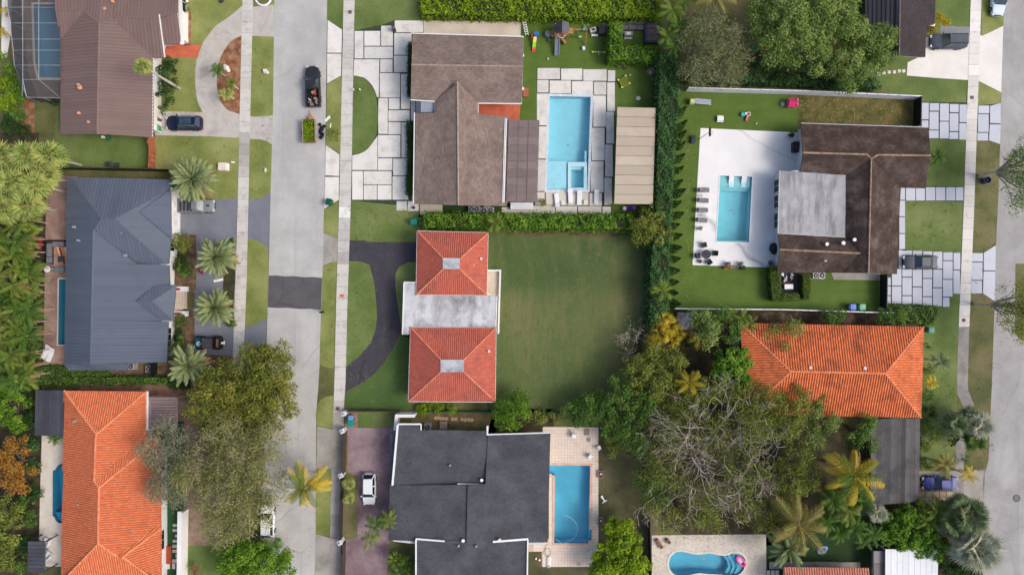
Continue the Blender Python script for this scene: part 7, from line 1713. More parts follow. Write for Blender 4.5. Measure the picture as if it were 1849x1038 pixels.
bx(t, 'cabinet', stained('rusty_white', [(214, 208, 196), (226, 220, 210)], (206, 140, 76), .8, .45, .7), (0, 0, .06, 1.3, 1.05, .55), bev=.04); bx(t, 'plinth', conc_g, (0, 0, 0, 1.45, 1.2, .06)); bx(t, 'hatch', white_p, (.5, 0, .1, .34, .95, .53), bev=.03)
t = thing('meter_box', 'tiny white meter box on the lawn next to the rusty utility box', 'meter box', 421, 293.5); bx(t, 'cover', white_p, (0, 0, 0, .42, .2, .22), bev=.03); bx(t, 'rim', conc_g, (0, 0, 0, .5, .28, .04))
t = thing('planter_ring', 'round white planter ring cut by the northern edge', 'planter', 476, -3); b = MB(); b.torus(0, 0, .15, 1.05, .14, n=26, k=6); b.build('ring', white_p, t, smooth=True); b = MB(); b.cyl(0, 0, .02, .95, .12, n=20); b.build('earth', lawn_d, t)
t = thing('trash_can', 'dark bag of rubbish on the upper lawn', 'bag', 401, 3); b = MB(); b.ball(0, 0, .25, .3); b.ball(.2, .2, .2, .22); b.build('bag', char_m, t, smooth=True)
t = thing('mailbox', 'black mailbox at the verge edge by the asphalt patch', 'mailbox', 585, 563); bx(t, 'box', black_m, (0, 0, 1.0, .62, .24, .26), bev=.05); bx(t, 'post', wood_m, (0, 0, 0, .1, .1, 1.0)); bx(t, 'arm', wood_m, (-.2, 0, .9, .4, .08, .08))
t = thing('marker_plate', 'small orange marker plate on the central sidewalk', 'marker', 617.5, 534); bx(t, 'plate', plastic('marker', (226, 124, 44)), (0, 0, .042, .6, .38, .03), bev=.04); bx(t, 'insert', plastic('marker2', (196, 96, 40)), (0, 0, .07, .4, .22, .01))
for i, (x, y) in enumerate([(632, 22.5), (1754.5, 176.5), (1739.8, 578), (610, 737)]):
 t = thing('inspection_cover', ['brown inspection cover in the sidewalk next to the northern lawn', 'dark inspection cover in the eastern sidewalk above the slab drive', 'reddish inspection cover in the eastern sidewalk by the parking hedge', 'dark inspection cover in the sidewalk by the white gatepost'][i], 'inspection cover', x, y)
 bx(t, 'frame', conc_g, (0, 0, .04, .52, .5, .012)); bx(t, 'lid', mat('rust_lid', [(96, 70, 66), (120, 90, 84)], sc=4), (0, 0, .05, .4, .38, .012))
t = thing('manhole', 'round dark manhole cover in the eastern street', 'manhole', 1835.6, 899); b = MB(); b.cyl(0, 0, .01, .42, .015, n=22); b.build('lid', mat('iron', [(104, 104, 106), (122, 122, 124)], sc=5), t); b = MB(); b.torus(0, 0, .02, .46, .03, n=22, k=4); b.build('ring', char_m, t)
t = thing('round_bin', 'blue round bin at the foot of the olive tree by the street', 'bin', 1775.5, 327); b = MB(); b.cyl(0, 0, 0, .42, .9, n=18, cap=False); b.cyl(0, 0, .02, .4, .05, n=18); b.build('drum', plastic('drum', (40, 58, 96)), t); b = MB(); b.torus(0, 0, .9, .43, .04, n=20, k=5); b.build('rim', plastic('drumrim', (70, 92, 140)), t); b = MB(); b.ball(.05, 0, .55, .28); b.build('rubbish_bag', char_m, t, smooth=True)
t = thing('street_lamp', 'low white garden lamps on the oval lawn by the sidewalk', 'lamp', 639.6, 163.8)
for k, dx in enumerate((0, .86)):
 b = MB(); b.cyl(dx, 0, 0, .04, .5, n=6); b.ball(dx, 0, .55, .13); b.build('lamp', white_p, t, smooth=True)

# ---------------------------------------------------------------- fences
fence('wooden_fence', 'orange brown board fence from the brown house corner to the back boundary', 'fence', [(279.5, 249), (279, 262), (282, 270), (280.5, 306)], 1.8, brick_o, step=1.9, boards=.62)
fence('dark_fence', 'black panel fence on the boundary between brown and grey roofed houses', 'fence', [(118, 306.5), (322, 310.5)], 1.7, black_m, step=2.2)
fence('vinyl_fence', 'long white vinyl panel fence above the turf with the toys', 'fence', [(1238, 165.5), (1440, 171), (1650, 180.5)], 1.8, white_v, step=1.42, th=.07)
fence('dark_gate_fence', 'black slatted gate between the littered grass and the upper slab drive', 'fence', [(1649.5, 182), (1648, 231)], 1.85, black_m, step=1.6)
fence('dark_gate_fence', 'black slatted gate between the turf and the lower slab parking', 'fence', [(1589, 496), (1588, 556)], 1.85, black_m, step=2.2)
fence('vinyl_fence', 'thin white fence along the southern edge of the turf', 'fence', [(1214, 556.5), (1400, 558), (1600, 564)], 1.8, white_v, step=2.0, th=.07)
fence('mesh_fence', 'dark mesh fence between the front lawn and the purple drive', 'fence', [(630, 740), (722, 740.5)], 1.0, mat('fence_brown', [(70, 56, 46), (92, 74, 62)], sc=3), step=2.0, th=.1)
fence('iron_gate', 'dark sliding iron gate between the two northern white gateposts', 'gate', [(625.5, 780), (623.5, 850)], 1.5, mat('gate_brown', [(64, 50, 44), (84, 66, 58)], sc=3), step=1.3, th=.08)
fence('iron_gate', 'dark iron railing along the planting strip by the white hatchback', 'fence', [(620.5, 856), (618, 968)], 1.4, mat('gate_dark', [(48, 42, 40), (66, 58, 54)], sc=3), step=1.3, th=.08)
fence('iron_gate', 'dark southern iron gate of the purple drive', 'gate', [(624.5, 977), (622.5, 1050)], 1.5, MATS['gate_brown'], step=1.3, th=.08)
fence('boundary_fence', 'dark boundary fence between worn lawn and coral deck', 'fence', [(1169, 930), (1172, 1040)], 1.7, black_m, step=2.0)
fence('chain_fence', 'green wire fence behind the red house lawn', 'fence', [(775, 741), (1010, 744)], 1.0, plastic('wire', (70, 104, 90)), step=3.0, th=.03, post=.07)
fence('side_fence', 'grey gate closing the side yard by the teal bin', 'gate', [(768, 396), (769, 412)], 1.2, MATS['galvanised'], step=1.2)
fence('patio_fence', 'black screen wall beside the air conditioners of the grey house', 'fence', [(284, 655), (284, 677)], 1.7, black_m, step=1.6)
garden_wall('wall', 'white garden wall beside the stepping stones of the western orange house', [(337, 918), (335, 1060)], 1.9, white_p, th=.5)
for i, (x, y, rot) in enumerate([(625.5, 743, 8), (623, 774, 28), (620.5, 853, 24), (618.5, 972, 26)]):
 t = thing('gatepost', ['white gatepost at the dark mesh fence and bins', 'white gatepost at the northern end of the sliding gate', 'white gatepost between sliding gate and planting strip', 'white gatepost at the southern end of the planting strip'][i], 'gatepost', x, y, 0, rot)
 bx(t, 'pillar', wall_g, (0, 0, 0, .5, .5, 1.5)); bx(t, 'cap', wall_g, (0, 0, 1.5, .62, .62, .1), bev=.03); b = MB(); b.ball(0, 0, 1.72, .15); b.build('lamp', MATS['galvanised'], t, smooth=True)

# ---------------------------------------------------------------- loungers, tables, chairs
def lounger(label, x, y, rot, m, L=1.9, W=.62, group=None, frame=None, back=.55, pil=None):
 t = thing('sun_lounger', label, 'sun lounger', x, y, 0, rot, group=group); fr = frame or m
 b = MB(); b.box(L * .15, 0, .28, L * .68, W, .08, bev=.05); b.build('seat', m, t, smooth=True)
 b = MB(); c = R(28)
 q = [(-L * .19, 0, .3), (-L * .5, 0, .3 + L * .31 * math.tan(c))]
 b.prism([Vector((-L * .19, -W / 2, 0)), Vector((-L * .19, W / 2, 0)), Vector((-L * .5, W / 2, 0)), Vector((-L * .5, -W / 2, 0))], 0, .08)
 b.v = [(vx, vy, vz + .29 + (-L * .19 - vx) * math.tan(c)) for vx, vy, vz in b.v]; b.build('backrest', m, t)
 for sx in (-.12, .42):
  for sy in (-1, 1): bx(t, 'leg', fr, (L * sx, sy * W * .42, 0, .06, .05, .29))
 if pil: bx(t, 'pillow', pil, (-L * .43, 0, .64, .26, W * .8, .1), bev=.04)
 return t
def rtable(name, label, x, y, r, h, m, group=None):
 t = thing(name, label, 'table', x, y, group=group); b = MB(); b.cyl(0, 0, h - .05, r, .05, n=18); b.build('table_top', m, t)
 b = MB(); b.cyl(0, 0, .03, r * .12, h - .08, n=8); b.build('pedestal', m, t); b = MB(); b.cyl(0, 0, 0, r * .5, .03, n=12); b.build('foot', m, t); return t
def chair(label, x, y, rot, m, w=.62, group=None, name='armchair'):
 t = thing(name, label, 'chair', x, y, 0, rot, group=group)
 bx(t, 'seat', m, (0, 0, .32, w, w, .1), bev=.04); bx(t, 'backrest', m, (-w * .46, 0, .4, .1, w, .46), bev=.04)
 for s in (-1, 1): bx(t, 'armrest', m, (0, s * w * .48, .56, w * .9, .08, .05), bev=.02)
 for sx in (-1, 1):
  for sy in (-1, 1): bx(t, 'leg', m, (sx * w * .42, sy * w * .44, 0, .05, .05, .33))
 return t
wht = plastic('white_resin', (236, 236, 238))
for i, (x, y, r_) in enumerate([z5((952, 166))[0] + (96,), z5((1076, 130))[0] + (-87,), z5((1159, 146))[0] + (-92,), z5((1318, 136))[0] + (-91,)]):
 lounger(['white lounger standing askew nearest the patio cover', 'white lounger overlapping the spa edge', 'white lounger in the middle beside the little table', 'white lounger nearest the tan pergola'][i], x, y, r_, wht, group='white loungers on the pool slabs')
for q, l in ((z5((1008, 190))[0], 'small round white table between the askew and spa edge loungers'), (z5((1217, 185))[0], 'small round white table beside the middle lounger')): t = rtable('side_table', l, *q, .27, .42, wht); b = MB(); b.cyl(0, 0, .42, .06, .03, n=8); b.build('glass', char_m, t)
for i, (x, y) in enumerate([(1269, 344), (1268, 362.5), (1267, 380), (1265.5, 398)]): lounger(['northernmost grey lounger on the white deck', 'second grey lounger from the north on the white deck', 'third grey lounger from the north on the white deck', 'southernmost grey lounger on the white deck'][i], x, y, [2, -3, 1, -4][i], grey_f, L=1.6, W=.62, group='grey loungers on the white deck', pil=char_m)
for y, l in ((354, 'tiny grey table between the two northern grey loungers'), (389.5, 'tiny grey table between the two southern grey loungers')): rtable('side_table', l, 1265, y, .16, .4, metal_g)
for i, x in enumerate((1319.5, 1342)):
 t = thing('pool_lounger', ['white in water lounger on the western side of the pool shelf', 'white in water lounger on the eastern side of the pool shelf'][i], 'sun lounger', x, 328.5 + i * .6, -.27, -88 - 4 * i)
 b = MB()
 rows = []
 for k in range(9):
  xx = -.72 + k * .18; zv = .5 - .42 * math.sin(min(1, k / 5.0) * PI / 2) + .12 * math.sin(k / 8 * PI * 1.3)
  rows.append([(xx, -.33, zv), (xx, .33, zv), (xx, .33, zv - .16), (xx, -.33, zv - .16)])
 b.grid(rows); b.face(rows[0]); b.face(rows[-1]); b.build('shell', wht, t, smooth=True)
 bx(t, 'foot', wht, (-.3, 0, 0, .5, .5, .12)); bx(t, 'foot', wht, (.55, 0, 0, .3, .5, .1))
for i, (x, y) in enumerate([(86, 634.5), (94, 640)]): lounger(['white lounger at the wall side of the paver patio', 'white lounger nearer the pool on the paver patio'][i], x, y, -118 + i * 4, wht, L=2.1, W=.66, frame=char_m, group='white loungers on the paver patio')
# paver patio sofa group
t = thing('corner_sofa', 'charcoal corner sofa on the paver patio beside the grey metal roof', 'sofa', 103, 457)
bx(t, 'base', char_m, (-.78, 0, .05, .72, 3.1, .3), (.5, 1.2, .05, 1.8, .7, .3)); bx(t, 'backrest', black_m, (-1.2, 0, .05, .16, 3.2, .62), (0, 1.62, .05, 2.5, .16, .62))
for y in (-.95, .0, .8): bx(t, 'cushion', grey_f, (-.78, y, .35, .7, .86, .12), bev=.05)
bx(t, 'cushion', grey_f, (.45, 1.2, .35, 1.6, .66, .12), bev=.05)
t = thing('rug', 'orange white and black patterned rug in front of the charcoal sofa', 'rug', 112, 459)
for k, (mm) in enumerate([plastic('rug_o', (222, 124, 60)), plastic('rug_w', (226, 214, 196)), char_m, plastic('rug_o', (222, 124, 60)), plastic('rug_t', (190, 146, 110)), plastic('rug_w', (226, 214, 196))]): bx(t, 'stripe', mm, (-.5 + k * .25, -.2 + .1 * (k % 2), .03, .22, 2.2, .02, 18))
t = thing('coffee_table', 'dark coffee table on the patterned rug', 'table', 113, 468); bx(t, 'table_top', char_m, (0, 0, .3, .8, .8, .06)); bx(t, 'legs', black_m, (-.3, -.3, 0, .07, .07, .3), (.3, .3, 0, .07, .07, .3), (-.3, .3, 0, .07, .07, .3), (.3, -.3, 0, .07, .07, .3))
rtable('round_table', 'round white table at the southern end of the charcoal sofa', 89.5, 486.5, .42, .5, wht); t = thing('urn', 'round dark fire bowl beside the white round table', 'bowl', 98, 486); b = MB(); b.cyl(0, 0, 0, .26, .4, n=14, r2=.36); b.build('bowl', char_m, t); b = MB(); b.cyl(0, 0, .38, .3, .03, n=14); b.build('ash', grey_f, t)
for i, x in enumerate((106, 114.5)): t = thing('pouf', ['blue grey pouf beside the dark fire bowl', 'blue grey pouf beside the grey metal eave'][i], 'pouf', x, 486.5); bx(t, 'cushion', plastic('pouf', (116, 134, 136)), (0, 0, .05, .56, .62, .4), bev=.1); bx(t, 'base', char_m, (0, 0, 0, .5, .56, .05))
t = thing('table', 'white table on the paver patio near the fan palms', 'table', 92, 343); b = MB(); b.cyl(0, 0, .6, .42, .05, n=18); b.build('table_top', wht, t); b = MB(); b.cyl(0, 0, 0, .1, .6, n=8); b.build('leg', wht, t)
def ac(label, x, y, rot=0, w=.85):
 t = thing('air_conditioner', label, 'air conditioner', x, y, 0, rot); bx(t, 'case', metal_g, (0, 0, .08, w, w, .75), bev=.05); bx(t, 'pad', conc_g, (0, 0, 0, w * 1.2, w * 1.2, .08))
 b = MB(); b.cyl(0, 0, .83, w * .4, .015, n=18); b.build('fan_grille', char_m, t); b = MB(); b.cyl(0, 0, .845, w * .14, .02, n=10); b.build('fan_hub', metal_g, t); return t
ac('air conditioner by the cut out corner of the grey metal roof', 242, 660); ac('air conditioner next to the black screen wall', 274, 665)
ac('northern house side air conditioner nearest the brown shingled eave', 852, 379, w=.8); ac('air conditioner beside the other one in the side yard', 861.5, 379, w=.8); ac('air conditioner on the crowded pad by the small palm', 874, 382, w=.9); ac('air conditioner at the end of the crowded pad', 886, 381, w=.8)
ac('air conditioner on the garden earth behind the slate roof', 773, 769); ac('western air conditioner under the dark brown eave', 1468, 497.5, w=.75); ac('eastern air conditioner under the dark brown eave', 1479.5, 497.5, w=.85)
for dx, dy in ((0, 0),):
 t = thing('crate', 'wooden crate on the garden earth next to the air conditioner', 'crate', 801, 767); bx(t, 'slats', mat('weathered_boards', [(150, 138, 120), (176, 164, 146)], sc=3, fine=.2), *[(-.4 + i * .2, 0, .05, .16, 1.0, .25) for i in range(5)]); bx(t, 'rails', MATS['weathered_boards'], (0, -.4, .3, 1.05, .1, .06), (0, .4, .3, 1.05, .1, .06))
rgs = random.Random(12)
for i, (x, y) in enumerate([(970, 197), (985, 196), (998, 199), (1011, 200), (1027, 201), (1060, 202), (1077, 203), (1110, 204), (1127, 207), (1147, 206), (1163, 208)]):
 q = zz(460, 688, (x, y))[0]; p = P(*q); b = MB(); b.cyl(p.x, p.y, 0, .26, .06, n=14, t=rgs.random()); b.cyl(p.x, p.y, .06, .2, .01, n=14)
 tag(b.build('stepping_stone', tonemat('pink_stone', [(160, 116, 98), (186, 146, 126), (150, 128, 106)])), 'round pinkish stepping stone in the path behind the slate roofed house', 'stepping stone', 'round stones behind the slate roofed house')
for i, (x, y, w, h) in enumerate([(262, 590, 60, 28), (272, 645, 36, 28), (262, 697, 58, 26), (260, 748, 60, 32), (260, 797, 60, 30), (275, 845, 30, 34), (257, 893, 56, 32), (140, 945, 20, 55), (190, 945, 30, 58), (242, 945, 30, 58), (295, 945, 30, 55), (262, 540, 56, 28)]):
 x, y = 270 + x / 5.52, 850 + y / 5.52; p = P(x, y); b = MB(); b.box(p.x, p.y, .004, w / 5.52 * S, h / 5.52 * S, .045, t=rgs.random())
 tag(b.build('stepping_stone', slab_sand), 'pale rectangular stepping stone on the turf strip by the white garden wall', 'stepping stone', 'stepping stones by the white garden wall')
# fire table under small gazebo, loungers there
for i, (x, y) in enumerate([(88.5, 976), (90, 1000)]): chair(['white patio chair at the northern side of the small dark gazebo', 'white patio chair at the southern side of the small dark gazebo'][i], x, y, 160 - 20 * i, wht, w=.95)
rtable('round_table', 'grey round table half under the small dark gazebo', 84.5, 992, .5, .7, metal_g)
t = thing('parasol', 'folded dark parasol leaning over the beige patio by the gazebo', 'parasol', 84, 969); b = MB(); b.tube([(-.9, -.6, 1.6), (.4, .2, 2.0)], .05, .16, n=7); b.build('canopy', char_m, t); b = MB(); b.tube([(0, 0, 0), (0, 0, 2.0)], .03, n=6); b.build('pole', metal_g, t)
# white deck group
rtable('dining_table', 'round charcoal table on the white deck corner', 1272.5, 459.5, .62, .74, char_m)
for l, x, y, r_ in (('charcoal armchair north of the round deck table', 1269.5, 443, -75), ('charcoal chair east of the round deck table', 1289, 457.5, 175), ('charcoal chair west of the round deck table', 1258.5, 462, 10), ('charcoal armchair south east of the round deck table', 1278.5, 473, 125)): chair(l, x, y, r_, char_m, w=.66, group='chairs round the deck table')
t = thing('stool', 'small square charcoal stool at the edge of the white deck', 'stool', 1263, 472, 0, 35); bx(t, 'seat', char_m, (0, 0, .3, .45, .45, .1), bev=.03); bx(t, 'legs', char_m, (-.17, -.17, 0, .05, .05, .3), (.17, .17, 0, .05, .05, .3), (-.17, .17, 0, .05, .05, .3), (.17, -.17, 0, .05, .05, .3))
def potted(label, x, y, r, h, m, seed, pot=None, cat='potted plant'):
 t = thing('potted_plant', label, cat, x, y); b = MB(); b.cyl(0, 0, 0, r * .55, h * .45, n=12, r2=r * .75); b.build('pot', pot or char_m, t); leaves('foliage', [(0, 0, h * .75, r), (r * .3, r * .2, h * .9, r * .6)], m, t, seed, dens=160, leaf=.16, off=(0, 0, 0)); return t
potted('potted plant alone south of the grey loungers', 1262, 413, .32, .9, lf_green, 601, metal_g)
t = thing('planter_box', 'long brown planter box at the southern edge of the white deck', 'planter', 1322.5, 482.5); bx(t, 'trough', wood_m, (0, 0, 0, 1.3, .42, .4)); bx(t, 'soil', soil_m, (0, 0, .38, 1.2, .34, .04)); leaves('flowers', [(-.3, 0, .5, .2), (.1, 0, .5, .2), (.4, 0, .5, .16)], tonemat('white_flowers', [(120, 130, 70), (210, 206, 196), (230, 226, 220)]), t, 602, dens=160, leaf=.1, off=(0, 0, 0))
for l, x, y, m, pm_ in (('terracotta potted plant at the western end of the planter box', 1308.5, 483, lf_orng, plastic('pot', (150, 88, 66))), ('grey green potted plant behind the western terracotta pot', 1312.5, 476.5, lf_greyo, None), ('green potted plant behind the eastern end of the planter box', 1336, 477, lf_greyo, None), ('terracotta potted plant at the eastern end of the planter box', 1339.5, 484, lf_dark, plastic('pot', (150, 88, 66)))): potted(l, x, y, .36, .8, m, 603 + int(x), pm_)
blob('grill', 'barbecue under a black cover by the dark brown house wall', 'barbecue', 1394.5, 449, mat('black_cover', [(26, 30, 44), (38, 42, 58)], sc=3, rough=.6), (0, 0, .5, .62, 1.05), (.1, -.35, .45, .5, 1.1), (0, .3, .45, .5, 1.1), part='cover')
t = thing('hose_reel', 'round grey hose coil at the corner of the white deck', 'hose', 1391.5, 474.5); b = MB()
for k in range(4): b.torus(.02 * k, .02 * k, .05 + .05 * k, .34 - .05 * k, .03, n=18, k=5)
b.build('hose', plastic('hose', (90, 110, 130)), t, smooth=True); bx(t, 'bracket', metal_g, (0, 0, .02, .2, .2, .4))
t = thing('air_handler', 'black box unit on the white deck by the house corner', 'box', 1433.5, 267.5, 0, 0); bx(t, 'case', mat('black_case', [(30, 34, 46), (44, 48, 60)], sc=2, rough=.5), (0, 0, .05, .82, 1.35, .9), bev=.05); bx(t, 'feet', metal_g, (0, -.5, 0, .7, .1, .05), (0, .5, 0, .7, .1, .05)); bx(t, 'top_vent', char_m, (0, 0, .951, .55, 1.0, .02))
t = thing('basketball_hoop', 'dark basketball hoop on the north western corner of the white deck', 'basketball hoop', 1262.5, 252); b = MB(); b.tube([(0, 0, 0), (0, 0, 2.2), (.55, .32, 2.9)], .05, n=6); b.build('pole', metal_g, t); b = MB(); b.box(.62, .36, 2.5, .08, 1.1, .75); b.build('backboard', char_m, t); b = MB(); b.torus(.9, .36, 2.6, .23, .02, n=14, k=4); b.build('ring', plastic('hoop', (190, 80, 50)), t)
t = thing('cooler_box', 'grey storage box on the turf west of the basketball hoop', 'box', 1250.5, 253, 0, -3); bx(t, 'body', mat('box_grey', [(84, 80, 84), (104, 100, 104)], sc=3), (0, 0, 0, .56, .98, .45), bev=.04); bx(t, 'lid', char_m, (0, 0, .45, .6, 1.02, .06), bev=.03)
# toys on the eastern turf
def c2(x, y): return (1220 + x / 6.92, 160 + y / 6.92)
t = thing('toy_slide', 'grey toy slide with yellow and green tower on the turf', 'toy slide', *c2(290, 178)); bx(t, 'tower', plastic('tgreen', (166, 190, 130)), (-1.05, .0, 0, .75, .72, .8), bev=.06); bx(t, 'platform', plastic('tyel', (224, 208, 150)), (-1.05, .02, .8, .55, .5, .06), bev=.05)
b = MB(); b.grid([[(-.75, -.28, .85), (-.75, .28, .85), (-.75, .28, .75), (-.75, -.28, .75)], [(.2, -.28, .5), (.2, .28, .5), (.2, .28, .4), (.2, -.28, .4)], [(1.6, -.28, .15), (1.6, .28, .15), (1.6, .28, .05), (1.6, -.28, .05)]]); b.build('chute', plastic('chute', (140, 148, 164)), t)
for s in (-1, 1): b = MB(); b.tube([(-.75, s * .3, .92), (.2, s * .3, .58), (1.6, s * .3, .2)], .05, n=5); b.build('rail', plastic('chute_rail', (164, 172, 186)), t)
t = thing('toy_bench', 'white toy picnic table on the turf', 'toy table', *c2(548, 390), rot=-2); bx(t, 'table_top', wht, (0, .04, .42, .85, .5, .05), bev=.04); bx(t, 'bench', wht, (0, -.3, .25, .85, .18, .05)); bx(t, 'bench', wht, (0, .38, .25, .85, .18, .05)); bx(t, 'legs', wht, (-.3, 0, 0, .08, .6, .4), (.3, 0, 0, .08, .6, .4))
t = thing('toy_rider', 'turquoise and pink ride on toys jumbled on the turf', 'toy', *c2(865, 345)); b = MB(); b.box(-.35, .15, .08, .62, .5, .35, bev=.14); b.build('body', plastic('turq', (60, 178, 190)), t, smooth=True); b = MB(); b.box(.2, -.3, .08, .32, .85, .25, rot=-15, bev=.12); b.build('chute', plastic('pink', (226, 96, 120)), t, smooth=True); b = MB(); b.torus(.4, .2, .3, .24, .07, n=12, k=5); b.build('ring', plastic('cream', (226, 214, 170)), t); bx(t, 'seat', wht, (.0, .25, .4, .3, .25, .1), bev=.05)
for x in (-.6, -.1):
 for y in (-.08, .38): b = MB(); b.cyl(x, y, .1, .1, .06, n=10, axis='y'); b.build('wheel', char_m, t)
t = thing('play_house', 'pink toy play house by the edge of the turf', 'play house', *c2(1425, 198)); pk = plastic('pinkroof', (206, 52, 110))
bx(t, 'walls', plastic('pinkwall', (190, 110, 140)), (.05, 0, 0, 1.15, .95, .9), bev=.05); b = MB(); b.grid([[(-.55, -.6, .85), (-.55, 0, 1.3), (-.55, .6, .85)], [(.65, -.6, .85), (.65, 0, 1.3), (.65, .6, .85)]], closed=False); b.face([(-.55, -.6, .85), (-.55, .6, .85), (-.55, 0, 1.3)]); b.face([(.65, -.6, .85), (.65, .6, .85), (.65, 0, 1.3)]); b.build('roof', pk, t); bx(t, 'step', plastic('greyp', (176, 170, 176)), (-.98, 0, 0, .5, .5, .2), bev=.04); bx(t, 'chimney', plastic('pinkl', (232, 110, 130)), (.6, 0, .9, .18, .9, .3))
for x, y, l in ((*c2(1005, 440), 'small white ball on the turf near the pink toys'), (*[(960 + 320 / 6.488 - 20, 30 + 500 / 6.488)][0], 'small white ball on the turf below the grey slide'), (940 + 1280 / 6.488, 30 + 690 / 6.488, 'small white ball beside the net frame')):
 blob('ball', l, 'ball', x, y, wht, (0, 0, .12, .12), part='sphere')
# dark decking nook
t = thing('outdoor_table', 'white table in the dark decking nook', 'table', 1421.5, 517.5); bx(t, 'table_top', wht, (0, 0, .5, 1.2, .68, .06), bev=.06); bx(t, 'legs', metal_g, (-.5, -.25, 0, .05, .05, .5), (.5, .25, 0, .05, .05, .5), (-.5, .25, 0, .05, .05, .5), (.5, -.25, 0, .05, .05, .5))
tb_ = plastic('tblue', (60, 130, 190))
for i, (x, y, c_, l) in enumerate([(1417, 502, tb_, 'blue toy in the dark decking nook'), (1416, 506.5, plastic('salm', (220, 170, 150)), 'salmon toy beside the blue one in the nook'), (1428, 503, plastic('redt', (176, 84, 70)), 'red and grey toy in the nook'), (1412, 495.5, wht, 'white toy basket under the eave in the nook'), (1429, 496, wht, 'white toy frame under the eave in the nook')]):
 t = thing('toy', l, 'toy', x, y, 0, i * 35); bx(t, 'body', c_, (0, 0, .05, .5, .3, .25), bev=.08); bx(t, 'handle', wht, (.1, .1, .3, .1, .4, .1), bev=.03)
 for s in (-1, 1): b = MB(); b.cyl(s * .18, -.16, .08, .08, .05, n=8, axis='y'); b.build('wheel', char_m, t)
# ---------------------------------------------------------------- toys and furniture in the northern pool garden
def c1(x, y): return (940 + x / 6.488, 30 + y / 6.488)
t = thing('toy_slide', 'small toy slide in red blue yellow and green near the shingled eave', 'toy slide', *c1(162, 320)); bx(t, 'ladder', plastic('toyblue', (44, 110, 190)), (.22, .95, 0, .5, .5, .9), bev=.06); bx(t, 'side_rail', plastic('toyred', (206, 48, 44)), (-.32, .72, .3, .22, .5, .5), bev=.05); bx(t, 'hood', plastic('toyblue', (44, 110, 190)), (.22, 1.05, .9, .7, .4, .12), bev=.05)
for k, (c_, n_) in enumerate([((232, 214, 130), 'toyyel'), ((150, 210, 40), 'toylime'), ((214, 120, 60), 'toyor'), ((214, 60, 50), 'toyred2')]):
 y0, y1 = .65 - k * .62 + (.3 if k > 1 else 0), .65 - (k + 1) * .62 + (.3 if k > 1 else 0); b = MB()
 y0, y1 = .62 - [0, .6, 1.2, 1.45][k], .62 - [.6, 1.2, 1.45, 1.75][k]
 z0, z1 = .85 - (.62 - y0) * .42, .85 - (.62 - y1) * .42; xo = lambda y: .08 - (.62 - y) * .12
 b.grid([[(xo(y0) - .22, y0, z0), (xo(y0) + .22, y0, z0), (xo(y0) + .22, y0, z0 - .1), (xo(y0) - .22, y0, z0 - .1)], [(xo(y1) - .22, y1, z1), (xo(y1) + .22, y1, z1), (xo(y1) + .22, y1, z1 - .1), (xo(y1) - .22, y1, z1 - .1)]]); b.face([(xo(y1) - .22, y1, z1), (xo(y1) + .22, y1, z1), (xo(y1) + .22, y1, z1 - .1), (xo(y1) - .22, y1, z1 - .1)]); b.build('chute', plastic(n_, c_), t)
t = thing('play_tower', 'cedar play tower with charcoal gable roof, grey slide and swing beam', 'playground', *c1(470, 220)); u = lambda px: px / 6.488 * S * .975
bx(t, 'deck', wood_o, (0, .1, 1.1, 1.9, 1.3, .08)); bx(t, 'deck', wood_o, (-1.05, -.1, .8, .5, .9, .06)); bx(t, 'deck', wood_o, (1.28, .12, 1.2, .66, .75, .06))
for x in (-.85, .85):
 for y in (-.5, .7): bx(t, 'post', wood_o, (x, y, 0, .1, .1, 2.2))
b = MB(); b.face([(-.98, -.6, 2.0), (0, -.6, 2.65), (0, .95, 2.65), (-.98, .95, 2.0)]); b.build('roof_slope', char_m, t); b = MB(); b.face([(0, -.6, 2.65), (.95, -.6, 2.0), (.95, .95, 2.0), (0, .95, 2.65)]); b.build('roof_slope', mat('charcoal_roof', [(84, 84, 90), (100, 100, 106)], sc=2), t)
b = MB(); b.grid([[(-.72, -.5, 1.2), (-.2, -.5, 1.2), (-.2, -.5, 1.1), (-.72, -.5, 1.1)], [(-.78, -1.9, .6), (-.24, -1.9, .6), (-.24, -1.9, .5), (-.78, -1.9, .5)], [(-.8, -2.85, .3), (-.26, -2.85, .3), (-.26, -2.85, .2), (-.8, -2.85, .2)]]); b.build('chute', plastic('slidegrey', (108, 118, 136)), t)
for x0 in (-.74, -.18): b = MB(); b.tube([(x0, -.5, 1.3), (x0 - .06, -1.9, .7), (x0 - .08, -2.85, .38)], .05, n=5); b.build('chute_rail', plastic('sliderail', (132, 142, 160)), t)
b = MB(); b.torus(0, -.42, 1.55, .5, .06, n=18, k=5); b.build('tyre_ring', plastic('ring', (206, 190, 176)), t)
b = MB(); b.tube([(1.4, 0, 2.0), (3.35, .05, 2.0)], .07, n=5); b.build('swing_beam', wood_o, t)
b = MB(); b.tube([(3.35, .1, 2.0), (3.35, -1.5, 0)], .06, n=5); b.tube([(3.35, .1, 2.0), (3.35, .5, 0)], .06, n=5); b.build('swing_leg', wood_o, t)
bx(t, 'swing_seat', plastic('swing', (40, 90, 60)), (1.9, -.35, .5, .45, .2, .05)); bx(t, 'swing_seat', plastic('swing2', (190, 210, 190)), (2.6, -.4, .5, .4, .2, .05)); bx(t, 'ladder', wood_o, (.35, -.95, .1, .3, .8, .6, 35))
t = thing('climbing_dome', 'grey octagonal toy table west of the play tower', 'toy', *c1(318, 222)); b = MB(); b.cyl(0, 0, .5, .5, .25, n=8, r2=.4); b.build('table_top', plastic('dome', (108, 116, 128)), t); b = MB(); b.cyl(0, 0, 0, .12, .5, n=8); b.build('pedestal', char_m, t); bx(t, 'bench', plastic('dome2', (84, 94, 110)), (.25, -.75, .1, .5, .3, .3), bev=.05)
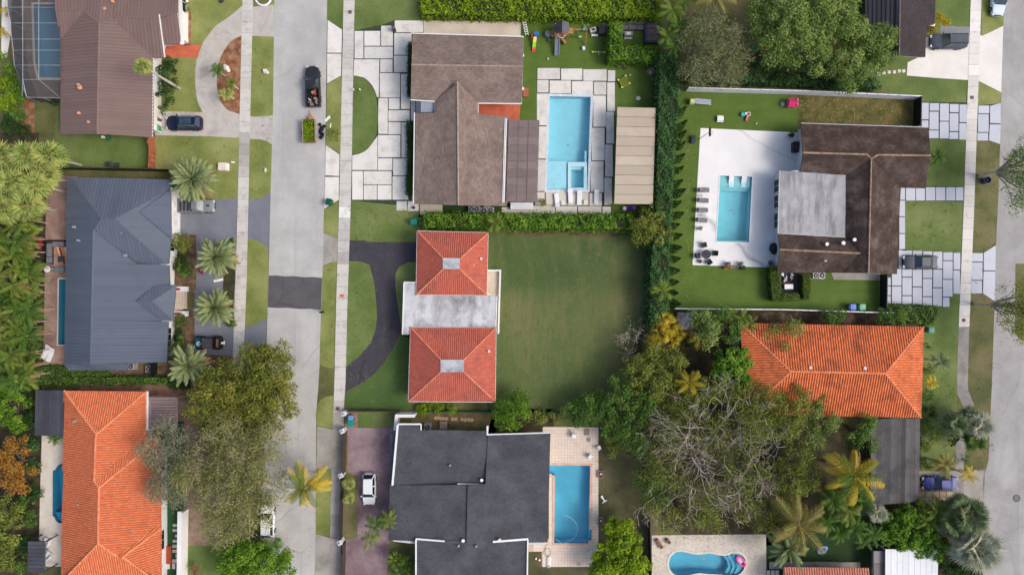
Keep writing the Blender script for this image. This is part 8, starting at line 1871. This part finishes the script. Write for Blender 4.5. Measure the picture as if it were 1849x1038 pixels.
t = thing('toy_figure', 'turquoise toy near the hedge behind the swing', 'toy', *c1(742, 150), rot=-20); bx(t, 'body', plastic('turq', (60, 178, 190)), (0, -.1, 0, .3, .5, .3), bev=.1); bx(t, 'handles', plastic('turq2', (110, 200, 210)), (-.1, .3, .2, .07, .4, .07), (.12, .3, .2, .07, .4, .07))
t = thing('play_house', 'charcoal toy play house by the hedge corner', 'play house', *c1(957, 180)); bx(t, 'walls', mat('dark_plastic', [(52, 50, 58), (66, 64, 72)], sc=2), (0, 0, 0, 1.0, 1.2, .9), bev=.05); b = MB(); b.grid([[(-.55, -.62, .9), (0, -.62, 1.25), (.55, -.62, .9)], [(-.55, .68, .9), (0, .68, 1.25), (.55, .68, .9)]], closed=False); b.face([(-.55, -.62, .9), (0, -.62, 1.25), (.55, -.62, .9)]); b.face([(-.55, .68, .9), (0, .68, 1.25), (.55, .68, .9)]); b.build('roof', mat('dark_plastic_roof', [(64, 62, 72), (78, 76, 86)], sc=2), t)
t = thing('toy_kitchen', 'pale grey toy kitchen with dark sink beside the charcoal play house', 'toy', *c1(843, 172), rot=20); bx(t, 'cabinet', plastic('kit', (196, 192, 188)), (0, 0, 0, .85, .6, .55), bev=.04); bx(t, 'sink', char_m, (.05, 0, .55, .4, .3, .02)); bx(t, 'tap', metal_g, (-.25, .1, .55, .1, .1, .15))
t = thing('toy_bench', 'white toy bench below the toy kitchen', 'toy bench', *c1(865, 229)); bx(t, 'seat', wht, (0, 0, .22, .9, .28, .06), bev=.03); bx(t, 'legs', wht, (-.35, 0, 0, .06, .24, .22), (.35, 0, 0, .06, .24, .22))
t = thing('foam_cube', 'pale turquoise cube seat below the swing post', 'toy', *c1(735, 380)); bx(t, 'seat', plastic('mintseat', (190, 226, 226)), (0, 0, 0, .42, .5, .4), bev=.08); bx(t, 'cushion', wht, (0, -.03, .4, .26, .3, .04), bev=.05)
t = thing('seesaw', 'slim yellow green seesaw on the turf', 'seesaw', *c1(912, 428), rot=-1); b = MB(); b.tube([(-.85, 0, .35), (.85, 0, .3)], .05, n=5); b.build('beam', plastic('seesaw', (186, 206, 120)), t)
for s in (-1, 1): bx(t, 'seat', plastic('seesaw_seat', (196, 226, 90)), (s * .82, 0, .3, .26, .22, .1), bev=.05)
bx(t, 'stand', plastic('greyp', (176, 170, 176)), (0, -.1, 0, .1, .5, .3))
t = thing('rebound_net', 'olive net frame with pale corners on the turf', 'sports net', *c1(1206, 772), rot=28); bx(t, 'net', mat('olive_net', [(96, 110, 24), (112, 126, 32)], sc=2), (0, 0, .28, 1.15, 1.2, .02)); b = MB(); b.tube([(-.6, -.62, .3), (.6, -.62, .3), (.6, .62, .3), (-.6, .62, .3), (-.6, -.62, .3)], .025, n=5); b.build('frame', plastic('netframe', (120, 130, 50)), t)
for sx in (-1, 1):
 for sy in (-1, 1): bx(t, 'corner_pad', plastic('corner', (226, 230, 150)), (sx * .56, sy * .6, .3, .26, .1, .07), (sx * .6, sy * .54, .3, .1, .24, .068)); bx(t, 'leg', plastic('netframe', (120, 130, 50)), (sx * .58, sy * .58, 0, .05, .05, .3))
t = thing('toss_board', 'brown board with a white handle lying against the dark hedge', 'game board', *c1(1525, 645), rot=-38); bx(t, 'board', mat('pink_board', [(160, 122, 112), (184, 146, 134)], sc=3), (0, 0, .1, .95, 1.05, .1)); bx(t, 'stripe', wht, (0, .1, .2, .12, 1.0, .02)); b = MB(); b.tube([(0, .5, .2), (.02, 1.25, .35)], .05, n=5); b.build('handle', wht, t)
t = thing('drain_cover', 'round pale disc on the turf near the tan pergola', 'cover', *c1(1378, 960)); b = MB(); b.cyl(0, 0, .02, .28, .06, n=20); b.build('disc', plastic('disc', (170, 200, 200)), t); b = MB(); b.torus(0, 0, .09, .26, .03, n=20, k=4); b.build('rim', wht, t)
t = thing('garden_box', 'small terracotta box on the turf by the shingled eave', 'box', *c1(58, 895)); bx(t, 'body', brick_o, (0, 0, 0, .75, 1.2, .3), bev=.03); bx(t, 'lid', brick_o, (0, 0, .3, .7, 1.1, .04), bev=.03)
t = thing('sofa', 'long grey garden sofa along the northern hedge', 'sofa', *c1(1305, 132)); bx(t, 'base', mat('sofa_base', [(84, 84, 94), (98, 98, 108)], sc=2), (0, 0, .05, 3.2, .85, .3)); bx(t, 'backrest', mat('sofa_back', [(104, 100, 108), (120, 116, 124)], sc=2, fine=.1), (0, .4, .3, 3.2, .28, .42), bev=.06)
for k in (-1, 0, 1): bx(t, 'cushion', MATS['sofa_back'], (k * 1.05, -.1, .35, 1.0, .66, .12), bev=.06)
t = thing('sofa', 'deep dark framed garden sofa beside the palms, facing the grey table', 'sofa', *c1(1530, 205)); bx(t, 'base', mat('navy_frame', [(60, 66, 84), (76, 82, 100)], sc=2), (0, 0, .05, 2.1, 2.9, .32)); bx(t, 'backrest', MATS['navy_frame'], (-.9, 0, .37, .22, 2.9, .4), bev=.05); bx(t, 'backrest', MATS['navy_frame'], (0, -1.35, .37, 2.1, .22, .4), bev=.05)
for k in (-1, 0, 1): bx(t, 'cushion', mat('plum_cushion', [(98, 84, 88), (116, 100, 104)], sc=2, fine=.1), (.1, k * .85 + .12, .37, 1.6, .8, .14), bev=.06)
t = thing('garden_table', 'grey garden table with pale tray between the two garden sofas', 'table', *c1(1258, 215)); bx(t, 'table_top', plastic('gt', (150, 148, 152)), (0, 0, .45, 1.1, .62, .05), bev=.05); bx(t, 'tray', wht, (0, 0, .5, .55, .3, .04), bev=.03); bx(t, 'legs', char_m, (-.45, -.25, 0, .06, .06, .45), (.45, .25, 0, .06, .06, .45), (-.45, .25, 0, .06, .06, .45), (.45, -.25, 0, .06, .06, .45)); bx(t, 'side_frame', metal_g, (.0, -.5, .1, 1.1, .3, .05))
t = thing('toy_ball', 'bright blue inflatable by the garden table', 'toy', *c1(1185, 185)); b = MB(); b.ball(0, 0, .2, .26); b.ball(.05, -.2, .15, .18); b.build('inflatable', plastic('ballblue', (30, 140, 206)), t, smooth=True)
t = thing('trellis_bench', 'white slatted garden bench at the corner of the northern terrace', 'bench', 948.5, 52, 0, 12)
for k in range(7): bx(t, 'slat', white_p, (0, -.9 + k * .3, .45, .4, .09, .05))
for s in (-1, 1): bx(t, 'rail', white_p, (s * .2, 0, .42, .06, 2.2, .05)); bx(t, 'leg', white_p, (s * .18, .95, 0, .07, .07, .44)); bx(t, 'leg', white_p, (s * .18, -.95, 0, .07, .07, .44))
t = thing('trash_can', 'dark metal bin with lid on the slab driveway corner', 'bin', 712.5, 55, 0, 20); b = MB(); b.box(0, 0, 0, .4, .6, .9, taper=1.05, bev=.05); b.build('body', mat('olive_steel', [(60, 54, 40), (82, 74, 56)], sc=3), t); bx(t, 'lid', char_m, (0, 0, .9, .44, .64, .06), bev=.04); bx(t, 'handle', metal_g, (0, 0, .96, .06, .3, .05))
t = thing('shade_cabinet', 'white ribbed storage roof below the patio cover', 'storage', *z5((628, 220))[0]); bx(t, 'cabinet', white_v, (0, 0, 0, 3.05, .9, .5))
for k in range(14): bx(t, 'rib', white_v, (-1.45 + k * .223, 0, .5, .15, .94, .05))
t = thing('toys_pile', 'purple and white inflatables behind the tan pergola', 'inflatables', 1135, 377);
for k, (x, y, c_) in enumerate([(-.6, 0, wht), (-.2, .05, plastic('purp', (104, 60, 170))), (.3, .05, plastic('purp', (104, 60, 170))), (.7, .1, plastic('purp2', (170, 120, 190)))]): b = MB(); b.ball(x, y, .25, .32, sz=.8); b.build('inflatable', c_, t, smooth=True)
t = thing('crowded_pad', 'grey electrical cabinet on the pad by the small palm', 'cabinet', 880, 373.5); bx(t, 'case', metal_g, (0, 0, 0, .9, .5, .6), bev=.03); bx(t, 'door', conc_g, (0, 0, .6, .7, .4, .02))
t = thing('flower_pot', 'red flower pot on the small stepping slab by the lawn', 'flower pot', 747.5, 375.5); b = MB(); b.cyl(0, 0, .05, .16, .25, n=10, r2=.22); b.build('pot', char_m, t); leaves('flowers', [(0, 0, .35, .2)], lm('cerise', (150, 16, 50), (190, 30, 70)), t, 640, dens=220, leaf=.1, off=(0, 0, 0))
for x in (1131, 1152):
 t = thing('patio_cushions', 'magenta cushion on the neighbour terrace beyond the hedge, ' + ('western one' if x < 1140 else 'eastern one'), 'cushion', x + 12, 2); b = MB(); b.box(0, 0, .4, 1.2, .8, .25, bev=.12); b.build('cushion', plastic('mag', (216, 80, 150)), t, smooth=True); bx(t, 'seat', conc_g, (0, 0, 0, 1.3, .9, .4))
# tiled terrace items
q = lambda x, y: z6((x, y))[0]
t = thing('barbecue', 'white barbecue on the northern end of the tiled terrace', 'barbecue', *q(272, 125)); bx(t, 'body', wht, (0, 0, .4, .6, .6, .4), bev=.1); bx(t, 'shelf', metal_g, (-.1, .45, .6, .3, .5, .05)); bx(t, 'legs', metal_g, (-.2, -.2, 0, .05, .05, .4), (.2, .2, 0, .05, .05, .4), (-.2, .2, 0, .05, .05, .4), (.2, -.2, 0, .05, .05, .4))
chair('white garden chair north of the terracotta edged pool', *q(380, 262), -40, wht, w=.55); chair('white garden chair at the terrace edge by the yellowish bush', *q(437, 203), 20, wht, w=.45); chair('white garden chair at the south east of the tiled terrace', *q(388, 890), 150, wht, w=.65)
for x, y, l in ((447, 378, 'northern terracotta brick planter on the terrace edge'), (446, 682, 'southern brick planter on the terrace edge')):
 t = thing('brick_planter', l, 'planter', *q(x, y)); bx(t, 'box', mat('brick_planter', [(150, 120, 104), (176, 146, 128)], sc=4), (-.3, 0, 0, .08, 1.0, .4), (.3, 0, 0, .08, 1.0, .4), (0, -.46, 0, .52, .08, .4), (0, .46, 0, .52, .08, .4)); bx(t, 'soil', soil_m, (0, 0, 0, .5, .8, .3)); bx(t, 'pots', wht, (.02, .1, .3, .2, .2, .2))
t = thing('ride_on_toy', 'white garden toy on the worn lawn beside the tiled terrace', 'toy', *q(465, 540), rot=30); bx(t, 'body', wht, (0, 0, .1, .2, .8, .2), bev=.08); bx(t, 'bar', wht, (0, -.35, .2, .7, .12, .1), (0, .38, .2, .3, .3, .12))
t = thing('lounge_float', 'white lounge float at the south western corner of the tiled terrace', 'pool float', *q(112, 950), rot=-3); b = MB(); b.box(0, 0, .02, .6, 1.55, .22, bev=.22); b.build('float', wht, t, smooth=True); bx(t, 'pillow', metal_g, (0, -.5, .24, .4, .3, .06), bev=.05); bx(t, 'panel', conc_w, (0, .1, .24, .36, .7, .03), bev=.05)
t = thing('pink_ring', 'small red square ring on the tiles', 'mat', *q(307, 963)); b = MB(); b.tube([(-.18, -.18, .05), (.18, -.18, .05), (.18, .18, .05), (-.18, .18, .05), (-.18, -.18, .05)], .04, n=5); b.build('ring', plastic('ringred', (206, 120, 116)), t)
for x, y, l in ((357, 106, 'larger grey mat on the northern end of the terrace'), (370, 157, 'smaller grey mat on the northern end of the terrace')): t = thing('mat', l, 'mat', *q(x, y)); bx(t, 'panel', mat('grey_mat', [(140, 124, 114), (160, 144, 134)], sc=3), (0, 0, .026, .75 if y < 120 else .5, .9 if y < 120 else .5, .02)); bx(t, 'edge', conc_g, (0, .3, .046, .5, .06, .01))
t = thing('garden_hose', 'thin dark hose looped on the terrace tiles', 'hose', *q(100, 880)); b = MB(); b.tube([(*(P(*c_) - P(*q(100, 880))).xy, .05) for c_ in curve(z6((105, 830), (90, 850), (78, 885), (90, 912), (118, 905), (122, 880), (100, 860), (85, 880), (105, 915), (125, 930)), 5)], .02, n=4); b.build('hose', char_m, t)
t = thing('cleaner_hose', 'white floating cleaner hose curving in the terracotta edged pool', 'pool hose', *q(240, 740), z=-.07); b = MB(); b.tube([(*(P(*c_) - P(*q(240, 740))).xy, .0) for c_ in curve(z6((210, 648), (255, 665), (288, 700), (298, 745), (280, 790), (240, 818), (195, 826), (155, 800)), 6)], .022, n=5); b.build('hose', plastic('hosewhite', (190, 224, 236)), t)
for x, y, l in ((28, 926, 'white football on the grass by the terrace'), (50, 936, 'white bucket beside the football')): blob('ball' if x < 30 else 'bucket', l, 'ball' if x < 30 else 'bucket', *q(x, y), wht, (0, 0, .15, .16), (0, .05, .12, .12), part='body')
# curvy pool items
t = thing('pool_float', 'pink and white inflatable lounge on the curvy pool', 'pool float', *zz(920, 688, (1238, 962))[0], z=-.08, rot=-50); b = MB(); b.torus(0, 0, .1, .42, .14, n=18, k=6); b.v = [(x_ * 1.7, y_ * .85, z_) for x_, y_, z_ in b.v]; b.build('ring', plastic('floatpink', (236, 110, 176)), t, smooth=True); bx(t, 'seat', plastic('floatw', (220, 190, 226)), (-.1, 0, .05, .7, .4, .1), bev=.06); bx(t, 'headrest', plastic('floathot', (230, 50, 120)), (.65, 0, .1, .3, .55, .18), bev=.08)
for i, (x, y, r_) in enumerate([(800, 866, -58), (848, 852, -50)]):
 w, h = zz(920, 688, (x, y))[0]; t = thing('wooden_lounger', ['long brown wooden bench at the corner of the coral deck', 'short brown wooden stool beside the bench on the coral deck'][i], 'bench', w, h, 0, r_); L = 1.4 if i == 0 else .7
 for k in range(3): bx(t, 'slat', mat('dark_teak', [(110, 76, 62), (136, 98, 82)], sc=3, fine=.2), (0, -.17 + .17 * k, .35, L, .14, .05))
 for s in (-1, 1): bx(t, 'leg', MATS['dark_teak'], (s * L * .42, 0, 0, .08, .4, .35))
t = thing('pool_float', 'blue toy boat lying on the dark green turf', 'toy boat', 1484, 991.5, 0, 28); b = MB(); b.torus(0, 0, .15, .42, .15, n=20, k=6); b.v = [(x_ * 1.45, y_ * .8, z_) for x_, y_, z_ in b.v]; b.build('hull', plastic('boatblue', (120, 170, 220)), t, smooth=True); bx(t, 'seat', plastic('boatseat', (70, 130, 190)), (-.25, 0, .05, .4, .3, .1), bev=.05); bx(t, 'wheel', char_m, (.25, 0, .05, .2, .2, .2), bev=.06)
# thicket shed, tables
t = thing('garden_shed', 'small white tin shed in the thicket behind the southern fence', 'shed', 1232, 578)
b = MB(); b.box(0, 0, 0, 1.6, 2.1, 1.7); b.build('walls', white_p, t)
for s in (-1, 1):
 for k in range(4): b = MB(); y0 = -1.15 + k * .58; b.face([(0, y0, 2.1), (0, y0 + .55, 2.1), (s * 1.0, y0 + .55, 1.65), (s * 1.0, y0, 1.65)]); b.build('roof_sheet', stained('dull_tin', [(170, 174, 178), (196, 200, 204)], (130, 130, 130), .8, .45, .7), t)
t = thing('water_tank', 'grey corrugated sheet leaning between the thicket and orange roof', 'sheet', 1325, 618, 0, 5); bx(t, 'panel', metal_g, *[(-.3 + k * .2, 0, .05, .17, 1.9, .9) for k in range(4)])
t = thing('toy_slide', 'green slide half hidden under the wispy tree', 'slide', 1290, 97, 0, 12); b = MB(); b.grid([[(-.8, -.25, 1.1), (-.8, .25, 1.1), (-.8, .25, 1.0), (-.8, -.25, 1.0)], [(.9, -.25, .3), (.9, .25, .3), (.9, .25, .2), (.9, -.25, .2)]]); b.face([(-.8, -.25, 1.1), (.9, -.25, .3), (.9, .25, .3), (-.8, .25, 1.1)]); b.build('chute', plastic('slidegreen', (20, 120, 92)), t); bx(t, 'tower', wood_m, (-1.0, 0, 0, .4, .6, 1.1))
t = thing('playground_set', 'green roofed play frame between the wispy tree and oak crown', 'playground', 1353, 97); bx(t, 'roof', plastic('slidegreen', (20, 120, 92)), (0, 0, 1.9, .9, .8, .12)); bx(t, 'post', wood_m, (-.35, -.3, 0, .08, .08, 1.9), (.35, .3, 0, .08, .08, 1.9), (-.35, .3, 0, .08, .08, 1.9), (.35, -.3, 0, .08, .08, 1.9)); bx(t, 'beam', wood_m, (.9, -.1, 1.7, 1.2, .08, .08))
t = thing('garden_hose', 'coiled green hose at the eave of the brown metal roof', 'hose', 196, 249); b = MB()
for k in range(3): b.torus(.04 * k, 0, .05 + .05 * k, .4 - .06 * k, .04, n=18, k=5)
b.build('hose', plastic('hosegreen', (30, 110, 70)), t, smooth=True); bx(t, 'reel', wht, (-.6, .05, 0, .4, .3, .4), bev=.05)
for i, (x, y) in enumerate([(199, 297), (214, 299)]): chair(['dark chair standing at the back fence of the brown house lawn', 'dark chair next to the other one at the back fence'][i], x, y, 90, char_m, w=.6)
# chairs etc. on the neighbour edge
t = thing('white_truck', 'white van roof cut by the northern edge', 'van', 1402, -6, 0, 90); bx(t, 'body', wht, (0, 0, .3, 2.0, 1.9, 1.7), bev=.15); bx(t, 'windshield', dark_g, (-.95, 0, 1.3, .15, 1.6, .5))
for x in (-.6, .6):
 for y in (-.85, .85): wheel(t, x, y, .33, .22, rubber_m, rim_m)
